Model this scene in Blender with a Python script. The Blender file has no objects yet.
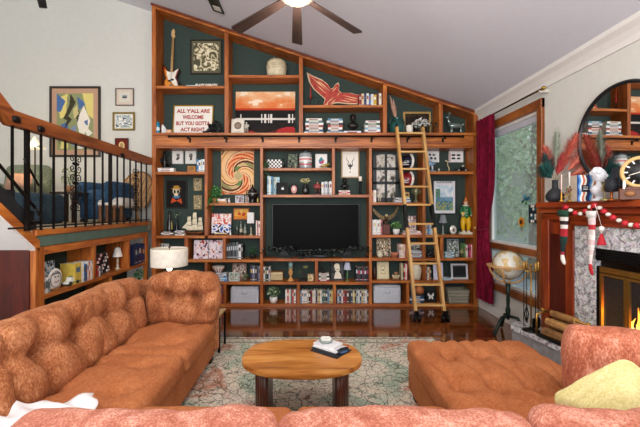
import bpy, math, random
import numpy as np
from mathutils import Vector, Matrix, Euler
random.seed(7)
D = bpy.data
COL = bpy.context.scene.collection
PI = math.pi
R = math.radians
# ---------------------------------------------------------------- camera frame of reference
F = 350.0; VX, VY = 310.0, 209.0; H = 1.5          # focal length (px), vanishing point, eye height
def wx(px, Y): return (px - VX) * Y / F
def wz(py, Y): return H + (VY - py) * Y / F
FY = 5.36; K = FY / F                              # distance of the bookcase front, metres per px there
BY = FY + 0.30                                      # its back panel
XR = 2.60                                           # wall with the window
XL = -2.47                                          # face of the loft cabinet
# ---------------------------------------------------------------- colours and materials
def lin(c):
    if isinstance(c, str):
        c = c.lstrip('#'); c = [int(c[i:i+2], 16) / 255 for i in (0, 2, 4)]
    return tuple((x / 12.92 if x <= .04045 else ((x + .055) / 1.055) ** 2.4) for x in c[:3])
def new_mat(name):
    m = D.materials.new(name); m.use_nodes = True
    nt = m.node_tree; b = nt.nodes['Principled BSDF']
    return m, nt, b
def N(nt, t, **kw):
    n = nt.nodes.new(t)
    for k, v in kw.items():
        if hasattr(n, k) and k not in n.inputs: setattr(n, k, v)
        else: n.inputs[k].default_value = v
    return n
def ramp(nt, stops, interp='LINEAR'):
    r = nt.nodes.new('ShaderNodeValToRGB'); e = r.color_ramp; e.interpolation = interp
    while len(e.elements) < len(stops): e.elements.new(.5)
    for el, (p, c) in zip(e.elements, stops):
        el.position = p; el.color = (*lin(c), 1)
    return r
def coords(nt, scale=(1, 1, 1), kind='Object', rot=(0, 0, 0)):
    tc = nt.nodes.new('ShaderNodeTexCoord'); mp = nt.nodes.new('ShaderNodeMapping')
    mp.inputs['Scale'].default_value = scale; mp.inputs['Rotation'].default_value = rot
    nt.links.new(tc.outputs[kind], mp.inputs['Vector'])
    return mp.outputs['Vector']
_pc = {}
def P(c, rough=.55, metal=0.0, var=.12, spec=.4, coat=0.0):
    """plain painted / plastic / metal surface with faint mottling"""
    key = (str(c), rough, metal, var, spec, coat)
    if key in _pc: return _pc[key]
    m, nt, b = new_mat('surface_' + str(c).strip('#'))
    base = lin(c)
    v = coords(nt)
    n = N(nt, 'ShaderNodeTexNoise', Scale=18.0, Detail=3.0)
    nt.links.new(v, n.inputs['Vector'])
    r = nt.nodes.new('ShaderNodeValToRGB')
    r.color_ramp.elements[0].position = .3; r.color_ramp.elements[1].position = .7
    r.color_ramp.elements[0].color = (*[x * (1 - var) for x in base], 1)
    r.color_ramp.elements[1].color = (*[min(1, x * (1 + var)) for x in base], 1)
    nt.links.new(n.outputs['Fac'], r.inputs['Fac'])
    nt.links.new(r.outputs['Color'], b.inputs['Base Color'])
    b.inputs['Roughness'].default_value = rough; b.inputs['Metallic'].default_value = metal
    b.inputs['Specular IOR Level'].default_value = spec; b.inputs['Coat Weight'].default_value = coat
    _pc[key] = m
    return m
def wood(name, dark, mid, light, scale=(1, 12, 12), rough=.42, coat=.1, knots=True):
    m, nt, b = new_mat(name)
    v = coords(nt, scale)
    oi = nt.nodes.new('ShaderNodeObjectInfo')
    add = N(nt, 'ShaderNodeVectorMath', operation='ADD')
    sc = N(nt, 'ShaderNodeVectorMath', operation='SCALE'); sc.inputs['Scale'].default_value = 7.0
    cmb = nt.nodes.new('ShaderNodeCombineXYZ')
    for i in range(3): nt.links.new(oi.outputs['Random'], cmb.inputs[i])
    nt.links.new(cmb.outputs[0], sc.inputs[0]); nt.links.new(v, add.inputs[0]); nt.links.new(sc.outputs[0], add.inputs[1])
    n = N(nt, 'ShaderNodeTexNoise', Scale=1.6, Detail=6.0, Roughness=.6, Distortion=.8)
    nt.links.new(add.outputs[0], n.inputs['Vector'])
    r = ramp(nt, [(.28, dark), (.48, mid), (.72, light)])
    nt.links.new(n.outputs['Fac'], r.inputs['Fac'])
    n2 = N(nt, 'ShaderNodeTexNoise', Scale=.9, Detail=2.0)
    v2 = coords(nt, tuple(max(1, s * .25) for s in scale)); nt.links.new(v2, n2.inputs['Vector'])
    mx = N(nt, 'ShaderNodeMix', data_type='RGBA', blend_type='MULTIPLY'); mx.inputs['Factor'].default_value = .5
    r2 = ramp(nt, [(.3, '#a8a8a8'), (.6, '#ffffff')])
    nt.links.new(n2.outputs['Fac'], r2.inputs['Fac'])
    nt.links.new(r.outputs['Color'], mx.inputs['A']); nt.links.new(r2.outputs['Color'], mx.inputs['B'])
    nt.links.new(mx.outputs['Result'], b.inputs['Base Color'])
    b.inputs['Roughness'].default_value = rough; b.inputs['Coat Weight'].default_value = coat
    b.inputs['Coat Roughness'].default_value = .2
    bp = N(nt, 'ShaderNodeBump', Strength=.12, Distance=.003)
    nt.links.new(n.outputs['Fac'], bp.inputs['Height']); nt.links.new(bp.outputs['Normal'], b.inputs['Normal'])
    return m
def fabric(name, dark, mid, light, scale=60, streak=(1, 1, 1), bump=.5, sheen=.5, big=2.5):
    m, nt, b = new_mat(name)
    v = coords(nt, streak)
    n = N(nt, 'ShaderNodeTexNoise', Scale=float(scale), Detail=4.0, Roughness=.65, Distortion=.4)
    n2 = N(nt, 'ShaderNodeTexNoise', Scale=float(big), Detail=4.0, Roughness=.6, Distortion=1.2)
    nt.links.new(v, n.inputs['Vector']); nt.links.new(v, n2.inputs['Vector'])
    mth = N(nt, 'ShaderNodeMath', operation='MULTIPLY_ADD'); mth.inputs[1].default_value = .55
    m2 = N(nt, 'ShaderNodeMath', operation='MULTIPLY'); m2.inputs[1].default_value = .45
    nt.links.new(n2.outputs['Fac'], m2.inputs[0]); nt.links.new(n.outputs['Fac'], mth.inputs[0]); nt.links.new(m2.outputs[0], mth.inputs[2])
    r = ramp(nt, [(.36, dark), (.5, mid), (.64, light)])
    nt.links.new(mth.outputs[0], r.inputs['Fac']); nt.links.new(r.outputs['Color'], b.inputs['Base Color'])
    b.inputs['Roughness'].default_value = .9; b.inputs['Specular IOR Level'].default_value = .15
    b.inputs['Sheen Weight'].default_value = sheen; b.inputs['Sheen Roughness'].default_value = .4
    b.inputs['Sheen Tint'].default_value = (*lin(light), 1)
    bp = N(nt, 'ShaderNodeBump', Strength=bump, Distance=.006)
    nt.links.new(mth.outputs[0], bp.inputs['Height']); nt.links.new(bp.outputs['Normal'], b.inputs['Normal'])
    return m
def glow(c, strength):
    m, nt, b = new_mat('glow_' + str(c).strip('#'))
    b.inputs['Base Color'].default_value = (*lin(c), 1)
    b.inputs['Emission Color'].default_value = (*lin(c), 1); b.inputs['Emission Strength'].default_value = strength
    return m
def glass(name, c='#e8f0f0', rough=.02, alpha=.25):
    m, nt, b = new_mat(name)
    tr = N(nt, 'ShaderNodeBsdfTransparent'); tr.inputs['Color'].default_value = (*lin(c), 1)
    mx = nt.nodes.new('ShaderNodeMixShader'); mx.inputs['Fac'].default_value = alpha
    b.inputs['Base Color'].default_value = (*lin(c), 1); b.inputs['Roughness'].default_value = rough
    nt.links.new(tr.outputs[0], mx.inputs[1]); nt.links.new(b.outputs[0], mx.inputs[2])
    nt.links.new(mx.outputs[0], nt.nodes['Material Output'].inputs['Surface'])
    return m
def _print_mat():
    m, nt, b = new_mat('printed_paper')
    a = nt.nodes.new('ShaderNodeAttribute'); a.attribute_name = 'Col'
    nt.links.new(a.outputs['Color'], b.inputs['Base Color'])
    b.inputs['Roughness'].default_value = .6; b.inputs['Specular IOR Level'].default_value = .2
    return m
PRINT = _print_mat()
# ---------------------------------------------------------------- mesh builder
def rotm(rx=0, ry=0, rz=0): return Euler((rx, ry, rz)).to_matrix()
class MB:
    def __init__(s): s.v = []; s.f = []; s.fm = []; s.sm = []; s.mats = []; s.fc = {}
    def mi(s, m):
        if m not in s.mats: s.mats.append(m)
        return s.mats.index(m)
    def add(s, vs, fs, m, smooth=False, rot=None, c=(0, 0, 0)):
        o = len(s.v); c = Vector(c)
        for p in vs:
            p = Vector(p)
            if rot is not None: p = rot @ p
            s.v.append(tuple(p + c))
        k = s.mi(m)
        for f in fs:
            s.f.append(tuple(i + o for i in f)); s.fm.append(k); s.sm.append(smooth)
        return s
    def box(s, c, sz, m, rx=0, ry=0, rz=0, top=None, bev=0):
        """box with centre c and size sz; top = (fx, fy) scales its upper face; bev chamfers all edges"""
        x, y, z = sz[0] / 2, sz[1] / 2, sz[2] / 2
        rot = rotm(rx, ry, rz) if (rx or ry or rz) else None
        if bev:
            b = min(bev, x * .9, y * .9, z * .9)
            vs = []; idx = {}
            for sx in (-1, 1):
                for sy in (-1, 1):
                    for sz_ in (-1, 1):
                        for a in range(3):
                            p = [sx * (x - b), sy * (y - b), sz_ * (z - b)]
                            p[a] += (sx, sy, sz_)[a] * b
                            if top and sz_ > 0: p[0] *= top[0]; p[1] *= top[1]
                            idx[(sx, sy, sz_, a)] = len(vs); vs.append(p)
            fs = []
            q = [(-1, -1), (1, -1), (1, 1), (-1, 1)]
            for a in range(3):
                for sg in (-1, 1):
                    f = []
                    for (p1, p2) in q:
                        k = [p1, p2]; k.insert(a, sg); f.append(idx[(*k, a)])
                    fs.append(f)
                    o1, o2 = [i for i in range(3) if i != a]
            for a in range(3):                       # edges along axis a
                o1, o2 = [i for i in range(3) if i != a]
                for s1 in (-1, 1):
                    for s2 in (-1, 1):
                        f = []
                        for (sa, w) in ((-1, o1), (1, o1), (1, o2), (-1, o2)):
                            k = [0, 0, 0]; k[a] = sa; k[o1] = s1; k[o2] = s2
                            f.append(idx[(*k, w)])
                        fs.append(f)
            for sx in (-1, 1):
                for sy in (-1, 1):
                    for sz_ in (-1, 1): fs.append([idx[(sx, sy, sz_, a)] for a in range(3)])
            return s.add(vs, fs, m, False, rot, c)
        tx, ty = top or (1, 1)
        vs = [(-x, -y, -z), (x, -y, -z), (x, y, -z), (-x, y, -z), (-x*tx, -y*ty, z), (x*tx, -y*ty, z), (x*tx, y*ty, z), (-x*tx, y*ty, z)]
        fs = [(0, 3, 2, 1), (4, 5, 6, 7), (0, 1, 5, 4), (1, 2, 6, 5), (2, 3, 7, 6), (3, 0, 4, 7)]
        return s.add(vs, fs, m, False, rot, c)
    def b2(s, x0, x1, y0, y1, z0, z1, m, bev=0):
        return s.box(((x0+x1)/2, (y0+y1)/2, (z0+z1)/2), (abs(x1-x0), abs(y1-y0), abs(z1-z0)), m, bev=bev)
    def lathe(s, prof, m, c=(0, 0, 0), n=16, rot=None, sx=1, sy=1, smooth=True, cap=True):
        """prof = [(r, z), ...] turned round z"""
        vs = []; fs = []
        for r, z in prof:
            for i in range(n):
                a = 2 * PI * i / n; vs.append((r * math.cos(a) * sx, r * math.sin(a) * sy, z))
        for k in range(len(prof) - 1):
            for i in range(n):
                j = (i + 1) % n; fs.append((k*n+i, k*n+j, (k+1)*n+j, (k+1)*n+i))
        if cap:
            fs.append(tuple(range(n))[::-1]); fs.append(tuple(range((len(prof)-1)*n, len(prof)*n)))
        return s.add(vs, fs, m, smooth, rot, c)
    def cyl(s, c, r, h, m, n=14, rot=None, r2=None):
        return s.lathe([(r, 0), (r if r2 is None else r2, h)], m, c, n, rot)
    def ell(s, c, r, m, n=12, rot=None):
        if not isinstance(r, (tuple, list)): r = (r, r, r)
        k = max(6, n // 2 + 1)
        prof = [(max(1e-4, math.sin(PI * i / k)), -math.cos(PI * i / k)) for i in range(k + 1)]
        vs = []; fs = []
        for a, z in prof:
            for i in range(n): vs.append((r[0]*a*math.cos(2*PI*i/n), r[1]*a*math.sin(2*PI*i/n), r[2]*z))
        for q in range(k):
            for i in range(n):
                j = (i+1) % n; fs.append((q*n+i, q*n+j, (q+1)*n+j, (q+1)*n+i))
        return s.add(vs, fs, m, True, rot, c)
    def tube(s, pts, r, m, n=7, closed=False, cap=True):
        pts = [Vector(p) for p in pts]; L = len(pts)
        rs = r if isinstance(r, (list, tuple)) else [r] * L
        vs = []; fs = []; up = None
        for i, p in enumerate(pts):
            if closed: t = pts[(i+1) % L] - pts[i-1]
            else: t = pts[min(i+1, L-1)] - pts[max(i-1, 0)]
            t = t.normalized() if t.length > 1e-9 else Vector((0, 0, 1))
            if up is None:
                up = Vector((0, 0, 1)) if abs(t.z) < .9 else Vector((1, 0, 0))
            a = up - t * up.dot(t)
            a = a.normalized() if a.length > 1e-6 else t.orthogonal().normalized()
            up = a; b = t.cross(a)
            for j in range(n):
                q = 2 * PI * j / n; vs.append(p + (a * math.cos(q) + b * math.sin(q)) * rs[i])
        for i in range(L if closed else L - 1):
            k = (i + 1) % L
            for j in range(n):
                l = (j+1) % n; fs.append((i*n+j, i*n+l, k*n+l, k*n+j))
        if cap and not closed:
            fs.append(tuple(range(n))[::-1]); fs.append(tuple(range((L-1)*n, L*n)))
        return s.add(vs, fs, m, True)
    def prism(s, poly, d0, d1, m, plane='xz', rot=None, c=(0, 0, 0), smooth=False):
        """polygon pushed through from d0 to d1 along the axis across its plane"""
        n = len(poly); vs = []
        for d in (d0, d1):
            for a, b in poly:
                vs.append({'xz': (a, d, b), 'xy': (a, b, d), 'yz': (d, a, b)}[plane])
        fs = [tuple(range(n)), tuple(range(2*n-1, n-1, -1))] + [(i, (i+1) % n, n+(i+1) % n, n+i) for i in range(n)]
        return s.add(vs, fs, m, smooth, rot, c)
    def quad(s, pts, m): return s.add(pts, [tuple(range(len(pts)))], m)
    def pic(s, w, h, fn, n=32, c=(0, 0, 0), rot=None, t=.004, ny=None):
        """a printed sheet in the xz plane facing -y, fn(u, v) -> colour, with its own thickness t"""
        nx = n; ny = ny or max(4, int(n * h / w)); o = len(s.v); c = Vector(c)
        for j in range(ny + 1):
            for i in range(nx + 1):
                p = Vector(((i / nx - .5) * w, 0, (j / ny) * h))
                if rot is not None: p = rot @ p
                s.v.append(tuple(p + c))
        k = s.mi(PRINT)
        for j in range(ny):
            for i in range(nx):
                s.fc[len(s.f)] = lin(fn((i + .5) / nx, (j + .5) / ny))
                a = o + j * (nx + 1) + i
                s.f.append((a, a+1, a+nx+2, a+nx+1)); s.fm.append(k); s.sm.append(False)
        bc = Vector((0, t / 2 + .0006, h / 2))
        if rot is not None: bc = rot @ bc
        e = rot.to_euler() if rot is not None else Euler((0, 0, 0))
        s.box(bc + c, (w, t, h), P('#cfc8b8'), e.x, e.y, e.z)
        return s
    def text(s, txt, size, m, c=(0, 0, 0), ext=.001, rot=None, width=None, bold=0.0):
        cu = D.curves.new('t', 'FONT'); cu.body = txt; cu.size = size; cu.extrude = ext
        cu.align_x = 'CENTER'; cu.align_y = 'CENTER'; cu.offset = bold; cu.resolution_u = 3
        ob = D.objects.new('t', cu); COL.objects.link(ob)
        dg = bpy.context.evaluated_depsgraph_get(); me = D.meshes.new_from_object(ob.evaluated_get(dg))
        xs = [v.co.x for v in me.vertices] or [0, 1]; k = 1
        if width: k = width / max(1e-6, max(xs) - min(xs))
        vs = [(v.co.x * k, -v.co.z, v.co.y) for v in me.vertices]
        fs = [tuple(p.vertices) for p in me.polygons]
        D.objects.remove(ob); D.curves.remove(cu); D.meshes.remove(me)
        return s.add(vs, fs, m, False, rot, c)
    def mesh(s, name):
        me = D.meshes.new(name); me.from_pydata(s.v, [], s.f)
        for m in s.mats: me.materials.append(m)
        me.polygons.foreach_set('material_index', s.fm); me.polygons.foreach_set('use_smooth', s.sm)
        if s.fc:
            at = me.color_attributes.new('Col', 'FLOAT_COLOR', 'CORNER'); buf = np.ones((len(me.loops), 4), dtype=np.float32)
            for p in me.polygons:
                if p.index in s.fc:
                    for li in p.loop_indices: buf[li, :3] = s.fc[p.index]
            at.data.foreach_set('color', buf.ravel())
        me.update(); return me
    def obj(s, name, parent=None, loc=(0, 0, 0), rz=0, label=None):
        o = D.objects.new(name, s.mesh(name)); COL.objects.link(o)
        o.location = loc; o.rotation_euler = (0, 0, rz)
        if parent is not None: o.parent = parent
        if label: o['label'] = label
        return o
def thing(name, label, cat, loc=(0, 0, 0), rz=0, group=None):
    o = D.objects.new(name, None); COL.objects.link(o); o.empty_display_size = .05
    o.location = loc; o.rotation_euler = (0, 0, rz); o['label'] = label; o['category'] = cat
    if group: o['group'] = group
    return o
def one(mb, name, label, cat, loc=(0, 0, 0), rz=0, group=None):
    """a thing that is a single mesh"""
    o = mb.obj(name, None, loc, rz); o['label'] = label; o['category'] = cat
    if group: o['group'] = group
    return o
def struct(mb, name, loc=(0, 0, 0)):
    o = mb.obj(name, None, loc); o['kind'] = 'structure'; return o
def copy_tree(o, parent=None):
    c = o.copy(); COL.objects.link(c)
    if parent is not None: c.parent = parent; c.matrix_parent_inverse = o.matrix_parent_inverse.copy()
    for ch in list(o.children): copy_tree(ch, c)
    return c
ORD = 'first second third fourth fifth sixth seventh eighth ninth tenth eleventh twelfth thirteenth fourteenth fifteenth sixteenth seventeenth eighteenth nineteenth twentieth'.split()
# ================================================================ camera, light
cam = D.cameras.new('camera'); co = D.objects.new('camera', cam); COL.objects.link(co)
co.location = (0, 0, H); co.rotation_euler = (R(90), 0, 0)
cam.sensor_width = 36; cam.lens = 36 * F / 640; cam.shift_x = (320 - VX) / 640; cam.shift_y = -(213.5 - VY) / 640
cam.clip_start = .05
bpy.context.scene.camera = co
vs = bpy.context.scene.view_settings
vs.view_transform = 'Standard'; vs.look = 'None'; vs.gamma = 1; vs.use_curve_mapping = False; vs.exposure = EXPOSURE = 0.0
w = D.worlds.new('daylight'); bpy.context.scene.world = w; w.use_nodes = True
bg = w.node_tree.nodes['Background']
tcw = w.node_tree.nodes.new('ShaderNodeTexCoord'); sp = w.node_tree.nodes.new('ShaderNodeSeparateXYZ')
rw = ramp(w.node_tree, [(0, '#a8a49c'), (.45, '#e4e4e0'), (.7, '#f4f6fa'), (1, '#dfe8f6')])
mr = w.node_tree.nodes.new('ShaderNodeMapRange'); mr.inputs['From Min'].default_value = -1
w.node_tree.links.new(tcw.outputs['Generated'], sp.inputs[0]); w.node_tree.links.new(sp.outputs['Z'], mr.inputs['Value'])
w.node_tree.links.new(mr.outputs[0], rw.inputs['Fac']); w.node_tree.links.new(rw.outputs['Color'], bg.inputs['Color'])
bg.inputs['Strength'].default_value = 1.25
def lamp(kind, name, loc, energy, color='#ffffff', size=.2, rot=(0, 0, 0)):
    l = D.lights.new(name, kind); l.energy = energy; l.color = lin(color)
    if kind == 'POINT': l.shadow_soft_size = size
    if kind == 'AREA': l.size = size
    o = D.objects.new(name, l); COL.objects.link(o); o.location = loc; o.rotation_euler = rot; return o
# ================================================================ setting
SL = .3325
def ceil_z(x): return 2.985 + SL * (XR - x)
M_WALL = P('#cdcec8', .8, var=.02, spec=.2); M_CEIL = P('#d2d5e0', .85, var=.015, spec=.15)
M_WHITE = P('#dcdbd8', .5, var=.02); M_GREEN = P('#33413c', .7, var=.06, spec=.25)
W_H = wood('orange_stained_wood_along', '#6a3210', '#a85a20', '#d08438', (1.2, 14, 14))
W_V = wood('orange_stained_wood_upright', '#6a3210', '#a4561e', '#cc8034', (14, 14, 1.2))
W_Y = wood('orange_stained_wood_inward', '#6a3210', '#a85a20', '#d08438', (14, 1.2, 14))
W_DK = wood('mahogany_panel', '#2a0b06', '#4a150b', '#632010', (8, 8, 1), rough=.3)
W_RED = wood('red_stained_wood', '#5c1d0a', '#8a3413', '#a9501f', (10, 10, 1.2), rough=.33)
W_REDH = wood('red_stained_wood_along', '#5c1d0a', '#8a3413', '#a9501f', (1.2, 10, 10), rough=.33)
# floor boards
def floor_mat():
    m, nt, b = new_mat('dark_polished_boards')
    v = coords(nt)
    br = N(nt, 'ShaderNodeTexBrick', Scale=1.0); br.offset = .37
    for k, x in (('Mortar Size', .0018), ('Brick Width', 1.1), ('Row Height', .085), ('Bias', 0.0)): br.inputs[k].default_value = x
    br.inputs['Color1'].default_value = (*lin('#54290f'), 1); br.inputs['Color2'].default_value = (*lin('#a85c28'), 1)
    br.inputs['Mortar'].default_value = (*lin('#120703'), 1)
    nt.links.new(v, br.inputs['Vector'])
    n = N(nt, 'ShaderNodeTexNoise', Scale=2.0, Detail=6.0, Roughness=.65); nt.links.new(coords(nt, (1.2, 16, 1)), n.inputs['Vector'])
    r = ramp(nt, [(.3, '#6a6a6a'), (.7, '#ffffff')]); nt.links.new(n.outputs['Fac'], r.inputs['Fac'])
    mx = N(nt, 'ShaderNodeMix', data_type='RGBA', blend_type='MULTIPLY'); mx.inputs['Factor'].default_value = .8
    nt.links.new(br.outputs['Color'], mx.inputs['A']); nt.links.new(r.outputs['Color'], mx.inputs['B'])
    nt.links.new(mx.outputs['Result'], b.inputs['Base Color'])
    b.inputs['Roughness'].default_value = .13; b.inputs['Coat Weight'].default_value = .6; b.inputs['Coat Roughness'].default_value = .06
    bp = N(nt, 'ShaderNodeBump', Strength=.05, Distance=.002); nt.links.new(n.outputs['Fac'], bp.inputs['Height']); nt.links.new(bp.outputs['Normal'], b.inputs['Normal'])
    return m
mb = MB(); mb.b2(-6.6, XR + .12, -3, BY + .2, -.1, 0, floor_mat()); struct(mb, 'floor')
mb = MB(); mb.prism([(-6.6, -.1), (XR + .12, -.1), (XR + .12, ceil_z(XR + .12) + .05), (-6.6, ceil_z(-6.6) + .05)], BY + .03, BY + .18, M_WALL); struct(mb, 'wall_back')
mb = MB(); mb.prism([(-6.7, ceil_z(-6.7)), (XR + .12, ceil_z(XR + .12)), (XR + .12, ceil_z(XR + .12) + .12), (-6.7, ceil_z(-6.7) + .12)], -3, BY + .18, M_CEIL); struct(mb, 'ceiling')
mb = MB(); mb.b2(-6.7, -6.58, -3, BY + .18, -.1, ceil_z(-6.6), M_WALL); struct(mb, 'wall_left')
# right wall with its window opening
WY0, WY1 = F * (XR - .035) / (541.5 - VX), F * (XR - .035) / (484.5 - VX)
WZ1 = wz(97.5, WY0); WZ0 = wz(307, F * XR / (538 - VX))
mb = MB(); zt = ceil_z(XR); HZ_ = .30        # the firebox passes through the wall here
for (a, b_, c_, d_) in ((-3, 1.98, -.1, zt), (1.98, 3.08, -.1, HZ_), (1.98, 3.08, 1.3, zt), (3.08, WY0 + .04, -.1, zt), (WY1 - .04, BY + .1, -.1, zt), (WY0 + .04, WY1 - .04, -.1, WZ0 + .04), (WY0 + .04, WY1 - .04, WZ1 - .04, zt)):
    mb.b2(XR, XR + .12, a, b_, c_, d_, M_WALL)
struct(mb, 'wall_right')
M_TRIM = wood('window_trim_wood', '#5a2a10', '#8c4c1e', '#a9652c', (10, 2, 2)); M_TRIMV = wood('window_trim_wood_upright', '#5a2a10', '#8c4c1e', '#a9652c', (10, 10, 1.2))
win = MB()
tw = .09; x0, x1 = XR - .035, XR + .02
win.b2(x0, x1, WY0, WY0 + tw, WZ0, WZ1, M_TRIMV, bev=.006); win.b2(x0, x1, WY1 - tw, WY1, WZ0, WZ1, M_TRIMV, bev=.006)
win.b2(x0 - .004, x1, WY0, WY1, WZ1 - tw * 1.2, WZ1, M_TRIM, bev=.006); win.b2(x0 - .02, x1, WY0, WY1, WZ0, WZ0 + tw, M_TRIM, bev=.006)
ZM = wz(254, F * XR / (537 - VX))
win.b2(x0 - .01, x1, WY0 + tw, WY1 - tw, ZM - .03, ZM + .045, M_TRIM, bev=.006)
wo = struct(win, 'window_1')
sash = MB(); ym0, ym1 = WY0 + tw, WY1 - tw
def ring(mb, x0, x1, y0, y1, z0, z1, t, m):
    mb.b2(x0, x1, y0, y0 + t, z0, z1, m); mb.b2(x0, x1, y1 - t, y1, z0, z1, m); mb.b2(x0, x1, y0 + t, y1 - t, z0, z0 + t, m); mb.b2(x0, x1, y0 + t, y1 - t, z1 - t, z1, m)
ring(sash, XR + .01, XR + .06, ym0, ym1, ZM + .045, WZ1 - tw * 1.2, .035, M_WHITE)
ring(sash, XR + .01, XR + .06, ym0, ym1, WZ0 + tw, ZM - .03, .035, M_WHITE)
sash.b2(XR + .0, XR + .05, ym0, ym1, ZM + .045, ZM + .075, M_WHITE)
sash.b2(XR + .03, XR + .07, ym0, ym1, WZ1 - tw * 1.2 - .11, WZ1 - tw * 1.2 - .035, P('#b9bcc6', .6, var=.02))
sash.obj('window_sash', wo)
gl = MB(); gl.b2(XR + .04, XR + .046, ym0, ym1, WZ0 + tw, WZ1 - tw, glass('window_glass', '#e6f0ee', .06, .22)); gl.obj('window_pane', wo)
# suncatchers on the pane
def on_right(px, py, x): Y = x * F / (px - VX); return Vector((x, Y, wz(py, Y)))
def petal_ring(mb, n, r0, r1, wd, m, t=.004):
    for i in range(n):
        a = 2 * PI * i / n
        ca, sa = math.cos(a), math.sin(a)
        pts = [(r0*ca - wd*.3*sa, r0*sa + wd*.3*ca), ((r0+r1)/2*ca - wd*sa, (r0+r1)/2*sa + wd*ca), (r1*ca, r1*sa), ((r0+r1)/2*ca + wd*sa, (r0+r1)/2*sa - wd*ca), (r0*ca + wd*.3*sa, r0*sa - wd*.3*ca)]
        mb.prism(pts, -t/2, t/2, m, 'yz')
p = on_right(521.5, 222, XR + .0)
t = MB(); petal_ring(t, 12, .02, .065, .016, P('#e09a1c')); t.lathe([(.028, -.006), (.028, .006)], P('#5a2410'), rot=rotm(0, R(90), 0)); t.tube([(0, 0, .06), (0, 0, .22)], .0015, P('#55504a'), 4)
t.tube([(0, 0, -.06), (0, 0, -.12)], .004, P('#7a5a20'), 5)
one(t, 'suncatcher', 'sunflower suncatcher hanging on a thread against the tall window', 'ornament', p)
p = on_right(532.5, 216, XR + .0)
t = MB(); pa = ['#14384c', '#e8e6dc', '#1d6070', '#f1efe8', '#0c2030']
for i in range(6):
    for j in range(4):
        if abs(j - 1.5) + i * .35 > 3.0: continue
        t.b2(-.003, .003, -.07 + j * .035, -.04 + j * .035, .1 - i * .035, .13 - i * .035, P(pa[(i * 2 + j * 3 + i * j) % 5]))
t.b2(-.002, .002, -.072, .07, -.08, .132, P('#1c3038')); t.tube([(0, 0, .13), (0, 0, .2)], .0015, P('#55504a'), 4)
one(t, 'suncatcher', 'chequered blue and white glass suncatcher on the window near the mantel', 'ornament', p)
p = on_right(526.5, 199, XR + .0)
t = MB(); t.ell((0, 0, 0), (.01, .05, .02), P('#1a5a72')); t.ell((0, -.045, .018), (.01, .018, .016), P('#1a5a72')); t.prism([(-.02, 0), (.05, .06), (.06, .02)], -.003, .003, P('#2f88a0'), 'yz'); t.prism([(.04, 0), (.1, -.03), (.09, -.05), (.03, -.012)], -.003, .003, P('#123c50'), 'yz')
t.tube([(0, 0, .02), (0, 0, .18)], .0015, P('#55504a'), 4)
t.ell((0, .01, -.05), (.008, .02, .02), P('#2a6b3a'))
one(t, 'suncatcher', 'small blue bird suncatcher hanging above the sunflower one', 'ornament', p)
# crown moulding, baseboards
mb = MB()
z = ceil_z(XR)
mb.prism([(XR, z), (XR, z - .15), (XR - .015, z - .15), (XR - .02, z - .1), (XR - .05, z - .05), (XR - .09, z - .015), (XR - .09, z + .028)], -3, FY, M_WHITE, 'xz')
struct(mb, 'trim_1')
mb = MB(); mb.b2(XR - .018, XR, 3.7, FY, 0, .12, M_WHITE, bev=.004); struct(mb, 'baseboard_right')
# ---------------------------------------------------------------- the garden beyond the glass
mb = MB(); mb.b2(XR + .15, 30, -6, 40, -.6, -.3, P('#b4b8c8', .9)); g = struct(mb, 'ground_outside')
def leafy(name, label, cat, loc, h, rad, cols, n, seed, trunk=True, leaf=.16):
    rnd = random.Random(seed); root = thing(name, label, cat, loc)
    if trunk:
        t = MB(); t.tube([(0, 0, 0), (.05, .03, h*.4), (0, 0, h*.75)], [.14, .11, .06], P('#4a4034', .9), 8)
        for a in range(4): t.tube([(0, 0, h*(.35+.1*a)), (math.cos(a*1.7)*rad*.5, math.sin(a*1.7)*rad*.5, h*(.5+.1*a))], [.05, .02], P('#4a4034', .9), 6)
        t.obj('trunk', root)
    f = MB(); ms = [P(c, .7, var=.2) for c in cols]
    for i in range(n):
        a = rnd.uniform(0, 2*PI); b = math.acos(rnd.uniform(-1, 1)); q = rnd.uniform(.45, 1) ** .5 * (1 + .12 * math.sin(5*a + 3*b))
        c = Vector((rad*q*math.sin(b)*math.cos(a), rad*q*math.sin(b)*math.sin(a), h*.62 + h*.42*q*math.cos(b)))
        if c.z < .02: c.z = .02 + rnd.random()*.3
        ro = rotm(rnd.uniform(0, 6), rnd.uniform(0, 6), rnd.uniform(0, 6)); s_ = leaf * rnd.uniform(.6, 1.3)
        f.add([(-s_/2, 0, 0), (0, -s_*.3, .01), (s_/2, 0, 0), (0, s_*.3, .01)], [(0, 1, 2, 3)], ms[i % len(ms)], False, ro, c)
    f.obj('foliage', root); return root
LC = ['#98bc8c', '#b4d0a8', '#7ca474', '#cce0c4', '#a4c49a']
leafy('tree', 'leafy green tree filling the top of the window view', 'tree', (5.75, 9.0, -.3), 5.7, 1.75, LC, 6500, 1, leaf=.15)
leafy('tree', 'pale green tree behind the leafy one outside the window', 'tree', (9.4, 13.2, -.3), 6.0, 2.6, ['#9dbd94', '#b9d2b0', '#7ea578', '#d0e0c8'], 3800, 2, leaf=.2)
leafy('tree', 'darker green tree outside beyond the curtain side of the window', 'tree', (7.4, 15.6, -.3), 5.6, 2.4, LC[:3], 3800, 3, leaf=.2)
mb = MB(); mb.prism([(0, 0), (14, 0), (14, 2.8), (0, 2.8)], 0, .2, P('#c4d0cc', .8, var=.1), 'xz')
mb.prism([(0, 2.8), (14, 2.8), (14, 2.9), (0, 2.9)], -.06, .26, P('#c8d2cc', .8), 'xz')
o = one(mb, 'garden_wall', 'pale grey green garden wall outside the window', 'wall', (3.4, 9.4, -.3), R(12)); o['kind'] = 'structure'
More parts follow.
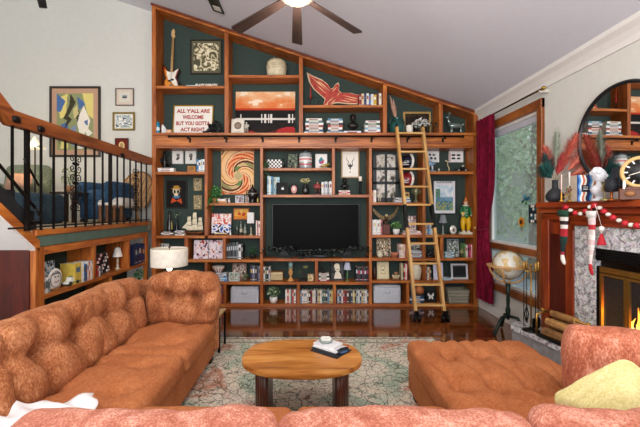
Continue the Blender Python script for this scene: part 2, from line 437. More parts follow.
# ================================================================ bookcase
def S(y): return H + (VY - (y - 1.4)) * K          # top face of the shelf whose front edge is centred on row y
def bxp(px): return (px - VX) * K
LX0, RX1 = bxp(152), bxp(477.5)
bc = thing('bookcase', 'wall-wide bookcase of orange stained wood with a sloping top and dark green back', 'bookcase', (0, FY, 0))
def top_z(x): return ceil_z(x) - .012
mb = MB(); mb.prism([(LX0 + .02, .03), (RX1 - .02, .03), (RX1 - .02, top_z(RX1) - .02), (LX0 + .02, top_z(LX0) - .02)], .29, .325, M_GREEN); mb.obj('back_panel', bc, label='dark green painted back panel')
def panel(name, px0, px1, z0, z1, y0=0, y1=.29):
    xa, xb = bxp(px0), bxp(px1)
    m_ = MB(); za = z1 if not callable(z1) else None
    if za is None: m_.prism([(xa, z0), (xb, z0), (xb, z1(xb)), (xa, z1(xa))], y0, y1, W_V)
    else: m_.b2(xa, xb, y0, y1, z0, z1, W_V, bev=.003)
    return m_.obj(name, bc)
panel('side_panel', 152, 156, 0, lambda x: top_z(x) - .005, -.01, .32); panel('side_panel', 473.5, 477.5, 0, lambda x: top_z(x) - .005, -.01, .32)
mb = MB()
tt = .06
mb.prism([(LX0, top_z(LX0)), (LX0, top_z(LX0) - tt), (RX1, top_z(RX1) - tt), (RX1, top_z(RX1))], -.015, .32, W_H)
mb.prism([(LX0 - .01, top_z(LX0) + .004), (LX0 - .01, top_z(LX0) - .03), (RX1, top_z(RX1) - .03), (RX1, top_z(RX1) + .004)], -.03, -.015, wood('dark_edge_moulding', '#4a1c08', '#6e300f', '#8a4318', (1.2, 14, 14)))
mb.obj('top_board', bc)
BZ = S(134.5)
mb = MB(); mb.b2(bxp(154), RX1 - .02, -.035, .29, S(134.5) - .04, S(134.5), W_H, bev=.004); mb.obj('ledge', bc)
mb = MB(); mb.b2(bxp(156), bxp(473.5), -.018, .02, wz(146.5, FY), BZ - .04, W_H, bev=.003); mb.b2(bxp(156), bxp(473.5), 0, .29, wz(148, FY), wz(146, FY), W_H); mb.obj('beam', bc)
DIV_UP = [(226.5, 86), (301, 76), (385, 106.5), (441, 134)]
for px, _ in DIV_UP: panel('divider', px - 1.9, px + 1.9, BZ, lambda x: top_z(x) - tt)
def shelf(px0, px1, y):
    m_ = MB(); m_.b2(bxp(px0), bxp(px1), .004, .29, S(y) - .042, S(y), W_H, bev=.003); m_.obj('shelf', bc)
for a in [(156, 224.6, 87), (228.4, 299, 76.3), (303, 383, 106.3)]: shelf(*a)
for a in [(156, 204.6, 173), (156, 204.6, 237), (207.5, 260, 204.2), (207.5, 260, 237), (263, 332, 169.2), (263, 369, 196), (263, 369, 260),
          (156, 260, 261), (156, 260, 283.5), (263, 369, 283.5), (372, 422.8, 203.8), (425.6, 473.5, 172.6), (372, 422.8, 236.3), (425.6, 473.5, 236.3),
          (372, 473.5, 259.5), (372, 473.5, 282), (156, 473.5, 305.6)]: shelf(*a)
def div(px, y0, y1, w_=3): panel('divider', px - w_/2, px + w_/2, S(y1), S(y0) - .042 if y0 > 140 else wz(148, FY))
for a in [(206, 134, 237), (261.5, 134, 305.6), (370.5, 134, 305.6), (333.5, 134, 196), (424.2, 134, 259.5), (186, 237, 261), (224, 237, 261),
          (206, 261, 283.5), (224.5, 283.5, 305.6), (316.5, 260, 283.5), (298.5, 283.5, 305.6), (334.5, 283.5, 305.6), (407.5, 236.3, 259.5), (442, 236.3, 259.5),
          (425, 259.5, 282), (408, 282, 305.6), (443, 282, 305.6)]: div(*a)
# rail
RZ = wz(136.4, FY - .11); M_BLK = P('#141312', .35, .6, var=.05)
rl = thing('ladder_rail', 'long black metal ladder rail running along the bookcase beam', 'rail', (0, FY - .11, RZ))
ax = rotm(0, R(90), 0)
mb = MB(); Yr = FY - .11
mb.cyl((wx(169, Yr), 0, 0), .013, wx(463, Yr) - wx(169, Yr), M_BLK, 12, ax); mb.ell((wx(169, Yr), 0, 0), .02, M_BLK); mb.ell((wx(463, Yr), 0, 0), .022, M_BLK); mb.obj('pipe', rl)
for px in (188, 225, 262, 299, 336, 372.5, 409, 445):
    mb = MB(); x = wx(px, Yr); mb.b2(x - .011, x + .011, -.015, .094, -.028, -.012, M_BLK); mb.b2(x - .014, x + .014, .084, .0965, -.075, -.01, M_BLK); mb.ell((x, 0, -.02), .02, M_BLK); mb.obj('bracket', rl)
# ladder
W_L = wood('pale_ladder_wood', '#a8763a', '#cf9d58', '#e2b878', (10, 10, 1)); W_LH = wood('pale_ladder_wood_rung', '#a8763a', '#cf9d58', '#e2b878', (1, 10, 10))
yb = F * H / (322 - VY); yt = FY - .15
ld = thing('library_ladder', 'pale wooden rolling library ladder leaning on the black rail', 'ladder', (wx(430, yb), yb, 0))
xl0, xr0 = wx(416.5, yb) - wx(430, yb), wx(445, yb) - wx(430, yb)
xl1, xr1 = wx(396.5, yt) - wx(430, yb), wx(422.5, yt) - wx(430, yb)
zt_ = wz(127.5, yt); dy = yt - yb
def lp(s, t):                                      # s 0..1 left to right, t 0..1 up the ladder
    a = xl0 + (xl1 - xl0) * t; b_ = xr0 + (xr1 - xr0) * t
    return Vector((a + (b_ - a) * s, dy * t, zt_ * t + .0))
def bar(mb, p, q, wx_, wy_, m):
    d = (q - p); L = d.length; r_ = d.to_track_quat('Z', 'Y').to_matrix()
    mb.box((0, 0, 0), (wx_, wy_, L), m, bev=.004) if False else None
    sx_, sy_, sz_ = wx_/2, wy_/2, L/2
    vs_ = [(a*sx_, b_*sy_, c_*sz_) for a in (-1, 1) for b_ in (-1, 1) for c_ in (-1, 1)]
    xa = Vector((1, 0, 0)); za = d.normalized(); ya = za.cross(xa).normalized(); xa = ya.cross(za)
    Mx = Matrix((xa, ya, za)).transposed()
    mb.add(vs_, [(0, 1, 3, 2), (4, 6, 7, 5), (0, 4, 5, 1), (2, 3, 7, 6), (0, 2, 6, 4), (1, 5, 7, 3)], m, False, Mx, (p + q) / 2)
for s_ in (0, 1):
    mb = MB(); p0, p1 = lp(s_, .035), lp(s_, 1); bar(mb, p0, p1, .036, .07, W_L); mb.obj('rail', ld)
    a, b_ = (lp(s_, .455), lp(s_, .575))
    mb = MB(); bar(mb, a, b_, .040, .078, M_BLK); mb.obj('grip', ld, label='black grip band on the rail')
    mb = MB(); mb.cyl((lp(s_, 0).x - .045, 0, .05), .05, .03, M_BLK, 16, ax); mb.cyl((lp(s_, 0).x + .02, 0, .05), .05, .03, M_BLK, 16, ax); mb.b2(lp(s_, 0).x - .025, lp(s_, 0).x + .03, -.03, .05, .05, .15, M_BLK, bev=.006); mb.obj('wheel', ld)
    mb = MB(); q = lp(s_, 1); mb.tube([(q.x, q.y, q.z - .1), (q.x, q.y - .03, q.z), (q.x, q.y, q.z + .05), (q.x, q.y + .05, q.z + .03), (q.x, q.y + .06, q.z - .03)], .009, M_BLK); mb.obj('hook', ld)
for py in (133.5, 152, 169.3, 186.8, 204.8, 224, 243.5, 263.5, 284.5, 305):
    # height on the leaning plane for that row
    tt_ = None
    for k in range(1001):
        t_ = k / 1000; q = lp(.5, t_)
        if VY + (H - q.z) * F / (yb + q.y) <= py: tt_ = t_; break
    if tt_ is None or tt_ > .985: tt_ = .97
    a, b_ = lp(0, tt_), lp(1, tt_); mb = MB(); mb.box((a + b_) / 2, (b_.x - a.x - .03, .075, .026), W_LH, bev=.004); mb.obj('rung', ld)
# ================================================================ light in the room
lamp('AREA', 'rear_fill_light', (-1.6, -2.6, 2.3), 110, '#ffffff', 3.4, (R(97), 0, 0))  # added fill lamp behind the camera; no window is built here
lamp('AREA', 'rear_fill_light', (-4.6, -2.6, 2.6), 45, '#ffffff', 2.4, (R(95), 0, 0))  # second added rear fill, on the loft side
lamp('AREA', 'rear_upward_fill', (.2, -2.7, 1.3), 250, '#f4f7ff', 3.6, (R(122), 0, 0))  # added fill, tilted up to brighten the ceiling; no window behind it
lamp('POINT', 'fan_bulb', (wx(297, 2.45), 2.45, 2.88), 46, '#ffeedd', .12)
lamp('POINT', 'overhead_fill', (-1.2, .2, 3.6), 120, '#fff0e0', .25)  # added fill from above for shading; no ceiling fixture here
lamp('POINT', 'overhead_fill', (1.5, .6, 2.75), 60, '#fff0e0', .25)  # second added overhead fill, on the window side
# ================================================================ upholstery
CH = fabric('rust_chenille', '#6c3a20', '#9c603c', '#c89068', 110, (1, 1, .45), .45, .3, 5)
CHP = fabric('pink_rust_chenille', '#864634', '#ac6a56', '#d8a490', 130, (1, 1, .4), .5, .45, 9)
CHM = fabric('rust_rose_chenille', '#84422e', '#ae664c', '#d89a82', 120, (1, 1, .4), .5, .4, 7)
SU = fabric('flat_rust_velvet', '#965530', '#aa6840', '#bc7a50', 60, (1, 1, 1), .2, .15, 2.4)
YL = fabric('pale_yellow_velvet', '#b9ab6a', '#cfc48a', '#e4dcaa', 90, (1, 2, 1), .3, .4, 3)
def cushion(w, d, h, r=.07, puff=.03, btn=(), dep=.04, sig=.06, lines=(), ldep=.02, lsig=.03, n=30, noise=.006, seed=0, both=False, mat=None, pinch=0):
    """a padded block, w x d x h with its base at z=0; buttons and creases press into the top face"""
    rnd = random.Random(seed); half = np.array([w/2, d/2, h/2]); vs = {}; C = []; Fc = []
    ph = [rnd.uniform(0, 6) for _ in range(8)]
    tt = [math.sin(PI/2 * (2*i/n - 1)) for i in range(n + 1)]
    def vert(c):
        key = tuple(round(x, 5) for x in c)
        if key not in vs: vs[key] = len(C); C.append(c)
        return vs[key]
    for a in range(3):
        for sg in (-1, 1):
            for i in range(n):
                for j in range(n):
                    f = []
                    for (p1, p2) in ((i, j), (i+1, j), (i+1, j+1), (i, j+1)):
                        c = [tt[p1], tt[p2]]; c.insert(a, sg); f.append(vert(c))
                    Fc.append(f if (sg > 0) == (a != 1) else f[::-1])
    q = np.array(C) * half; inn = np.clip(q, -(half - r), half - r); dd = q - inn; L = np.linalg.norm(dd, axis=1, keepdims=True)
    nrm = dd / np.maximum(L, 1e-9); p = inn + nrm * r
    u, v = p[:, 0] / (w/2), p[:, 1] / (d/2)
    k = np.maximum(0, nrm[:, 2]); kb = np.maximum(0, -nrm[:, 2]) * (1 if both else 0)
    dome = np.sqrt(np.maximum(0, 1 - u*u) * np.maximum(0, 1 - v*v))
    pr = np.zeros(len(p))
    for (bx, by) in btn:
        q2 = ((p[:, 0] - bx*w/2)**2 + (p[:, 1] - by*d/2)**2) / sig**2
        pr += dep * np.exp(-np.sqrt(q2 + .02) * 1.3)
    for (ax_, ay, bx, by) in lines:
        A = np.array([ax_*w/2, ay*d/2]); B = np.array([bx*w/2, by*d/2]); AB = B - A
        tq = np.clip((p[:, :2] - A) @ AB / max(1e-9, AB.dot(AB)), 0, 1)[:, None]; dist = np.linalg.norm(p[:, :2] - A - AB*tq, axis=1)
        pr = np.maximum(pr, 0) + ldep * np.exp(-(dist/lsig)**1.4)
    X, Y_ = p[:, 0], p[:, 1]
    wr = noise * (np.sin(7*X + 5*Y_ + ph[0]) + .6*np.sin(13*X - 9*Y_ + ph[1]) + .4*np.sin(23*Y_ + 11*X + ph[2]) + .35*np.sin(31*X + ph[3]) + .3*np.sin(44*X + 37*Y_ + ph[4]))
    z = p[:, 2] + h/2 + k * (puff*dome - pr + wr) - kb * puff * dome
    bulge = puff * .6 * (1 - (p[:, 2]/(h/2))**2)
    x = X + nrm[:, 0] * (bulge * np.maximum(0, 1 - v*v) + wr); y = Y_ + nrm[:, 1] * (bulge * np.maximum(0, 1 - u*u) + wr)
    if pinch:
        m_ = np.maximum(abs(u), abs(v))
        z = (z - h/2) * (1 - pinch * abs(u)**3 * abs(v)**3) * (1 - .6 * m_**3) + h/2
        x = x * (1 - .08*(1 - v*v)); y = y * (1 - .08*(1 - u*u))
    return [tuple(t) for t in np.stack([x, y, z], 1).tolist()], Fc
def upright(V):            # turn a flat cushion so that its depth is its height and its top faces -y
    return [(x, -z, y) for x, y, z in V]
def put(name, VF, mat, parent, M, label=None):
    V, Fc = VF; mb = MB(); mb.add([tuple(M @ Vector(p)) for p in V], Fc, mat, True); return mb.obj(name, parent, label=label)
def T(x, y, z, rz=0, rx=0, ry=0): return Matrix.Translation((x, y, z)) @ Euler((rx, ry, rz)).to_matrix().to_4x4()
def back_cushion(w, h, t, seed, btn2=True):
    """tufted back cushion standing up, width along x, facing -y, base at z=0"""
    b = [(-.42, .1), (.42, .1)] if btn2 else []
    ln = [(-.42, .1, .42, .06), (-.42, .1, -.40, -1), (.42, .1, .45, -1), (-.42, .1, -.95, .35), (.42, .1, .95, .3), (-.42, .1, -.33, .98), (.42, .1, .33, .98)] if btn2 else []
    V, Fc = cushion(w, h, t, .06, .05, b, .11, .085, ln, .042, .038, 36, .006, seed, both=False)
    return [(x, -z, y + h/2) for x, y, z in V], Fc
SZ = .45                                            # seat height
sofa = thing('sectional_sofa', 'rust orange tufted sectional sofa along the loft side and across the front of the room', 'sofa', (-.9, 1.2, 0))
so = Vector((.9, -1.2, 0))
def SM(x, y, z, **k): return T(x + so.x, y + so.y, z, **k)
mb = MB()
mb.b2(-1.86 + .9, -.93 + .9, .78 - 1.2, 3.42 - 1.2, .07, .30, SU, bev=.02)
mb.b2(-1.0 + .9, .74 + .9, .80 - 1.2, 1.87 - 1.2, .07, .30, SU, bev=.02); mb.obj('base', sofa)
mb = MB(); mb.b2(-1.93 + .9, -1.70 + .9, .78 - 1.2, 3.46 - 1.2, .1, .70, SU, bev=.05); mb.obj('back_frame', sofa)
mb = MB(); mb.b2(-1.93 + .9, .74 + .9, .55 - 1.2, .80 - 1.2, .1, .66, SU, bev=.05); mb.obj('back_frame', sofa)
mb = MB(); mb.b2(-1.76 + .9, -.90 + .9, 3.40 - 1.2, 3.50 - 1.2, .1, .80, CH, bev=.035); mb.obj('end_panel', sofa)
for (x, y) in ((-.98, 3.40), (-.98, 2.2), (-1.85, 3.4), (-1.85, .7), (.6, .7), (.6, 1.8)):
    mb = MB(); mb.box((x + .9, y - 1.2, .04), (.06, .06, .08), P('#1b120c', .5)); mb.obj('leg', sofa)
def seat(x0, x1, y0, y1, mat, seed, cols=2, rows=2, dep=.022):
    w_, d_ = x1 - x0, y1 - y0
    b = []; ln = []
    for i in range(cols):
        for j in range(rows):
            u = -1 + 2*(i + .5)/cols; v = -1 + 2*(j + .5)/rows; b.append((u, v))
            ln.append((u, v, u + .5/cols, v + .22/rows)); ln.append((u, v, u - .45/cols, v - .2/rows))
    return put('seat_cushion', cushion(w_ - .008, d_ - .008, .17, .05, .018, b, dep, .045, ln, dep*.35, .02, 34, .002, seed), mat, None, T(0, 0, 0)) if False else (cushion(w_ - .008, d_ - .008, .17, .05, .018, b, dep*1.5, .05, ln, dep*.35, .03, 56, .002, seed), ((x0+x1)/2, (y0+y1)/2))
def add_seat(parent, off, x0, x1, y0, y1, mat, seed, cols=2, rows=2, z=.275, dep=.065):
    VF, (cx, cy) = seat(x0, x1, y0, y1, mat, seed, cols, rows, dep)
    return put('seat_cushion', VF, mat, parent, T(cx + off.x, cy + off.y, z))
add_seat(sofa, so, -1.72, -.90, 2.56, 3.40, SU, 1, 2, 2)
add_seat(sofa, so, -1.72, -.91, 1.87, 2.555, SU, 2, 2, 2)
add_seat(sofa, so, -1.72, -.93, 1.02, 1.865, SU, 3, 1, 1)
add_seat(sofa, so, -.925, -.085, 1.02, 1.90, SU, 4, 1, 1)
add_seat(sofa, so, -.08, .745, 1.02, 1.905, SU, 5, 1, 1)
lean = R(-13)
for i, (ya, yb_) in enumerate(((2.50, 3.22), (1.80, 2.54), (1.16, 1.80))):
    M = SM(-1.47, (ya + yb_)/2, SZ - .02) @ Euler((0, 0, R(90))).to_matrix().to_4x4() @ Euler((lean, 0, 0)).to_matrix().to_4x4()
    put('back_cushion', back_cushion(yb_ - ya + .03, .47, .23, 10 + i, True), CH, sofa, M @ Matrix.Translation((0, .23, 0)))
put('end_cushion', back_cushion(.62, .45, .19, 20), CH, sofa, SM(-1.19, 3.20, SZ - .01) @ T(0, .19, 0))
for i, (xa, xb) in enumerate(((-1.02, -.125), (-.12, .765), (.785, 1.70))):
    M = SM((xa + xb)/2, 1.09, SZ - .115) @ Euler((0, 0, R(180))).to_matrix().to_4x4() @ Euler((R(-9), 0, 0)).to_matrix().to_4x4()
    if i < 2: put('back_cushion', back_cushion(xb - xa, .43, .25, 30 + i), CHP, sofa, M)
    else: M3 = T((xa + xb)/2, 1.09, SZ - .11) @ Euler((0, 0, R(180))).to_matrix().to_4x4() @ Euler((R(-9), 0, 0)).to_matrix().to_4x4()
# chaise
ch = thing('chaise', 'rust orange tufted chaise by the fireplace with button rows on its seat', 'chaise', (1.25, 2.0, 0)); co_ = Vector((-1.25, -2.0, 0))
mb = MB(); mb.b2(.78 - 1.25, 1.95 - 1.25, .66 - 2, 1.70 - 2, .07, .29, SU, bev=.02); mb.b2(.78 - 1.25, 1.66 - 1.25, 1.70 - 2, 2.79 - 2, .07, .29, SU, bev=.02); mb.obj('base', ch)
b = []; ln = []
for j in range(4):
    for i in range(3 if j % 2 else 4):
        u = (-.72 + .48 * i) + (.24 if j % 2 else 0); v = -.78 + .5 * j; b.append((u, v))
        ln += [(u, v, u + .24, v + .5), (u, v, u - .24, v + .5)]
put('seat_cushion', cushion(.93, 1.85, .18, .05, .02, b, .15, .062, ln, .022, .022, 84, .003, 41), SU, ch, T(1.235 - 1.25, 1.895 - 2, .275))
mb = MB(); mb.b2(1.74 - 1.25, 1.95 - 1.25, .66 - 2, 1.74 - 2, .1, .72, SU, bev=.05); mb.obj('armrest', ch)
mb = MB(); mb.b2(.78 - 1.25, 1.95 - 1.25, .45 - 2, .72 - 2, .1, .66, SU, bev=.05); mb.obj('back_frame', ch)
put('back_cushion', back_cushion(.92, .43, .25, 33), CHP, ch, T(-1.25, -2, 0) @ M3)
put('back_cushion', (lambda q5: ([(x, -z, y + .21) for x, y, z in q5[0]], q5[1]))(cushion(.74, .42, .18, .05, .035, (), 0, .1, [(.1, -1, .14, 1), (-.9, .2, -.3, -.3)], .012, .03, 30, .006, 35)), CHM, ch, T(1.70 - 1.25, 1.68 - 2, SZ + .0, rz=R(-28)) @ Euler((R(-12), 0, 0)).to_matrix().to_4x4() @ Matrix.Translation((0, .12, 0)))
for (x, y) in ((.84, 2.72), (1.6, 2.72), (.84, .7), (1.85, .7)):
    mb = MB(); mb.box((x - 1.25, y - 2, .04), (.06, .06, .08), P('#1b120c', .5)); mb.obj('leg', ch)
# pillow leaning on the chaise cushion
V, Fc = cushion(.38, .38, .13, .045, .035, (), 0, .1, [(-.9, .1, .2, -.1), (-.3, -.7, .6, .2)], .008, .05, 30, .004, 50, both=True, pinch=.75)
mb = MB(); Mp = T(0, 0, .0, rz=R(-24)) @ Euler((R(62), R(0), 0)).to_matrix().to_4x4() @ Euler((0, 0, R(36))).to_matrix().to_4x4() @ Matrix.Translation((0, 0, -.09))
mb.add([tuple(Mp @ Vector(p)) for p in V], Fc, YL, True)
zmin = min(v[2] for v in mb.v); mb.v = [(a, b_, c_ - zmin) for a, b_, c_ in mb.v]
one(mb, 'throw_pillow', 'pale yellow green velvet throw pillow leaning on the chaise cushion', 'pillow', (1.32, 1.45, .385))
# white cloth
def cloth(w_, d_, n, fn, m, t=.006):
    V = []; Fc = []
    for s_ in (0, 1):
        for j in range(n+1):
            for i in range(n+1):
                u, v = i/n, j/n; x, y, z = fn(u, v); V.append((x, y, z + s_*t))
    k = (n+1)**2
    for j in range(n):
        for i in range(n):
            a = j*(n+1)+i; Fc.append((a, a+n+1, a+n+2, a+1)); Fc.append((k+a, k+a+1, k+a+n+2, k+a+n+1))
    for i in range(n):
        Fc.append((i, i+1, k+i+1, k+i)); a = n*(n+1)+i; Fc.append((a, k+a, k+a+1, a+1)); a = i*(n+1); Fc.append((a, k+a, k+a+n+1, a+n+1)); a += n; Fc.append((a, a+n+1, k+a+n+1, k+a))
    mb = MB(); mb.add(V, Fc, m, True); return mb
def fold(u, v): return ((u-.5)*.42 + .03*math.sin(5*v), (v-.5)*.17 + .04*(u-.5), .014 + .02*math.sin(6*u+1)*math.sin(4*v+.5)**2 + .012*math.sin(17*u+6*v) + .02*v)
wc = cloth(.4, .2, 24, fold, P('#dddcdc', .85, var=.05)); 
one(wc, 'cloth', 'crumpled white cloth lying on the sofa corner', 'cloth', (-1.31, 1.73, .475), R(12))
# ================================================================ rug
def rug_mat():
    m, nt, b = new_mat('faded_vintage_rug')
    v = coords(nt)
    n1 = N(nt, 'ShaderNodeTexNoise', Scale=1.5, Detail=3.0, Distortion=1.5); nt.links.new(v, n1.inputs['Vector'])
    r1 = ramp(nt, [(.28, '#9cbcb0'), (.40, '#c0ccba'), (.47, '#e2dccb'), (.55, '#e4ddcf'), (.61, '#cf9880'), (.68, '#ddd2c4'), (.78, '#9cb8b2')]); nt.links.new(n1.outputs['Fac'], r1.inputs['Fac'])
    vo = N(nt, 'ShaderNodeTexVoronoi', Scale=14.0, feature='DISTANCE_TO_EDGE')
    nz = N(nt, 'ShaderNodeTexNoise', Scale=5.0, Detail=4.0); nt.links.new(v, nz.inputs['Vector'])
    mxv = N(nt, 'ShaderNodeMix', data_type='VECTOR'); mxv.inputs['Factor'].default_value = .22
    nt.links.new(v, mxv.inputs['A']); nt.links.new(nz.outputs['Color'], mxv.inputs['B']); nt.links.new(mxv.outputs['Result'], vo.inputs['Vector'])
    r2 = ramp(nt, [(.0, '#3c4a4a'), (.03, '#8a9690'), (.06, '#ffffff')]); nt.links.new(vo.outputs['Distance'], r2.inputs['Fac'])
    nz2 = N(nt, 'ShaderNodeTexNoise', Scale=60.0, Detail=4.0, Roughness=.8); nt.links.new(v, nz2.inputs['Vector'])
    r3 = ramp(nt, [(.40, '#8c8880'), (.48, '#f0ece6'), (.7, '#ffffff')]); nt.links.new(nz2.outputs['Fac'], r3.inputs['Fac'])
    a = N(nt, 'ShaderNodeMix', data_type='RGBA', blend_type='MULTIPLY'); a.inputs['Factor'].default_value = .75
    nt.links.new(r1.outputs['Color'], a.inputs['A']); nt.links.new(r2.outputs['Color'], a.inputs['B'])
    c = N(nt, 'ShaderNodeMix', data_type='RGBA', blend_type='MULTIPLY'); c.inputs['Factor'].default_value = .8
    nt.links.new(a.outputs['Result'], c.inputs['A']); nt.links.new(r3.outputs['Color'], c.inputs['B'])
    # darker medallion in the middle
    sv = N(nt, 'ShaderNodeVectorMath', operation='LENGTH'); v3 = coords(nt, (1.3, 1.6, 0)); nt.links.new(v3, sv.inputs[0])
    r4 = ramp(nt, [(0, '#2f4f66'), (.26, '#5b7f86'), (.3, '#efe6cf'), (.5, '#ffffff')]); nt.links.new(sv.outputs['Value'], r4.inputs['Fac'])
    d = N(nt, 'ShaderNodeMix', data_type='RGBA', blend_type='MULTIPLY'); d.inputs['Factor'].default_value = .8
    nt.links.new(c.outputs['Result'], d.inputs['A']); nt.links.new(r4.outputs['Color'], d.inputs['B'])
    nt.links.new(d.outputs['Result'], b.inputs['Base Color']); b.inputs['Roughness'].default_value = .95; b.inputs['Specular IOR Level'].default_value = .1
    bp = N(nt, 'ShaderNodeBump', Strength=.4, Distance=.004); nt.links.new(nz2.outputs['Fac'], bp.inputs['Height']); nt.links.new(bp.outputs['Normal'], b.inputs['Normal'])
    return m
mb = MB(); mb.b2(-1.5, 1.42, -1.45, 1.68, 0, .012, rug_mat(), bev=.004)
mb.b2(-1.49, 1.41, 1.50, 1.52, .012, .0145, P('#8a8c84', .9)); mb.b2(-1.49, 1.41, 1.62, 1.64, .012, .0145, P('#8c7d70', .9))
yr = F * H / (338 - VY)
one(mb, 'rug', 'faded cream, teal and salmon patterned rug under the oval table', 'rug', (-.0, yr - 1.68, 0))
# ================================================================ oval coffee table
W_T = wood('golden_table_wood', '#7a4014', '#c07a34', '#e4a85c', (1.1, 9, 9), rough=.28, coat=.5)
W_TD = wood('dark_fluted_wood', '#2c120a', '#4c2212', '#66301a', (14, 14, 1), rough=.4)
ct = thing('coffee_table', 'oval wooden coffee table with dark fluted legs on the rug', 'table', (wx(302, 2.5), 2.52, .012))
def oval(a, b, n=48, p=2.4):
    o_ = []
    for i in range(n):
        t_ = 2*PI*i/n; c_, s_ = math.cos(t_), math.sin(t_)
        o_.append((a*abs(c_)**(2/p)*(1 if c_ >= 0 else -1), b*abs(s_)**(2/p)*(1 if s_ >= 0 else -1)))
    return o_
mb = MB()
for (s_, za, zb) in ((.97, .402, .410), (1.0, .410, .432), (.99, .432, .438)): mb.prism(oval(.425*s_, .305*s_), za, zb, W_T, 'xy')
mb.obj('tabletop', ct)
for sx_ in (-1, 1):
    mb = MB(); pts = []
    for i in range(13):                          # curved panel following the oval end
        t_ = R(-62 + 124*i/12); pts.append((sx_*(.165 + .15*math.cos(t_)), .19*math.sin(t_)))
    for i in range(12):
        (xa, ya), (xb, yb2) = pts[i], pts[i+1]
        mb.tube([((xa+xb)/2, (ya+yb2)/2, 0), ((xa+xb)/2, (ya+yb2)/2, .402)], .02, W_TD, 8)
    mb.prism([(sx_*.05 + x*.75, y*.95) for x, y in pts], 0, .402, W_TD, 'xy'); mb.obj('leg', ct)
tz = .012 + .438
def tabpt(px, py, z=tz): Y = F*(H - z)/(py - VY); return Vector((wx(px, Y), Y, z))
p = tabpt(331, 350.5)
mb = MB(); mb.b2(-.12, .12, -.10, .10, 0, .006, P('#26282c', .4), bev=.002); one(mb, 'placemat', 'dark grey slate tray mat on the coffee table', 'mat', p, R(-38))
t = MB(); t.b2(-.105, .105, -.075, .075, 0, .016, P('#3a3d42')); t.b2(-.10, .102, -.072, .072, .003, .013, P('#cfcfcf')); t.b2(-.106, .106, -.076, .076, .016, .019, P('#c9cbce'))
one(t, 'book', 'large pale grey book on the dark mat of the coffee table', 'book', p + Vector((-.01, .015, .006)), R(-38))
t = MB(); t.b2(-.09, .09, -.062, .062, 0, .018, P('#e6e6e6')); t.b2(-.092, .092, -.064, .064, .018, .021, P('#d7d9dd')); 
one(t, 'book', 'white book on top of the grey one on the coffee table', 'book', p + Vector((-.02, .03, .0255)), R(-36))
t = MB(); t.lathe([(.03, 0), (.05, .004), (.052, .018), (.045, .024), (.0, .026)], P('#8c9692', .4), n=20)
for i in range(-3, 4): t.b2(-.042 + abs(i)*.004, .042 - abs(i)*.004, i*.013 - .002, i*.013 + .002, .024, .0275, P('#e8e8e0'))
one(t, 'coaster', 'round striped grey and white dish on top of the books', 'dish', p + Vector((-.035, .045, .047)))
t = MB(); t.b2(-.05, .05, -.02, .02, 0, .026, P('#16222e', .4), bev=.008); t.b2(-.035, .02, -.021, .021, .008, .018, P('#4468a0')); t.tube([(-.04, 0, .026), (-.02, 0, .034), (.02, 0, .034), (.04, 0, .026)], .005, P('#10161e'))
one(t, 'card_case', 'small navy blue case at the near edge of the table mat', 'case', p + Vector((.085, -.055, .0065)), R(28))
t = MB(); t.b2(-.035, .035, -.014, .014, 0, .018, P('#b82a48', .5), bev=.003); t.b2(-.02, .01, -.0145, .0145, .005, .012, P('#e8b8c0'))
one(t, 'card_box', 'small crimson box beside the grey book on the table', 'box', p + Vector((.095, .02, .0065)), R(-30))
# ================================================================ small things: builders
from mathutils import noise as mn
def at(px, ys, dy=.13): Y = FY + dy; return Vector((wx(px, Y), Y, S(ys)))
def mm(px, dy=.13): return px * (FY + dy) / F
def art(pal, sc=3.0, seed=0, warp=.6):
    """abstract picture: irregular patches of a palette"""
    def fn(u, v):
        p = Vector((u*sc + seed*7.3, v*sc - seed*3.1, seed*.77)); d = mn.noise_vector(p*1.3) * warp; q = mn.noise(p + d) * .5 + .5
        return pal[int(min(.999, max(0, (q - .2)/.6)) * len(pal))]
    return fn
def mixc(a, b_, t_):
    a = a.lstrip('#'); b_ = b_.lstrip('#')
    return '#' + ''.join('%02x' % int(int(a[i:i+2], 16)*(1-t_) + int(b_[i:i+2], 16)*t_) for i in (0, 2, 4))
def shape_art(bgc, shapes):
    """background colour (or function) with shapes [(kind, colour, ...)] on it, in 0..1 units"""
    def fn(u, v):
        c = bgc(u, v) if callable(bgc) else bgc
        for s_ in shapes:
            k = s_[0]
            if k == 'e':
                _, col_, cx, cy, rx, ry = s_
                if ((u-cx)/rx)**2 + ((v-cy)/ry)**2 < 1: c = col_
            elif k == 'r':
                _, col_, x0, y0, x1, y1 = s_
                if x0 <= u <= x1 and y0 <= v <= y1: c = col_
            elif k == 'p':
                _, col_, pts = s_; ins = False; n = len(pts)
                for i in range(n):
                    (xa, ya), (xb, yb2) = pts[i], pts[(i+1) % n]
                    if (ya > v) != (yb2 > v) and u < (xb-xa)*(v-ya)/(yb2-ya) + xa: ins = not ins
                if ins: c = col_
        return c
    return fn
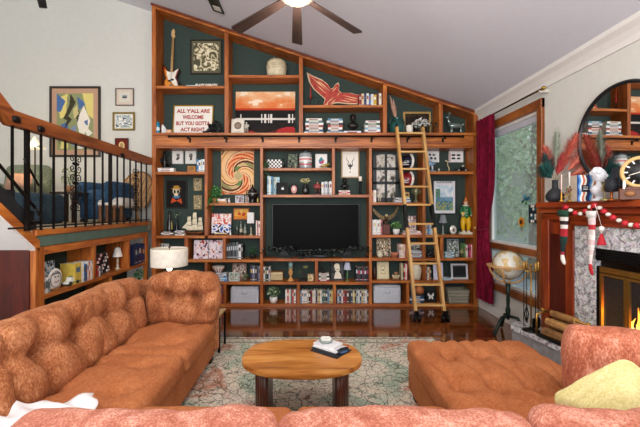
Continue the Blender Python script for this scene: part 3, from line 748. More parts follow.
def picture(px0, px1, py0, py1, fc, fn, label, ys=None, fw=1.0, mat=None, mw=0, dy=.2, n=26, lean=7, name='framed_picture', cat='picture', metal=0, group=None, ny=None, depth=.02):
    """framed picture; hung on the back panel, or standing on the shelf whose row is ys"""
    hung = ys is None
    Y = BY - .013 - depth if hung else FY + dy
    w_, h_ = (px1-px0)*Y/F, (py1-py0)*Y/F; x = wx((px0+px1)/2, Y); z = wz(py1, Y) if hung else S(ys)
    rot = rotm(R(-lean), 0, 0) if not hung else rotm(0, 0, 0)
    root = thing(name, label, cat, (x, Y, z + (0 if hung else .0)), 0, group)
    f = fw*Y/F; fm = fc if not isinstance(fc, str) else P(fc, .4, metal)
    mb = MB()
    def bb(x0, x1, z0, z1, y0, y1, m):
        c = rot @ Vector(((x0+x1)/2, (y0+y1)/2, (z0+z1)/2)); mb.box(c, (x1-x0, y1-y0, z1-z0), m, rx=(0 if hung else R(-lean)), bev=min(.004, f*.3))
    bb(-w_/2, -w_/2+f, 0, h_, 0, depth, fm); bb(w_/2-f, w_/2, 0, h_, 0, depth, fm); bb(-w_/2+f, w_/2-f, 0, f, 0, depth, fm); bb(-w_/2+f, w_/2-f, h_-f, h_, 0, depth, fm)
    mb.obj('frame', root)
    iw, ih = w_-2*f, h_-2*f; mb = MB()
    if mat:
        mz = mw*Y/F; c = rot @ Vector((0, depth*.7, h_/2)); mb.box(c, (iw, depth*.3, ih), P(mat, .8, var=.02), rx=(0 if hung else R(-lean)))
        mb.obj('mat_board', root); mb = MB(); iw -= 2*mz; ih -= 2*mz; c = rot @ Vector((0, depth*.52, (h_-ih)/2)); mb.pic(iw, ih, fn, n, c, rot, .001, ny)
    else: c = rot @ Vector((0, depth*.5, f)); mb.pic(iw, ih, fn, n, c, rot, .003, ny)
    mb.obj('picture', root); return root
BOOKN = {'#': ''}
NAMES = [('black', (25, 25, 28)), ('white', (225, 225, 220)), ('grey', (130, 130, 130)), ('red', (165, 35, 35)), ('navy', (30, 45, 90)), ('blue', (50, 100, 170)), ('pale blue', (140, 180, 210)), ('teal', (40, 120, 120)),
         ('green', (60, 110, 60)), ('yellow', (215, 180, 70)), ('orange', (210, 115, 50)), ('brown', (100, 65, 40)), ('cream', (225, 210, 170)), ('pink', (215, 140, 150)), ('purple', (100, 60, 120)), ('tan', (180, 150, 105)), ('charcoal', (60, 62, 66))]
def cname(c):
    c = c.lstrip('#'); v = [int(c[i:i+2], 16) for i in (0, 2, 4)]
    return min(NAMES, key=lambda k: sum((a-b_)**2 for a, b_ in zip(v, k[1])))[0]
def book_mesh(t, d, h, c, flat=False, band=None):
    mb = MB(); cv = P(c, .5); pg = P('#d9d3c2', .9)
    mb.b2(-t/2, t/2, 0, .003, 0, h, cv); mb.b2(-t/2, -t/2+.002, .003, d, 0, h, cv); mb.b2(t/2-.002, t/2, .003, d, 0, h, cv); mb.b2(-t/2+.002, t/2-.002, .003, d-.003, .003, h-.004, pg)
    bc_ = P(band or ['#d8cfae', '#2c2c30', '#b8b4a8', '#8c3430', '#e4e2dc', '#c8a860', '#4c6478'][int(t*1e5 + h*1e4) % 7], .5)
    mb.b2(-t*.32, t*.32, -.0008, 0, h*.55, h*.80, bc_); mb.b2(-t*.5, t*.5, -.0008, 0, h*.10, h*.14, bc_)
    return mb
def row(px0, px1, ys, hpx, cols, what, where, n=None, dy=.05, d=.15, group=None, seed=0, jit=.12, bands=None, cat='book', name='book'):
    """books (or cases) standing side by side; every one its own thing"""
    rnd = random.Random(seed + int(px0)); Y = FY + dy; X0, X1 = wx(px0, Y), wx(px1, Y); n = n or len(cols); z = S(ys); hh = hpx*Y/F
    ws = [rnd.uniform(.75, 1.25) for _ in range(n)]; tot = sum(ws); x = X0
    for i in range(n):
        t_ = (X1-X0)*ws[i]/tot; c = cols[i % len(cols)]; h_ = hh*(1 - jit*rnd.random())
        b_ = book_mesh(t_*.95, d*(1-.1*rnd.random()), h_, c, band=(bands[i % len(bands)] if bands else None))
        one(b_, name, f'{ORD[i]} {what} from left {where}, {cname(c)} spine', cat, (x + t_/2, Y + rnd.uniform(0, .012), z), 0, group or f'{what}s {where}')
        x += t_
def stack(px0, px1, ys, pyt, cols, where, dy=.07, d=.16, seed=0, z0=None, what='book', group=None):
    """books lying flat on each other, lowest first; returns the height reached"""
    rnd = random.Random(seed + int(px0*3)); Y = FY + dy; n = len(cols); z = S(ys) if z0 is None else z0; tot = (ys-1.4-pyt)*Y/F if z0 is None else pyt
    w_ = (px1-px0)*Y/F
    pos = ['lowest', 'second from below', 'third from below', 'fourth from below', 'fifth from below', 'sixth from below', 'seventh from below']
    for i, c in enumerate(cols):
        t_ = tot/n; ww = w_*rnd.uniform(.82, 1.0) if i else w_; mb = MB(); cv = P(c, .5); pg = P('#ddd8c8', .9)
        mb.b2(-ww/2, ww/2, 0, .003, .0004, t_-.0004, cv); mb.b2(-ww/2, ww/2, .003, d, .0004, .0025, cv); mb.b2(-ww/2, ww/2, .003, d, t_-.0025, t_-.0004, cv); mb.b2(-ww/2+.003, ww/2-.003, .003, d-.003, .0025, t_-.0025, pg)
        mb.b2(-ww*.3, ww*.25, -.0008, 0, t_*.35, t_*.7, P('#e6e0cf' if cname(c) not in ('white', 'cream') else '#7a2c2c', .5))
        p_ = 'top' if (i == n-1 and n > 1) else pos[min(i, 6)]
        if n == 1: p_ = 'only'
        lab = f'{cname(c)} {what}, {p_} of the flat stack {where}' if n > 1 else f'{cname(c)} {what} lying flat {where}'
        one(mb, 'book', lab, 'book', (wx((px0+px1)/2, Y) + rnd.uniform(-.006, .006), Y, z), rnd.uniform(-.04, .04), (group or f'flat books {where}') if n > 1 else None)
        z += t_
    return z
def leaves(mb, c, rad, n, cols, leaf=.03, seed=0, zs=1.0, up=.3, shape='leaf'):
    rnd = random.Random(seed)
    for i in range(n):
        a = rnd.uniform(0, 2*PI); b_ = math.acos(rnd.uniform(-1, 1)); q = rnd.random()**.4
        p = Vector((rad*q*math.sin(b_)*math.cos(a), rad*q*math.sin(b_)*math.sin(a)*.8, rad*q*math.cos(b_)*zs)) + Vector(c)
        s_ = leaf*rnd.uniform(.7, 1.25); ro = rotm(rnd.uniform(-.9, .9), rnd.uniform(-.9, .9), rnd.uniform(0, 6.3))
        mb.add([(0, -s_*.5, 0), (s_*.28, 0, .1*s_), (0, s_*.5, -.05*s_), (-s_*.28, 0, .1*s_)], [(0, 1, 2, 3)], P(cols[i % len(cols)], .6), False, ro, p)
def stems(mb, base, tips, r, m):
    for t_ in tips:
        b_ = Vector(base); t2 = Vector(t_); mid = (b_+t2)/2 + Vector((0, 0, .02)); mb.tube([b_, mid, t2], [r, r, r*.6], m, 5)
def plant(pos, pot_prof, potc, fc, rad, n, cols, label, leaf=.03, zs=1.0, seed=0, name='potted_plant', cat='plant', trail=None):
    root = thing(name, label, cat, pos)
    mb = MB(); mb.lathe(pot_prof, P(potc, .5), n=16); top = pot_prof[-1][1]; mb.lathe([(pot_prof[-1][0]*.9, top-.006), (.0001, top-.005)], P('#2b1d14', .9), n=14, cap=False); mb.obj('pot', root)
    mb = MB(); rnd = random.Random(seed)
    stems(mb, (0, 0, top-.01), [(rnd.uniform(-.7, .7)*rad, rnd.uniform(-.5, .5)*rad, fc + rnd.uniform(-.4, .7)*rad*zs) for _ in range(7)], .002, P('#4a6a34', .7))
    leaves(mb, (0, 0, fc), rad, n, cols, leaf, seed, zs)
    if trail:
        for (dx, dyy, dz) in trail:
            mb.tube([(0, 0, top), (dx*.6, dyy, top+.01), (dx, dyy*1.3, dz)], .0018, P('#4a6a34', .7), 4)
            for k in range(10):
                t_ = k/9; mb2 = Vector((dx*(.6+.4*t_), dyy*(1+.3*t_), top+.01+(dz-top-.01)*t_)); leaves(mb, mb2, .018, 3, cols, leaf, seed+k)
    mb.obj('foliage', root); return root
def table_lamp(pos, h, base_prof, basec, sh, shade_r, shade_r2, shadec, label, strength=0, metal=0, sq=False):
    """lamp: base and stem turned, shade open at top; sh = shade height"""
    root = thing('table_lamp', label, 'lamp', pos)
    mb = MB(); mb.lathe(base_prof, P(basec, .35, metal), n=16); mb.cyl((0, 0, base_prof[-1][1]), .003, h - sh*.3 - base_prof[-1][1], P('#a08a58', .3, .8), 8); mb.obj('base', root)
    mb = MB(); sm = P(shadec, .8, var=.03) if not strength else glow(shadec, strength)
    mb.lathe([(shade_r, h-sh), (shade_r2, h), (shade_r2-.002, h), (shade_r-.002, h-sh), (shade_r, h-sh)], sm, n=(4 if sq else 22), cap=False, smooth=not sq, rot=rotm(0, 0, R(45)) if sq else None)
    mb.tube([(-shade_r2, 0, h-sh*.12), (shade_r2, 0, h-sh*.12)], .0015, P('#a08a58', .3, .8), 4); mb.tube([(0, -shade_r2, h-sh*.12), (0, shade_r2, h-sh*.12)], .0015, P('#a08a58', .3, .8), 4)
    mb.obj('lamp_shade', root); return root
def bust_mesh(h, m, m2=None):
    """head and shoulders on a small foot, h tall"""
    mb = MB(); s_ = h
    mb.lathe([(.20*s_, 0), (.20*s_, .05*s_), (.10*s_, .09*s_), (.10*s_, .16*s_)], m, n=16)
    mb.lathe([(.12*s_, .14*s_), (.27*s_, .24*s_), (.33*s_, .36*s_), (.26*s_, .44*s_), (.11*s_, .50*s_), (.095*s_, .60*s_)], m, n=18, sy=.62)
    mb.ell((0, -.01*s_, .77*s_), (.155*s_, .18*s_, .215*s_), m2 or m, 16)
    mb.ell((0, -.19*s_, .75*s_), (.025*s_, .045*s_, .05*s_), m2 or m, 8)            # nose
    mb.ell((0, -.165*s_, .655*s_), (.05*s_, .03*s_, .02*s_), m2 or m, 8)            # mouth, chin
    mb.ell((0, -.15*s_, .60*s_), (.06*s_, .05*s_, .04*s_), m2 or m, 8)
    for e in (-1, 1):
        mb.ell((e*.155*s_, 0, .76*s_), (.02*s_, .035*s_, .055*s_), m2 or m, 8); mb.ell((e*.06*s_, -.165*s_, .80*s_), (.035*s_, .02*s_, .02*s_), m, 8)
    mb.ell((0, .03*s_, .85*s_), (.17*s_, .185*s_, .16*s_), m, 14)                    # hair
    return mb
def figure_mesh(h, body, legs, skin, hat=None, arm=None, base=None, w_=1.0):
    """small standing statuette"""
    mb = MB(); B, Lg, Sk = P(body, .45), P(legs, .45), P(skin, .5); A = P(arm or body, .45)
    z0 = 0
    if base: mb.box((0, 0, .035*h), (.42*h*w_, .30*h, .07*h), P(base, .5), bev=.01*h); z0 = .07*h
    k = (h - z0)
    for e in (-1, 1):
        mb.tube([(e*.09*k*w_, 0, z0), (e*.10*k*w_, 0, z0+.22*k), (e*.08*k*w_, 0, z0+.46*k)], [.055*k, .07*k, .09*k], Lg, 8)
        mb.ell((e*.095*k*w_, -.04*k, z0+.025*k), (.05*k, .09*k, .028*k), P('#2a1a12', .5), 8)
        mb.tube([(e*.15*k*w_, 0, z0+.74*k), (e*.22*k*w_, -.03*k, z0+.60*k), (e*.13*k*w_, -.12*k, z0+.52*k)], [.055*k, .05*k, .035*k], A, 8)
        mb.ell((e*.12*k*w_, -.13*k, z0+.52*k), .033*k, Sk, 8)
    mb.lathe([(.13*k*w_, z0+.40*k), (.15*k*w_, z0+.5*k), (.14*k*w_, z0+.62*k), (.16*k*w_, z0+.73*k), (.07*k, z0+.80*k)], B, n=14, sy=.7)
    mb.ell((0, -.01*k, z0+.88*k), (.075*k, .08*k, .095*k), Sk, 12); mb.ell((0, -.09*k, z0+.875*k), (.014*k, .02*k, .02*k), Sk, 6)
    if hat: mb.lathe([(.10*k, z0+.92*k), (.075*k, z0+.935*k), (.06*k, z0+.99*k), (.001, z0+1.0*k)], P(hat, .5), n=12)
    return mb
# ================================================================ upper bays
UW, GW = P('#e8e4da', .6), P('#b8902c', .35, .7)
# bass guitar
g = at(171, 87, .17); q = mm(1, .17)
bg_ = thing('bass_guitar', 'sunburst bass guitar with white pickguard standing in the top corner bay', 'guitar', g)
body = [(-6, .6), (-2, 0), (3, .3), (7, 2.2), (7.8, 7), (5.6, 11.5), (6.0, 15.5), (8, 20.5), (7.2, 22.8), (4.2, 21), (2, 18.6), (-2.2, 18.6), (-4.8, 21.5), (-8.6, 26.5), (-9.6, 24), (-8.2, 17), (-6, 12), (-8.2, 7.5), (-8.3, 3)]
rl_ = rotm(R(-6), 0, 0)
def gp(pts, s_=1, dx=0, dz=0): return [((x*s_+dx)*q, (z*s_+dz)*q) for x, z in pts]
mb = MB(); mb.prism(gp(body), 0, .04, P('#2e0f08', .2, coat=.6), rot=rl_); mb.prism(gp(body, .88, -.3, 1.3), -.003, 0, P('#8a2f0c', .2, coat=.6), rot=rl_); mb.prism(gp(body, .70, -.6, 3.2), -.005, -.003, P('#d88a28', .2, coat=.6), rot=rl_); mb.obj('body', bg_)
pgd = [(-5.6, 19.5), (-3.8, 12.5), (-3, 9.5), (.5, 7.5), (4.6, 2.8), (6.8, 4), (5.4, 8.5), (3.6, 12), (5.2, 18), (7.0, 21.5), (3.8, 19.5), (2, 17.8), (-2, 17.8)]
mb = MB(); mb.prism(gp(pgd), -.010, -.005, P('#e6e2d4', .35), rot=rl_); mb.obj('pickguard', bg_)
mb = MB(); mb.add([], [], M_BLK); 
for dx in (-1.6, 1.2): mb.box(rl_ @ Vector((dx*q, -.014, (9.3 + dx*.4)*q)), (2.9*q, .01, 1.8*q), P('#141414', .3), rx=R(-6), bev=.003)
mb.obj('pickup', bg_)
mb = MB(); mb.prism(gp([(-1.15, 18), (1.15, 18), (.8, 54), (-.8, 54)]), -.012, .008, P('#c79a5a', .4), rot=rl_)
for k in range(13): zz = 20 + 33*(1-.93**k)*1.6; mb.prism(gp([(-1.1, zz), (1.1, zz), (1.1, zz+.18), (-1.1, zz+.18)]), -.0135, -.012, P('#8d8d88', .3, .8), rot=rl_)
mb.obj('neck', bg_)
mb = MB(); mb.prism(gp([(-.8, 54), (.9, 54), (2.2, 56.5), (1.2, 58.5), (1.8, 61), (.6, 64.2), (-.8, 63.2), (-1.6, 60), (-1.0, 57)]), -.008, .008, P('#d4b078', .4), rot=rl_)
for k in range(4): mb.ell(rl_ @ Vector(((-1.9)*q, 0, (57+1.7*k)*q)), (.016, .006, .010), P('#b9b9b4', .25, .9), 8)
mb.obj('headstock', bg_)
mb = MB()
for k in range(4): xx = (-.55+.37*k)*q; mb.tube([rl_ @ Vector((xx, -.018, 5*q)), rl_ @ Vector((xx*.8, -.016, 55*q))], .0009, P('#9a9a95', .3, .8), 4)
mb.box(rl_ @ Vector((0, -.015, 4.2*q)), (2.6*q, .01, 1.6*q), P('#b9b9b4', .25, .9), rx=R(-6), bev=.003); mb.obj('strings', bg_)
picture(190, 222, 39.3, 74, '#2a1d14', art(['#4c4a38', '#6b6748', '#a89c7c', '#e0d8bc', '#d0c4a0', '#6e6a50', '#4c4a38'], 4.2, 3, 1.3), 'dark framed olive and cream abstract picture hanging above the bass guitar shelf', fw=1.4, mat='#5b5a44', mw=2.2, n=44)
p = at(206.5, 87, .15); mb = MB(); mb.b2(-.185, .185, 0, .012, 0, .095, P('#3c4a44', .6)); mb.b2(-.19, .19, -.03, .03, 0, .008, P('#e8e2d4', .6)); mb.text('BLACK SABBATH', .06, P('#ddd2c0', .6), (0, -.004, .052), .003, width=.34, bold=.004)
one(mb, 'letter_sign', 'dark green strip sign with cream lettering under the abstract picture', 'sign', p)
stack(186, 199, 87, 84.2, ['#a8d0dc'], 'beside the bass guitar', dy=.04)
p = at(210, 87, .05); mb = MB(); mb.ell((0, 0, .012), (.03, .015, .012), UW); mb.ell((.035, 0, .012), (.012, .012, .012), UW); mb.ell((-.03, 0, .010), (.01, .01, .01), UW); one(mb, 'pebble_ornament', 'tiny white ornament in front of the strip sign', 'ornament', p)
# welcome sign
pf = picture(172, 212.5, 99.5, 131.8, GW, lambda u, v: '#e9e6dd', 'gold framed white sign with red slab lettering on the ledge', ys=134.5, fw=1.2, mat=None, dy=.2, n=4)
mb = MB(); wr_ = mm(40.5, .2)
for i, (tx, wd) in enumerate((("ALL Y'ALL ARE", .82), ('WELCOME', .52), ('BUT YOU GOTTA', .84), ('ACT RIGHT', .60))):
    zz = mm(32.3, .2) * (.80 - .2*i); mb = MB(); mb.text(tx, .085, P('#a83228', .6), rotm(R(-7), 0, 0) @ Vector((0, .0055, zz)), .001, rotm(R(-7), 0, 0), wr_*wd, .003); mb.obj('lettering', pf, label='red slab lettering')
p = at(157.5, 134.5, .06); mb = MB(); mb.lathe([(.03, 0), (.034, .004), (.034, .17), (.025, .185), (.024, .19)], P('#2f93b8', .3, .4), n=16); mb.lathe([(.0345, .05), (.0345, .1)], P('#dfe6e8', .4), n=16, cap=False); one(mb, 'drink_can', 'tall blue can at the far end of the ledge', 'can', p)
p = at(164.5, 134.5, .08); mb = MB(); mb.prism([(-.04, 0), (.06, 0), (.045, .05), (-.02, .15), (-.04, .14)], -.01, .01, P('#d8dad8', .5)); one(mb, 'paper_model', 'pale grey triangular card model beside the blue can', 'ornament', p)
p = at(169, 134.5, .03); mb = MB(); mb.box((0, 0, .03), (.085, .04, .06), P('#c89a78', .6), bev=.008); mb.box((0, -.018, .03), (.05, .008, .03), P('#e0b89a', .6)); one(mb, 'trinket_box', 'small salmon box in front of the gold framed sign', 'box', p)
p = at(212.5, 134.5, .06); mb = MB(); mm_ = P('#16181a', .3, .3)
mb.tube([(-.15, 0, .02), (-.09, 0, .03), (-.02, 0, .09), (.03, 0, .17), (.06, 0, .2)], [.02, .025, .032, .025, .014], mm_, 8); mb.tube([(.0, 0, .05), (.09, 0, .03), (.12, 0, .09), (.10, 0, .17), (.05, 0, .2), (.0, 0, .16)], [.035, .03, .026, .02, .018, .014], mm_, 8)
for k in range(4): mb.tube([(-.03+.03*k, -.01, .10+.01*k), (-.05+.03*k, -.05, .14), (-.02+.03*k, -.05, .02)], .012, mm_, 6)
mb.ell((.06, 0, .035), (.09, .05, .035), mm_); one(mb, 'sculpture', 'black twisted metal sculpture at the corner of the gold framed sign', 'sculpture', p)
# basket pot in the third bay
p = at(276.5, 76.3, .14)
mb = MB(); rr = mm(10); hh = mm(17.5)
mb.lathe([(rr*.72, 0), (rr*.95, hh*.2), (rr, hh*.55), (rr*.94, hh*.8), (rr*.75, hh*.97), (rr*.5, hh*1.0), (.0001, hh*.97)], P('#cfc4a6', .85, var=.2), n=28)
for k in range(9): z_ = hh*(.06+.1*k); r_ = rr*(.74+.26*math.sin(min(1, (.06+.1*k)*1.6)*PI/2)) * (1 if k < 7 else .93); mb.tube([(r_*1.0*math.cos(2*PI*i/24), r_*math.sin(2*PI*i/24), z_) for i in range(24)], .005, P('#b8a982', .9), 5, closed=True)
mb.tube([(0, 0, hh*.96), (-.01, 0, hh*1.1), (-.045, 0, hh*1.2)], [.012, .008, .005], P('#b8a982', .8)); one(mb, 'woven_basket', 'round cream woven lidded basket with a curled stem', 'basket', p)
# landscape canvas
def land(u, v):
    n_ = mn.noise(Vector((u*4, v*7, 1.2))) + .5*mn.noise(Vector((u*11, v*16, 4)))
    if v > .57:
        t_ = (v-.57)/.43
        if t_ < .14: return '#b8381c'
        c = mixc('#d8733a', '#e8c49a', min(1, max(0, t_ + n_*.6)))
        return '#f0ddc4' if n_ > .35 and t_ > .3 else c
    if v > .20:
        if abs(v-.37) < .022: return '#d8d4cc'
        for x_ in (.09, .44, .50, .56, .60, .90, .96):
            if abs(u-x_) < .012 and .28 < v < .50: return '#d8d4cc'
        return '#14100e' if n_ < .4 else '#241a16'
    h_ = .13 + .07*math.sin(u*7+1.5)
    if v < .045 and u > .35: return '#d9cfc8'
    if v < h_: return '#a8262a' if n_ > -.25 else '#5a1418'
    return '#1a1210'
pc = thing('painting', 'unframed painting of an orange sky over a black shore and red hills', 'painting', at(265, 134.5, .2)); mb = MB()
mb.pic(mm(60, .2), mm(45.6, .2), land, 60, (0, 0, 0), rotm(R(-5), 0, 0), .03); mb.obj('canvas', pc)
picture(231, 244, 116, 132, '#d9d3c4', shape_art('#d8d2c2', [('e', '#6a5c50', .5, .58, .33, .26), ('e', '#8c7c6c', .5, .58, .25, .18), ('r', '#9a9284', .25, .12, .75, .16)]), 'small cream photo frame with an oval portrait before the landscape canvas', ys=134.5, fw=.9, dy=.08, n=22)
mb = figure_mesh(mm(12), '#b8b4a8', '#8c887c', '#c4c0b4', None, None, '#5a5148'); one(mb, 'figurine', 'small pewter figurine between the oval portrait and the canvas', 'figurine', at(246.5, 134.5, .06))
# hawk kite
Yk = FY + .2; rk = rotm(R(-6), 0, 0)
def kp(pts, s_=1.0):
    o_ = []
    for x, y in pts: o_.append(((x-337)*s_*Yk/F, (105-y)*Yk/F if s_ == 1 else ((105-90)+(90-y)*s_)*Yk/F))
    return o_
hk = [(306.6, 66.9), (313, 70.5), (322, 74.5), (328, 79.5), (331, 84.5), (333.5, 83), (336, 79), (338.6, 77.6), (339.6, 80.5), (339, 85.5), (341.5, 88.5), (350.6, 88.6), (360, 91), (367, 95), (371.5, 98.6), (364, 100.2), (350, 100.4), (338, 99), (333, 100), (329.5, 105), (325.5, 103.6), (320.6, 105), (323.5, 100), (325, 95), (320, 90.5), (313.5, 84.5), (309, 77)]
kt = thing('hawk_kite', 'red and cream hawk with spread wings standing behind the books', 'kite', (wx(337, Yk), Yk, S(106.3)))
mb = MB(); mb.prism([(x*1.0, z) for x, z in kp(hk)], 0, .015, P('#d9c9a4', .7), rot=rk); mb.obj('backing', kt, label='cream edged backing')
cx_, cz_ = 334., 90.
inner = [(cx_+(x-cx_)*.93, cz_+(y-cz_)*.90) for x, y in hk]
mb = MB(); mb.prism(kp(inner), -.002, 0, P('#b2443a', .7, var=.25), rot=rk); mb.obj('plumage', kt, label='red painted plumage')
mb = MB(); rnd = random.Random(4)
for (xa, ya, xb, yb_) in ((310, 71, 327, 86), (313, 74, 325, 82), (316, 80, 327, 90), (318, 75, 330, 87), (342, 91, 366, 97), (344, 94, 360, 98), (340, 96, 352, 98.5), (329, 98, 323.5, 103), (328, 97, 327, 103), (332, 88, 337, 82), (334, 93, 327, 99), (337, 92, 340, 88), (336, 95, 330, 101)):
    L_ = math.hypot(xb-xa, yb_-ya); nx, ny = -(yb_-ya)/L_*.55, (xb-xa)/L_*.55; xm, ym = (xa+xb)/2, (ya+yb_)/2
    mb.prism(kp([(xa, ya), (xm+nx, ym+ny), (xb, yb_), (xm-nx, ym-ny)]), -.004, -.002, P('#ddb98c', .7), rot=rk)
mb.obj('markings', kt, label='cream feather markings')
p = at(313.5, 106.3, .08); mb = MB(); mb.box((0, 0, .006), (.12, .06, .012), M_BLK); mb.tube([(-.04, 0, .01), (-.045, 0, .13)], .004, M_BLK, 6); mb.tube([(-.045, 0, .12), (-.045, 0, .33)], [.012, .004], P('#a81e1e', .4), 8)
mb.tube([(.01+.07*math.cos(a), 0, .08+.07*math.sin(a)) for a in [i*PI/10 for i in range(20)]], .004, M_BLK, 6, closed=True); mb.tube([(-.1, 0, .12), (.0, 0, .13)], .004, M_BLK, 5); one(mb, 'incense_stand', 'black wire ring stand holding a thin red candle in front of the kite', 'stand', p)
row(359, 381.5, 106.3, 12.8, ['#8c2a2a', '#d4c49a', '#2c3c6c', '#e0dcd2', '#4878a8', '#d8d8dc', '#c8a832', '#5c2a24', '#e4e0d8'], 'book', 'at the hawk kite wing tip', seed=3)
stack(304.5, 323.5, 134.5, 117.5, ['#e8e4dc', '#2c4c6c', '#d4d0c8', '#8c3a34', '#d8dcdc', '#46646c', '#e4e0d4'], 'under the kite tail', dy=.06)
stack(326.5, 343.5, 134.5, 117.5, ['#d0ccc0', '#345478', '#e8e4dc', '#a03c34', '#2c3438', '#cfd4d4', '#5884a0'], 'next to the black bust', dy=.06)
stack(343.8, 361, 134.5, 130.3, ['#d8dce0'], 'under the black bust', dy=.04)
mb = bust_mesh(mm(17.5), P('#1c1613', .35)); one(mb, 'bust', 'dark bronze bust on a flat book under the kite', 'bust', at(353, 134.5, .1) + Vector((0, 0, mm(2.85, .04))))
stack(364.5, 380.8, 134.5, 119.8, ['#8c1f2a', '#e8e6e0', '#7aa4c0', '#dcd8d0', '#345c50', '#e4e0dc'], 'beside the bust at the divider', dy=.06)
# teal jug bay
p = at(397, 134.5, .12); jr = mm(7.8)
jg = thing('ceramic_jug', 'rounded teal two-handled jug with pink pampas beside the rail end', 'jug', p)
mb = MB(); mb.lathe([(jr*.55, 0), (jr*.95, jr*.35), (jr, jr*.95), (jr*.8, jr*1.5), (jr*.38, jr*1.8), (jr*.34, jr*2.05), (jr*.48, jr*2.2)], P('#20504c', .25, var=.2, coat=.5), n=24); mb.obj('body', jg)
for e in (-1, 1): mb = MB(); mb.tube([(e*jr*.36, 0, jr*2.0), (e*jr*.8, 0, jr*2.0), (e*jr*.95, 0, jr*1.5), (e*jr*.8, 0, jr*1.3)], jr*.08, P('#20504c', .25)); mb.obj('handle', jg)
def plume(mb, base, tip, wd, cols, n, seed, fl=.05):
    rnd = random.Random(seed); b_ = Vector(base); t_ = Vector(tip); d_ = (t_-b_); dn = d_.normalized(); side = Vector((dn.z, 0, -dn.x)).normalized(); fr = Vector((0, 1, 0))
    for i in range(n):
        k = i/n; c = b_ + d_*k; env = math.sin(PI*min(1, k*.92+.06))**.6; an = rnd.uniform(0, 2*PI); dr = (side*math.cos(an) + fr*math.sin(an)*.6)
        tip_ = c + dr*wd*env*rnd.uniform(.6, 1.05) + dn*fl*rnd.uniform(.6, 1.2); w0 = dn.cross(dr).normalized()*.0035
        mb.add([c-w0, c+w0, tip_, c+dn*.004], [(0, 1, 2), (0, 2, 3)], P(cols[i % len(cols)], .9), False)
mb = MB(); mb.tube([(0, 0, jr*1.9), (-mm(4), 0, mm(22))], .004, P('#b08a6a', .8), 5)
for s_, (tx, tz_) in enumerate(((-6.5, 37), (-3.5, 33), (-5, 30))): plume(mb, (-.01, 0, mm(15)), (mm(tx), 0, mm(tz_)), .05, ['#c89a84', '#d8b09a', '#b88470', '#e0c4b0'], 240, s_, .05)
pm = one(mb, 'pampas_grass', 'pink pampas plumes standing in the teal jug', 'dried flowers', p)
picture(404, 432, 106, 131.5, '#a88a54', art(['#1c1612', '#2a211a', '#3c2c20', '#221a16'], 3, 9), 'gilt framed dark painting behind the white flowers', ys=134.5, fw=2.0, dy=.22, n=16)
mb = MB(); mb.lathe([(mm(3.2), 0), (mm(3.3), mm(8)), (mm(3), mm(8.3)), (.0001, mm(8))], P('#e9e4d8', .5), n=16); mb.tube([(0, 0, mm(8)), (0, 0, mm(9))], .002, M_BLK, 4); one(mb, 'pillar_candle', 'thick white pillar candle by the teal jug', 'candle', at(409.5, 134.5, .06))
fl = thing('flower_arrangement', 'low bowl of white blossoms before the gilt framed painting', 'flowers', at(421, 134.5, .1))
mb = MB(); mb.lathe([(.05, 0), (.08, .05), (.085, .09)], P('#23201e', .3), n=18); mb.obj('bowl', fl); mb = MB(); leaves(mb, (0, 0, .17), .14, 170, ['#f2efe8', '#e6e2dc', '#fbfaf6', '#3d5638'], .055, 5, .55); mb.obj('blossoms', fl)
for k, (px, hpx, nm_) in enumerate(((427.5, 9.5, 'shortest'), (431.5, 12, 'middle'), (436, 11, 'endmost'), (439, 9, 'thinnest'))):
    mb = MB(); mg = P('#3b3a34', .2, .5); hh = mm(hpx); r_ = .014 if k < 3 else .009
    mb.lathe([(r_*1.4, 0), (r_*1.3, .008), (.004, .02), (.004, hh*.6), (r_, hh*.68), (r_*1.05, hh)], mg, n=12, cap=True); one(mb, 'candlestick', f'{nm_} of the dark glass candlesticks beside the white blossoms', 'candlestick', at(px, 134.5, .05 + .03*(k % 2)), group='dark glass candlesticks')
# glass deer
p = at(456, 134.5, .12); dg_ = P('#7d8f8a', .15, .5, spec=.9); mb = MB(); u_ = mm(1)
mb.ell((0, 0, 9*u_), (7*u_, 2.4*u_, 2.8*u_), dg_, 14)
for x in (-5, -4, 4.5, 5.5): mb.tube([(x*u_, (.9 if x in (-5, 5.5) else -.9)*u_, 9*u_), (x*u_, 0, 4*u_), (x*u_*1.03, 0, 0)], [1.0*u_, .55*u_, .5*u_], dg_, 7)
mb.tube([(-5*u_, 0, 10*u_), (-7.5*u_, 0, 14*u_), (-7.8*u_, 0, 17*u_)], [1.9*u_, 1.2*u_, 1.1*u_], dg_, 8); mb.ell((-8.6*u_, 0, 17.3*u_), (1.9*u_, 1*u_, 1.1*u_), dg_)
for e in (-1, 1): mb.tube([(-7.6*u_, e*.4*u_, 18*u_), (-6.8*u_, e*1.4*u_, 20.5*u_), (-8*u_, e*1.8*u_, 22.5*u_)], .35*u_, dg_, 5); mb.tube([(-6.9*u_, e*1.3*u_, 20.3*u_), (-5.4*u_, e*1.8*u_, 22*u_)], .3*u_, dg_, 5)
mb.ell((7.2*u_, 0, 10.3*u_), (1.1*u_, .6*u_, 1.2*u_), dg_); one(mb, 'deer_figurine', 'silvery glass deer in the last low bay of the slope', 'figurine', p)

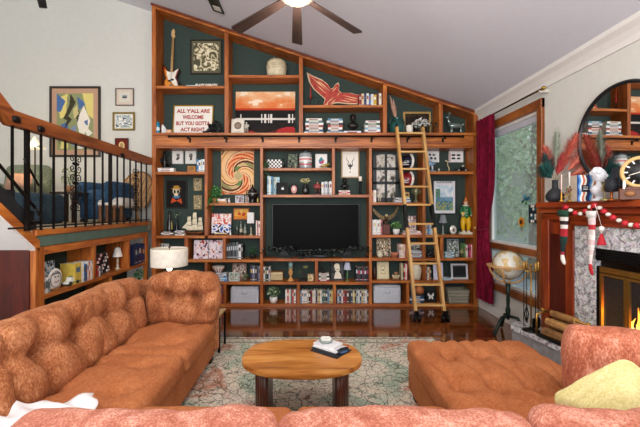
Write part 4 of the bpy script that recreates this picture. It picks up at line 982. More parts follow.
# ================================================================ lower left column
p = at(163.5, 173, .1); mb = MB(); bk = P('#121212', .25, .3)
mb.lathe([(.06, 0), (.055, .03), (.025, .06), (.035, .12), (.05, .19), (.02, .24), (.03, .28), (.012, .33)], bk, n=14); mb.tube([(.03, 0, .1), (.09, 0, .16), (.05, 0, .24), (.08, 0, .3)], [.02, .016, .014, .006], bk); mb.tube([(-.03, 0, .14), (-.07, 0, .2), (-.02, 0, .27)], [.018, .014, .008], bk); one(mb, 'sculpture', 'tall black carved sculpture in the corner behind white books', 'sculpture', p + Vector((0, 0.05, 0)))
stack(158, 174, 173, 167.8, ['#dcdcd6', '#ece8e0'], 'in front of the black carving', dy=.02, d=.1)
for i, (a, b_, sd) in enumerate(((171.8, 183.2, 11), (185, 196.2, 12))):
    picture(a, b_, 150, 164, '#c8c8c4', shape_art('#dedcd6', [('p', '#4c4844', [(.3, .3), (.5, .22), (.62, .45), (.5, .8), (.35, .7), (.45, .5)]), ('e', '#6c6660', .55, .65, .16, .12), ('p', '#2c2a28', [(.55, .3), (.72, .4), (.66, .6)])] if i == 0 else [('e', '#5c564e', .5, .62, .2, .18), ('p', '#3c3834', [(.4, .2), (.64, .3), (.6, .5), (.44, .5)]), ('e', '#8a847a', .42, .7, .1, .08)]),
            ('small white framed ink drawing nearer the bookcase edge', 'small white framed ink drawing nearer the pinwheel artwork')[i], fw=.8, n=22)
mb = MB(); mb.box((0, 0, mm(2.9)), (mm(8), .06, mm(5.8)), P('#a8763e', .6), bev=.004); mb.box((0, -.0305, mm(3)), (mm(5), .002, mm(3)), P('#8a5c2c', .6)); one(mb, 'wooden_box', 'small tan wooden box under the ink drawings', 'box', at(192, 173, .06))
row(196.5, 204.6, 173, 13, ['#3c78b0', '#e6e4e0', '#b8d0dc', '#ecebe6'], 'book', 'beside the tan wooden box', n=4)
picture(165.6, 187, 180, 208.3, '#1a1512', shape_art('#0e0c0c', [('e', '#cfc0a0', .48, .62, .19, .15), ('r', '#cfc0a0', .38, .42, .58, .54), ('p', '#b08430', [(.2, .70), (.78, .70), (.66, .76), (.62, .84), (.36, .84), (.34, .76)]), ('e', '#1a1210', .40, .6, .06, .07), ('e', '#1a1210', .58, .6, .06, .07), ('p', '#4878a0', [(.3, .42), (.7, .44), (.62, .34), (.38, .34)]), ('p', '#c04a20', [(.2, .14), (.5, .24), (.8, .12), (.74, .34), (.5, .26), (.26, .36)]), ('r', '#e8e0c8', .40, .46, .58, .5)]), 'black framed picture of a hatted skull with an orange bow', fw=1.3, n=40)
for i, (a, b_) in enumerate(((178, 191), (195, 209.5))): picture(193.3, 202, a, b_, '#8a7a50', art(['#c8b888', '#a8946c', '#5c4c38', '#d8cca4', '#3c3024'], 6, 21+i, 1.2), ('small woodcut panel hanging above its twin near the skull picture', 'small woodcut panel hanging below its twin, over the ship')[i], fw=.7, n=20)
p = at(168, 237, .1); mb = MB(); mb.lathe([(.035, 0), (.04, .05), (.04, .2), (.014, .27), (.014, .34), (.017, .35)], P('#0e0e10', .15, coat=.5), n=16); mb.ell((0, 0, .36), (.014, .014, .018), P('#0e0e10', .2)); one(mb, 'bottle', 'tall black bottle beside the model ship books', 'bottle', p + Vector((0, .06, 0)))
p = at(171, 237, .05); mb = MB(); mb.lathe([(.012, 0), (.014, .02), (.014, .09), (.006, .12), (.006, .15)], P('#8a7a40', .25, .3), n=12); one(mb, 'small_bottle', 'little olive bottle in front of the tall black bottle', 'bottle', p + Vector((0, .03, mm(5.1))))
stack(160, 173.5, 237, 231.5, ['#26262a', '#dcdcd8', '#1c1c20'], 'at the foot of the black bottle', dy=.03, d=.14)
stack(175, 184, 237, 231, ['#e2e0d8', '#2c2c30', '#d4d8dc'], 'under the black sprig vase', dy=.03, d=.12)
vz = thing('bud_vase', 'slim black vase of dark sprigs behind the model ship', 'vase', at(176.8, 237, .2)); mb = MB(); mb.lathe([(.03, 0), (.04, .08), (.02, .16), (.012, .2), (.016, .215)], P('#101214', .2), n=14); mb.obj('vase', vz)
mb = MB(); stems(mb, (0, 0, .2), [(-.06, 0, .36), (.0, 0, .4), (.07, 0, .37), (.03, .01, .33)], .0025, P('#2f4434', .7)); leaves(mb, (0, 0, .32), .08, 36, ['#2c4a34', '#5c7a58', '#b8c0a8'], .025, 8, .8); mb.obj('sprigs', vz)
# model ship
sh = thing('model_ship', 'three-masted wooden model ship with cream sails', 'model ship', at(194, 237, .09)); u_ = mm(1, .09)
HB = P('#5e2c14', .5); 
mb = MB(); rows_ = []
n_ = 10
for k in range(n_+1):
    t_ = k/n_; x = (-8.5 + 18*t_)*u_; wdt = 2.0*u_*math.sin(PI*(.12+.82*t_))**.6; sheer = (2.6 + 2.2*(2*t_-1)**2)*u_; keel = (1.6 + 1.6*(abs(2*t_-1))**4)*u_ - .8*u_
    rows_.append([(x, 0, keel), (x, -wdt*.7, keel + .8*u_), (x, -wdt, sheer), (x, wdt, sheer), (x, wdt*.7, keel+.8*u_)])
vv = [p_ for r_ in rows_ for p_ in r_]; ff = []
for k in range(n_):
    for i in range(5): j = (i+1) % 5; ff.append((k*5+i, k*5+j, k*5+5+j, k*5+5+i))
ff += [(4, 3, 2, 1, 0), tuple(n_*5+i for i in range(5))]
mb.add(vv, ff, HB, False); mb.box((0, 0, .4*u_), (9*u_, 1.6*u_, .8*u_), P('#3a2010', .5)); mb.b2(-6*u_, 8*u_, -1.95*u_, 1.95*u_, 2.9*u_, 3.1*u_, P('#a87a40', .5)); mb.obj('hull', sh)
for (x, h_) in ((-5, 20), (.5, 24), (6, 19)):
    mb = MB(); mb.tube([(x*u_, 0, 3*u_), (x*u_, 0, h_*u_)], .2*u_, P('#6a4220', .5), 6); mb.obj('mast', sh)
    mb = MB()
    for k in range(3):
        z0, z1 = (5 + k*(h_-6)/3)*u_, (4.6 + (k+1)*(h_-6)/3)*u_; w0, w1 = (2.9-.45*k)*u_, (2.6-.5*k)*u_; V = []; Fc = []
        for j in range(5):
            for i in range(5):
                s_, t_ = i/4, j/4; V.append((x*u_ + (s_-.5)*2*(w0+(w1-w0)*t_) + .5*u_, -.3*u_ - 1.3*u_*math.sin(PI*s_)*.5 - 1.0*u_*math.sin(PI*t_), z0+(z1-z0)*t_))
        for j in range(4):
            for i in range(4): a = j*5+i; Fc.append((a, a+1, a+6, a+5))
        mb.add(V, Fc, P('#d8cfb4', .8), True); mb.tube([(x*u_-w1, 0, z1), (x*u_+w1, 0, z1)], .1*u_, P('#6a4220', .5), 5)
    mb.obj('sails', sh)
mb = MB(); mb.tube([(-8*u_, 0, 4*u_), (-12.5*u_, 0, 7.5*u_)], .18*u_, HB, 6); mb.add([(-12*u_, 0, 7.3*u_), (-5*u_, 0, 6*u_), (-5.2*u_, -.3*u_, 15*u_)], [(0, 1, 2)], P('#d8cfb4', .8)); mb.tube([(-12.3*u_, 0, 7.4*u_), (-5*u_, 0, 19.5*u_), (.5*u_, 0, 23.5*u_), (6*u_, 0, 18.5*u_), (9*u_, 0, 5*u_)], .05*u_, M_BLK, 4); mb.obj('bowsprit', sh)
# ---- pinwheel artwork bay
def pinw(u, v):
    x, y = (u-.52)*.78, (v-.42); r_ = math.hypot(x, y); a = math.atan2(y, x) + 2.3*r_*2.2; k = (a/(2*PI)*6) % 6; i = int(k) % 6; f_ = k - int(k)
    if r_ < .12: return '#b7a77a' if abs(x)+abs(y) < .12 else '#e2b684'
    if f_ < .16: return '#efc79a'
    if f_ < .24: return '#7a2f14'
    if i in (0, 3):
        return '#c8521f' if int((r_*16 + f_*2)) % 2 else '#e8a878'
    if i in (1, 4): return '#e8bd8a' if f_ < .8 else '#c9974f'
    g_ = int(r_*9) % 3
    return ['#8d8a5a', '#5f8a4c', '#c8b07c'][g_] if .3 < f_ < .75 else '#5c2412'
picture(221, 254, 150.3, 194.5, '#c89a64', pinw, 'large marquetry pinwheel panel of cream, rust and green curves', fw=.5, n=64)
pt = plant(at(216, 204.2, .1), [(.045, 0), (.06, .05), (.062, .075)], '#b8744a', .16, .115, 210, ['#2c7a34', '#4c9a48', '#1e5c2c', '#6ab860'], 'green ivy trailing over the shelf edge below the pinwheel panel', .034, 1.0, 3, trail=[(-.11, -.09, -.09), (-.07, -.11, -.03), (-.02, -.12, -.14), (.05, -.1, .0)], name='ivy_plant')
mb = MB(); mb.box((0, 0, .012), (.13, .07, .024), P('#c8884c', .5), bev=.004); mb.box((0, 0, .042), (.12, .06, .034), P('#e8e6e0', .5), bev=.01); one(mb, 'butter_dish', 'white lidded dish beside the trailing ivy', 'dish', at(221.3, 204.2, .04))
for i, (px, c) in enumerate(((225.5, '#d8c8bc'), (229, '#ece8e4'))):
    mb = MB(); C_ = P(c, .5); mb.ell((0, 0, .022), (.020, .016, .022), C_); mb.ell((0, -.006, .050), (.014, .013, .014), C_); mb.ell((-.01, 0, .066), (.004, .004, .012), C_, 6); mb.ell((.01, 0, .066), (.004, .004, .012), C_, 6); mb.ell((0, -.019, .048), .0025, M_BLK, 6); mb.ell((0, -.014, .02), .006, P('#b03828', .5), 6)
    one(mb, 'rabbit_figurine', ('tiny beige rabbit figurine next to the white dish', 'tiny white rabbit figurine beside the beige one')[i], 'figurine', at(px, 204.2, .03))
picture(235.2, 243.5, 195.6, 203, '#dcdcda', art(['#d8d8d8', '#a8b4c0', '#506070', '#b07068'], 5, 31), 'tiny white framed photo under the pinwheel panel', ys=204.2, fw=.6, dy=.05, n=14)
picture(244.8, 248.6, 195.6, 203, '#b8b4b0', art(['#d8c8c0', '#8c6c60', '#404048'], 5, 33), 'narrow grey framed photo beside the black urn', ys=204.2, fw=.5, dy=.06, n=10)
p = at(252.5, 204.2, .1); mb = MB(); r_ = mm(4.6); mb.lathe([(r_*.7, 0), (r_*.75, r_*.2), (r_*.45, r_*.45), (r_*.85, r_*1.0), (r_*1.05, r_*1.8), (r_*.9, r_*2.5), (r_*.45, r_*2.8), (r_*.6, r_*3.0), (r_*.3, r_*3.2), (r_*.12, r_*3.9), (.0001, r_*4.1)], P('#101010', .25, coat=.4), n=20)
for e in (-1, 1): mb.tube([(e*r_*.9, 0, r_*1.6), (e*r_*1.35, 0, r_*2.0), (e*r_*1.2, 0, r_*2.6), (e*r_*.5, 0, r_*2.8)], r_*.1, P('#101010', .25), 6)
mb.tube([(-r_*.9, -r_*.65, r_*2.0), (0, -r_*1.05, r_*2.05), (r_*.9, -r_*.65, r_*2.0)], r_*.05, P('#c8c4b8', .4), 5); one(mb, 'urn', 'black lidded urn with a pale band on the shelf by the pinwheel panel', 'urn', p)
mb = MB(); mb.lathe([(.012, 0), (.015, .02), (.010, .06), (.006, .08)], P('#b8a050', .3, .6), n=10); one(mb, 'perfume_bottle', 'tiny gold bottle beside the black urn', 'bottle', at(257.8, 204.2, .03))
# ---- below it
def fans(u, v):
    n_ = mn.noise(Vector((u*7, v*7, 2.2)))
    if v > .45: return ['#e4d0c8', '#d89a84', '#e8e0e0', '#c8584a', '#a8a4c0'][int((n_*.5+.5)*4.99)]
    return ['#2c4a8c', '#4a78b8', '#e0dce0', '#1c2440', '#d8503c'][int((n_*.5+.5 + .1*math.sin(u*20))*4.6) % 5]
ez = thing('canvas_print', 'small square painting of a fan pattern on a pale wooden easel', 'painting', at(221, 237, .12)); mb = MB(); s_ = mm(19.5); mb.pic(s_, s_, fans, 34, (0, .0, .03), rotm(R(-9), 0, 0), .012); mb.obj('canvas', ez)
mb = MB(); EW = P('#d8b888', .6); mb.b2(-.09, .09, -.03, .02, .018, .032, EW); mb.tube([(-.07, -.02, .02), (-.085, -.03, 0)], .006, EW); mb.tube([(.07, -.02, .02), (.085, -.03, 0)], .006, EW); mb.tube([(0, .03, .2), (0, .1, .0)], .005, EW); mb.obj('easel', ez)
mb = MB(); mb.ell((0, 0, .02), (.016, .014, .02), UW); mb.ell((0, 0, .045), .011, UW); one(mb, 'figurine', 'little white snow figurine by the easel foot', 'figurine', at(230.3, 237, .03))
picture(233.2, 249.2, 208, 219.8, '#a8501e', shape_art(lambda u, v: '#e8b050' if v > .3 else '#d88a30', [('p', '#c84a20', [(.2, .4), (.32, .75), (.5, .5), (.46, .34)]), ('p', '#b83c18', [(.5, .3), (.62, .66), (.84, .6), (.78, .3)]), ('e', '#f0d080', .5, .8, .1, .1)]), 'small orange framed glowing picture hanging over the glass jars', fw=1.1, n=30)
for i, (px, hpx, c) in enumerate(((237, 12, '#3c4a44'), (241, 14, '#545e58'), (245, 11, '#6a746c'))):
    mb = MB(); r_ = .024; hh = mm(hpx); G = P(c, .12, .2, spec=.8); mb.lathe([(r_, 0), (r_, hh*.72), (r_*.5, hh*.8), (r_*.5, hh*.88), (r_*.7, hh*.9), (.4*r_, hh)], G, n=14); mb.lathe([(r_*1.02, hh*.2), (r_*1.02, hh*.45)], P(['#2a2a24', '#bfb8a0', '#94a090'][i], .5), n=14, cap=False)
    one(mb, 'glass_jar', ('dark stoppered glass jar nearest the easel painting', 'tallest stoppered glass jar below the orange picture', 'pale labelled glass jar beside the white shaded lamp')[i], 'jar', at(px, 237, .1 + .03*(i % 2)))
lp_ = table_lamp(at(251, 237, .08), mm(22.5), [(.028, 0), (.03, .008), (.012, .02), (.010, .06), (.012, .10), (.006, .13)], '#a8a08c', mm(10.5), mm(4.6), mm(4.4), '#d9d8d4', 'small square table lamp with a plain white shade', sq=True)
row(255.8, 260, 237, 15, ['#d8d4cc', '#c0706c', '#e8e4dc'], 'book', 'squeezed beside the white shaded lamp', n=3)
# ---- manga and films row
for i, (a, b_) in enumerate(((193.5, 207.8), (208.4, 222.5))):
    t = thing('comic_book', ('large comic book with red figures on its cover, first of two facing out', 'large comic book with a blossom cover, second of two facing out')[i], 'comic book', at((a+b_)/2, 261, .1)); mb = MB(); mb.pic(mm(b_-a, .1), mm(18.5, .1), art(['#a82c34', '#e0a888', '#e8e0e4', '#e8dce0', '#d8b8c4', '#e8e8ec', '#b8a8b4', '#8c3444', '#403440'], 4.0, 41+i, .8), 30, (0, 0, 0), rotm(R(-8), 0, 0), .012); mb.obj('cover', t)
row(226.3, 238, 261, 17, ['#2c3034', '#3c4248', '#24282c', '#50585c', '#2c3438', '#6c7478'], 'film case', 'left of the small dark plant', n=6, bands=['#b8bcc0'])
row(238.4, 242.8, 261, 16, ['#e4e4e4', '#1c1c1c'], 'graphic novel', 'ending the dark film cases', n=2)
plant(at(252.5, 261, .12), [(.028, 0), (.042, .04), (.044, .06)], '#1c2020', .13, .075, 110, ['#2c5c38', '#3c7a4c', '#1c4028'], 'small bushy plant in a dark pot above the storage box', .028, .9, 12)
# bowl row
zz = stack(213, 227.3, 283.5, 274.5, ['#4c7cb0', '#9cc4dc', '#3868a0', '#d0dce4'], 'under the striped bowl', dy=.05)
mb = MB(); r_ = mm(6); mb.lathe([(r_*.4, 0), (r_*.5, r_*.15), (r_*.9, r_*.8), (r_, r_*1.15), (r_*.94, r_*1.15), (r_*.8, r_*.75), (.001, r_*.3)], P('#d8cfc4', .5), n=24, cap=False)
for k in range(12):
    a = 2*PI*k/12; mb.tube([(r_*.52*math.cos(a), r_*.52*math.sin(a), r_*.16), (r_*.93*math.cos(a), r_*.93*math.sin(a), r_*.8), (r_*1.01*math.cos(a), r_*1.01*math.sin(a), r_*1.12)], .005, P('#8a4a34', .5), 5)
one(mb, 'bowl', 'brown striped cream bowl on a stack of blue books', 'bowl', Vector((at(218.5, 283.5, .12).x, FY + .12, zz)))
picture(232, 246.2, 265.2, 281.5, '#9a7c70', art(['#c8b4a8', '#8c7468', '#e0d4cc', '#5c4c4c'], 4, 51), 'brown framed photo standing behind the silver one', ys=283.5, fw=1.1, dy=.18, n=22)
picture(228.5, 239.3, 273, 281.8, '#c8ccc8', art(['#e0e0dc', '#607868', '#c0c8b8', '#a07868'], 5, 52), 'silver framed landscape photo before the brown framed one', ys=283.5, fw=.9, dy=.06, n=20)
plant(at(245, 283.5, .09), [(.022, 0), (.032, .03), (.034, .045)], '#6c6858', .085, .05, 90, ['#6c8a5c', '#a8b890', '#4c6444', '#c8c8a0'], 'small grey green succulent by the silver photo', .024, .8, 14)
row(250.3, 260, 283.5, 16, ['#34344c', '#6c6c80', '#2c2c34', '#4c4458', '#8c8c98'], 'book', 'beside the grey succulent')
for i, (px, c, hp) in enumerate(((201, '#c8b060', 5), (183, '#1c2422', 9))):
    mb = MB(); mb.lathe([(.02, 0), (.024, .02), (.012, mm(hp)*.6), (.018, mm(hp)*.8), (.0001, mm(hp))], P(c, .3, .4), n=12); one(mb, 'ornament', ('little brass ornament beside the drum lamp', 'dark vase shaped ornament behind the drum lamp')[i], 'ornament', at(px, 283.5, .1) if i == 0 else at(px, 283.5, .15))
picture(157.5, 168, 244.8, 259.5, '#b8bcb8', art(['#7a8480', '#a8b0ac', '#4c5450'], 4, 61), 'silver framed photo standing behind the drum lamp', ys=261, fw=1.0, dy=.15, n=14)
row(218.5, 222.9, 305.6, 18, ['#a82824', '#d8d4cc', '#8c1c1c'], 'boxed game', 'beside the sofa end', n=3)
# storage boxes
def storage(px0, px1, pyt, ys, label):
    p_ = at((px0+px1)/2, ys, .03); w_ = mm(px1-px0, .03); h_ = (ys-1.4-pyt)*(FY+.03)/F; t = thing('storage_box', label, 'box', p_)
    V, Fc = cushion(w_, .22, h_, .02, .004, (), 0, .1, (), 0, .1, 14, .003, int(px0)); mb = MB(); mb.add([(x, y+.115, z) for x, y, z in V], Fc, P('#b9bdc6', .8, var=.06), True); mb.obj('body', t)
    mb = MB(); 
    for k in range(2): V2, F2 = cushion(w_*.96, .21, .02, .009, .003, (), 0, .1, (), 0, .1, 12, .004, int(px0)+k); mb.add([(x+.004*k, y+.11, z+h_-.006+.012*k) for x, y, z in V2], F2, P('#aeb2bb', .85, var=.06), True)
    mb.obj('lid', t, label='crumpled pale grey lid cloth'); mb = MB(); mb.tube([(-.035, -.003, h_*.72), (-.02, -.02, h_*.66), (.02, -.02, h_*.66), (.035, -.003, h_*.72)], .005, P('#9a9ea8', .8), 6); mb.obj('handle', t)
storage(230.5, 258.8, 289, 305.6, 'pale grey fabric storage box next to the white potted plant')
storage(374, 400.8, 288, 305.6, 'pale grey fabric storage box at the ladder foot')
# ---- centre, above the television
plant(at(266.5, 169.2, .08), [(.025, 0), (.035, .04), (.036, .06)], '#1c241c', .07, .05, 60, ['#35563a', '#4f7a50', '#223c28'], 'dark trailing plant at the end of the checked box shelf', .026, 1, 17, trail=[(-.03, -.1, -.15), (.0, -.11, -.10), (.04, -.1, -.12)], name='trailing_plant')
t = thing('checked_box', 'black and white checked box above the television', 'box', at(274, 169.2, .1)); w_, h_ = mm(16, .1), mm(9, .1)
mb = MB(); mb.b2(-w_/2, w_/2, 0, .12, 0, h_, P('#1c1c1c', .5)); mb.obj('body', t); mb = MB()
for i in range(9):
    for j in range(5):
        if (i+j) % 2: mb.b2(-w_/2+i*w_/9, -w_/2+(i+1)*w_/9, -.0015, 0, j*h_/5, (j+1)*h_/5, P('#e8e6e2', .5))
mb.obj('checks', t, label='white squares')
mb = MB(); mb.lathe([(.016, 0), (.017, .09), (.007, .12), (.007, .16)], P('#0f1010', .2), n=12); one(mb, 'bottle', 'small black bottle between the checked box and dark picture', 'bottle', at(283.5, 169.2, .08))
picture(287, 298.3, 151, 167.7, '#14161a', art(['#16181c', '#5c6c5c', '#24282a', '#8c947c', '#101214'], 5, 71), 'dark framed plant print on the shelf above the television', ys=169.2, fw=1.0, dy=.12, n=24)
t = thing('glass_canister', 'glass canister with pink labelled sweets above the television', 'jar', at(305.5, 169.2, .1)); r_ = mm(6.3)
mb = MB(); mb.lathe([(r_*.95, 0), (r_, .01), (r_, mm(14)), (r_*.85, mm(15))], P('#a8b0b2', .15, .2, spec=.8), n=24); mb.obj('jar', t)
mb = MB(); mb.lathe([(r_*1.01, mm(3)), (r_*1.01, mm(4.2))], P('#c03c48', .5), n=24, cap=False); mb.lathe([(r_*1.01, mm(6)), (r_*1.01, mm(11))], P('#e0dcd8', .5), n=24, cap=False); mb.lathe([(r_*1.02, mm(8)), (r_*1.02, mm(9.4))], P('#c86c74', .5), n=24, cap=False); mb.obj('label_band', t, label='white and red band')
mb = MB(); mb.lathe([(r_*.9, mm(15)), (r_*.9, mm(16)), (r_*.3, mm(17)), (r_*.3, mm(18))], P('#50585c', .3, .5), n=20); mb.obj('lid', t)
picture(315.3, 327.3, 152.3, 167.8, '#dcdcda', shape_art('#e8e6e4', [('p', '#3c8c94', [(.2, .55), (.5, .85), (.75, .6), (.5, .5)]), ('p', '#c84858', [(.35, .3), (.7, .35), (.8, .6), (.5, .55)]), ('e', '#7c5c90', .4, .45, .13, .1)]), 'white framed colourful print above the television', ys=169.2, fw=.8, dy=.15, n=26)
mb = MB(); GO = P('#a8924a', .35, .5); mb.tube([(-.075, 0, .02), (-.03, 0, .03), (.02, 0, .045), (.055, 0, .05), (.075, 0, .085)], [.006, .018, .024, .016, .005], GO, 8); mb.ell((.06, 0, .055), (.025, .012, .012), GO)
for x in (-.03, .025): mb.tube([(x, -.015, .03), (x-.005, -.025, 0)], .007, GO, 5); mb.tube([(x, .015, .03), (x-.005, .025, 0)], .007, GO, 5)
one(mb, 'lizard_figurine', 'small gold lizard figurine before the colourful print', 'figurine', at(324.3, 169.2, .04))
row(267.3, 272.5, 196, 19, ['#a8c4cc', '#d8e0dc', '#5c94b0'], 'book', 'beneath the checked box', n=3, jit=.05)
picture(272.6, 279.5, 176, 194.5, '#88aebc', art(['#b8d4dc', '#7ca8bc', '#e4dcc0', '#5890a8'], 4, 73), 'pale blue map cover standing beside the black picture book', ys=196, fw=.5, dy=.13, n=20, name='atlas', cat='book')
t = thing('picture_book', 'black square book with a pale apple shape on its cover', 'book', at(282, 196, .07)); mb = MB(); mb.pic(mm(11.5), mm(12.3), shape_art('#121214', [('e', '#d8d8d8', .52, .5, .08, .09), ('e', '#d8d8d8', .6, .5, .07, .09), ('e', '#121214', .68, .52, .035, .045), ('e', '#d8d8d8', .58, .64, .02, .04)]), 34, (0, 0, 0), rotm(R(-6), 0, 0), .02); mb.obj('cover', t)
t = thing('decorated_egg', 'dark oval plaque with a pink portrait standing beside the flower vase', 'plaque', at(294, 196, .08)); mb = MB(); mb.ell((0, .01, mm(5.5)), (mm(4.2), .014, mm(5.6)), P('#1c1414', .4), 20); mb.ell((0, -.002, mm(5.3)), (mm(2.9), .008, mm(3.9)), P('#c8908c', .5), 18); mb.ell((0, -.008, mm(5.8)), (mm(1.4), .006, mm(2)), P('#e8d8cc', .5), 14); mb.box((0, .01, .006), (.06, .05, .012), P('#1c1414', .4)); mb.obj('plaque', t)
t = thing('flower_vase', 'black vase of cream flowers above the television', 'vase', at(305.5, 196, .1)); r_ = mm(3.6)
mb = MB(); mb.lathe([(r_*.7, 0), (r_, r_*.7), (r_*.95, r_*2), (r_*.5, r_*2.6), (r_*.6, r_*2.9)], P('#14181a', .2, coat=.4), n=18)
mb.obj('vase', t); mb = MB(); stems(mb, (0, 0, r_*2.8), [(-.08, 0, .22), (-.04, 0, .25), (0, 0, .26), (.05, 0, .24), (.09, 0, .21)], .0025, P('#5c6a34', .7)); leaves(mb, (0, 0, .225), .09, 90, ['#d8cc84', '#ece4c0', '#a8a060', '#e8dca0'], .034, 22, .4); mb.obj('flowers', t)
mb = figure_mesh(mm(13.5), '#8c3434', '#4c2c28', '#c89878', '#2c1c1c', None, '#3a2a24', 1.5); one(mb, 'figurine', 'seated red robed figurine between flower vase and white films', 'figurine', at(317.5, 196, .08))
row(321.5, 332, 196, 13.5, ['#d8dcdc', '#a8acb0', '#c8ccd0', '#8c8c90', '#e0e0e0'], 'film case', 'beside the bust bay', n=5, jit=.05)
# bust bay
picture(341.2, 359.4, 150.3, 178, '#a88a5c', shape_art('#ece9e0', [('e', '#44403c', .5, .50, .17, .13), ('e', '#ece9e0', .42, .52, .055, .045), ('e', '#ece9e0', .58, .52, .055, .045), ('e', '#ece9e0', .5, .6, .1, .06), ('p', '#44403c', [(.44, .4), (.56, .4), (.54, .3), (.46, .3)]), ('p', '#44403c', [(.38, .58), (.24, .72), (.3, .84), (.27, .72), (.42, .6)]), ('p', '#44403c', [(.62, .58), (.76, .72), (.7, .84), (.73, .72), (.58, .6)]), ('p', '#6c6660', [(.42, .2), (.58, .2), (.5, .15)])]), 'gold framed skull and horns drawing on cream paper', fw=1.3, n=46)
zz = stack(338.7, 350.3, 196, 190.2, ['#d8b8b0', '#b84c50', '#e0d8d0'], 'under the bust by the skull drawing', dy=.04)
mb = bust_mesh(mm(12.5), P('#121212', .3)); one(mb, 'bust', 'small black bust on pink books below the skull drawing', 'bust', Vector((at(344.8, 196, .1).x, FY+.1, zz)))
t = thing('candle_holder', 'black twisted candle holder with a white candle beside the arched frame', 'candle holder', at(360.3, 196, .1)); mb = MB(); bk2 = P('#141414', .35)
mb.lathe([(.03, 0), (.03, .012), (.012, .02)], bk2, n=14)
for e in range(3): mb.tube([(.013*math.cos(e*2.1+k*.8), .013*math.sin(e*2.1+k*.8), .02+.016*k) for k in range(11)], .009, bk2, 6)
mb.lathe([(.014, .18), (.03, .2), (.032, .212)], bk2, n=14); mb.obj('holder', t); mb = MB(); mb.lathe([(.026, .212), (.026, .285), (.02, .288), (.0001, .284)], P('#e8e0d0', .5), n=16); mb.obj('candle', t)
# television
tvx0, tvx1 = 272, 359.5; Yt = FY + .14
tv = thing('television', 'large black flat screen television in the middle of the bookcase', 'television', (wx((tvx0+tvx1)/2, Yt), Yt, S(260))); w_ = (tvx1-tvx0)*Yt/F; zb, zt2 = wz(250.8, Yt)-S(260), wz(203.8, Yt)-S(260)
mb = MB(); mb.b2(-w_/2, w_/2, 0, .045, zb, zt2, P('#0c0c0d', .35), bev=.004); mb.obj('casing', tv)
mb = MB(); mb.b2(-w_/2+.012, w_/2-.012, -.002, .002, zb+.016, zt2-.012, P('#030304', .45, spec=.06, var=0)); mb.obj('screen', tv, label='dark glossy screen')
for e in (-1, 1): mb = MB(); mb.prism([(e*.50-.1, 0), (e*.50+.1, 0), (e*.50+.03, zb+.01), (e*.50-.03, zb+.01)], .01, .035, P('#101010', .4)); mb.b2(e*.5-.1, e*.5+.1, -.06, .1, 0, .012, P('#101010', .4)); mb.obj('foot', tv)
t = MB(); t.b2(-.2, .2, 0, .07, 0, .055, P('#1a1c20', .4), bev=.008); t.b2(-.17, .17, -.001, 0, .02, .035, P('#8890a0', .4)); one(t, 'soundbar', 'short grey fronted sound bar under the television', 'speaker', at(313, 260, .05) + Vector((0, 0, 0)))
mb = MB(); rnd = random.Random(5); zs0 = .02
for k in range(70):
    t_ = k/69; x = (t_-.5)*mm(106, .02); lift = .03 + .05*abs(math.sin(t_*9)); leaves(mb, (x, 0, lift + (.06 if (t_ < .33 or t_ > .66) else 0)), .055, 8, ['#101413', '#1c2422', '#0a0d0c', '#46504c'], .05, k, .8)
mb.tube([((k/20-.5)*mm(106, .02), .0, .012 + .004*math.sin(k)) for k in range(21)], .008, P('#151515', .6), 6)
zlo = min(v[2] for v in mb.v); mb.v = [(a, b_, c_-min(0, zlo)) for a, b_, c_ in mb.v]
one(mb, 'leaf_garland', 'black leaf garland lying along the television shelf', 'garland', at(316, 260, .0) + Vector((0, -.0, .0)))
# row under the television
row(263.3, 270.3, 283.5, 15, ['#d8dcdc', '#3c5c54', '#24282a', '#b8c0c0'], 'book', 'beside the vintage radio', n=4)
t = thing('radio', 'cream and wood vintage radio under the television', 'radio', at(276.7, 283.5, .08)); w_, h_ = mm(12.8), mm(9.6)
mb = MB(); mb.b2(-w_/2, w_/2, 0, .1, 0, h_, P('#7a5230', .5), bev=.012); mb.obj('case', t); mb = MB(); mb.b2(-w_*.44, w_*.44, -.004, 0, h_*.12, h_*.88, P('#d0bf94', .6))
for k in range(5): mb.b2(-w_*.4, w_*.4, -.006, -.004, h_*(.2+.12*k), h_*(.24+.12*k), P('#8a7448', .6))
mb.obj('grille', t, label='cream slotted front')
t = thing('hurricane_holder', 'turned pale wood candle holder with a glass cup under the television', 'candle holder', at(290.7, 283.5, .1)); r_ = mm(3.3)
mb = MB(); mb.lathe([(r_, 0), (r_*.95, r_*.3), (r_*.4, r_*.9), (r_*.3, r_*1.5), (r_*.65, r_*2.2), (r_*.75, r_*2.8), (r_*.4, r_*3.3), (r_*.8, r_*3.7)], P('#c89458', .5), n=18); mb.obj('stem', t); mb = MB(); mb.lathe([(r_*.7, r_*3.7), (r_*.72, r_*5.6)], P('#7c9c9c', .1, .2), n=18); mb.obj('glass_cup', t)
t = thing('bonsai', 'small bonsai with a brown trunk in a black tray under the television', 'plant', at(303.5, 283.5, .1)); mb = MB(); mb.b2(-.07, .07, -.04, .04, 0, .03, P('#151515', .4), bev=.006); mb.obj('tray', t)
mb = MB(); mb.tube([(0, 0, .03), (.02, 0, .08), (-.01, 0, .13), (.02, 0, .2)], [.012, .009, .007, .004], P('#3c2a1c', .8)); mb.tube([(0, 0, .1), (-.05, 0, .13)], [.006, .003], P('#3c2a1c', .8)); mb.obj('trunk', t); mb = MB(); leaves(mb, (.03, 0, .215), .045, 60, ['#8c9a5c', '#5c7440', '#b8b070'], .022, 3, .5); leaves(mb, (-.06, 0, .14), .03, 34, ['#5c7440', '#3c5430'], .02, 4, .5); mb.obj('foliage', t)
picture(307.8, 313.6, 274.5, 281.7, '#c8a878', art(['#e0d0a8', '#b8a070', '#8c7850'], 4, 81), 'tiny tan framed picture beside the bonsai', ys=283.5, fw=.6, dy=.06, n=12)
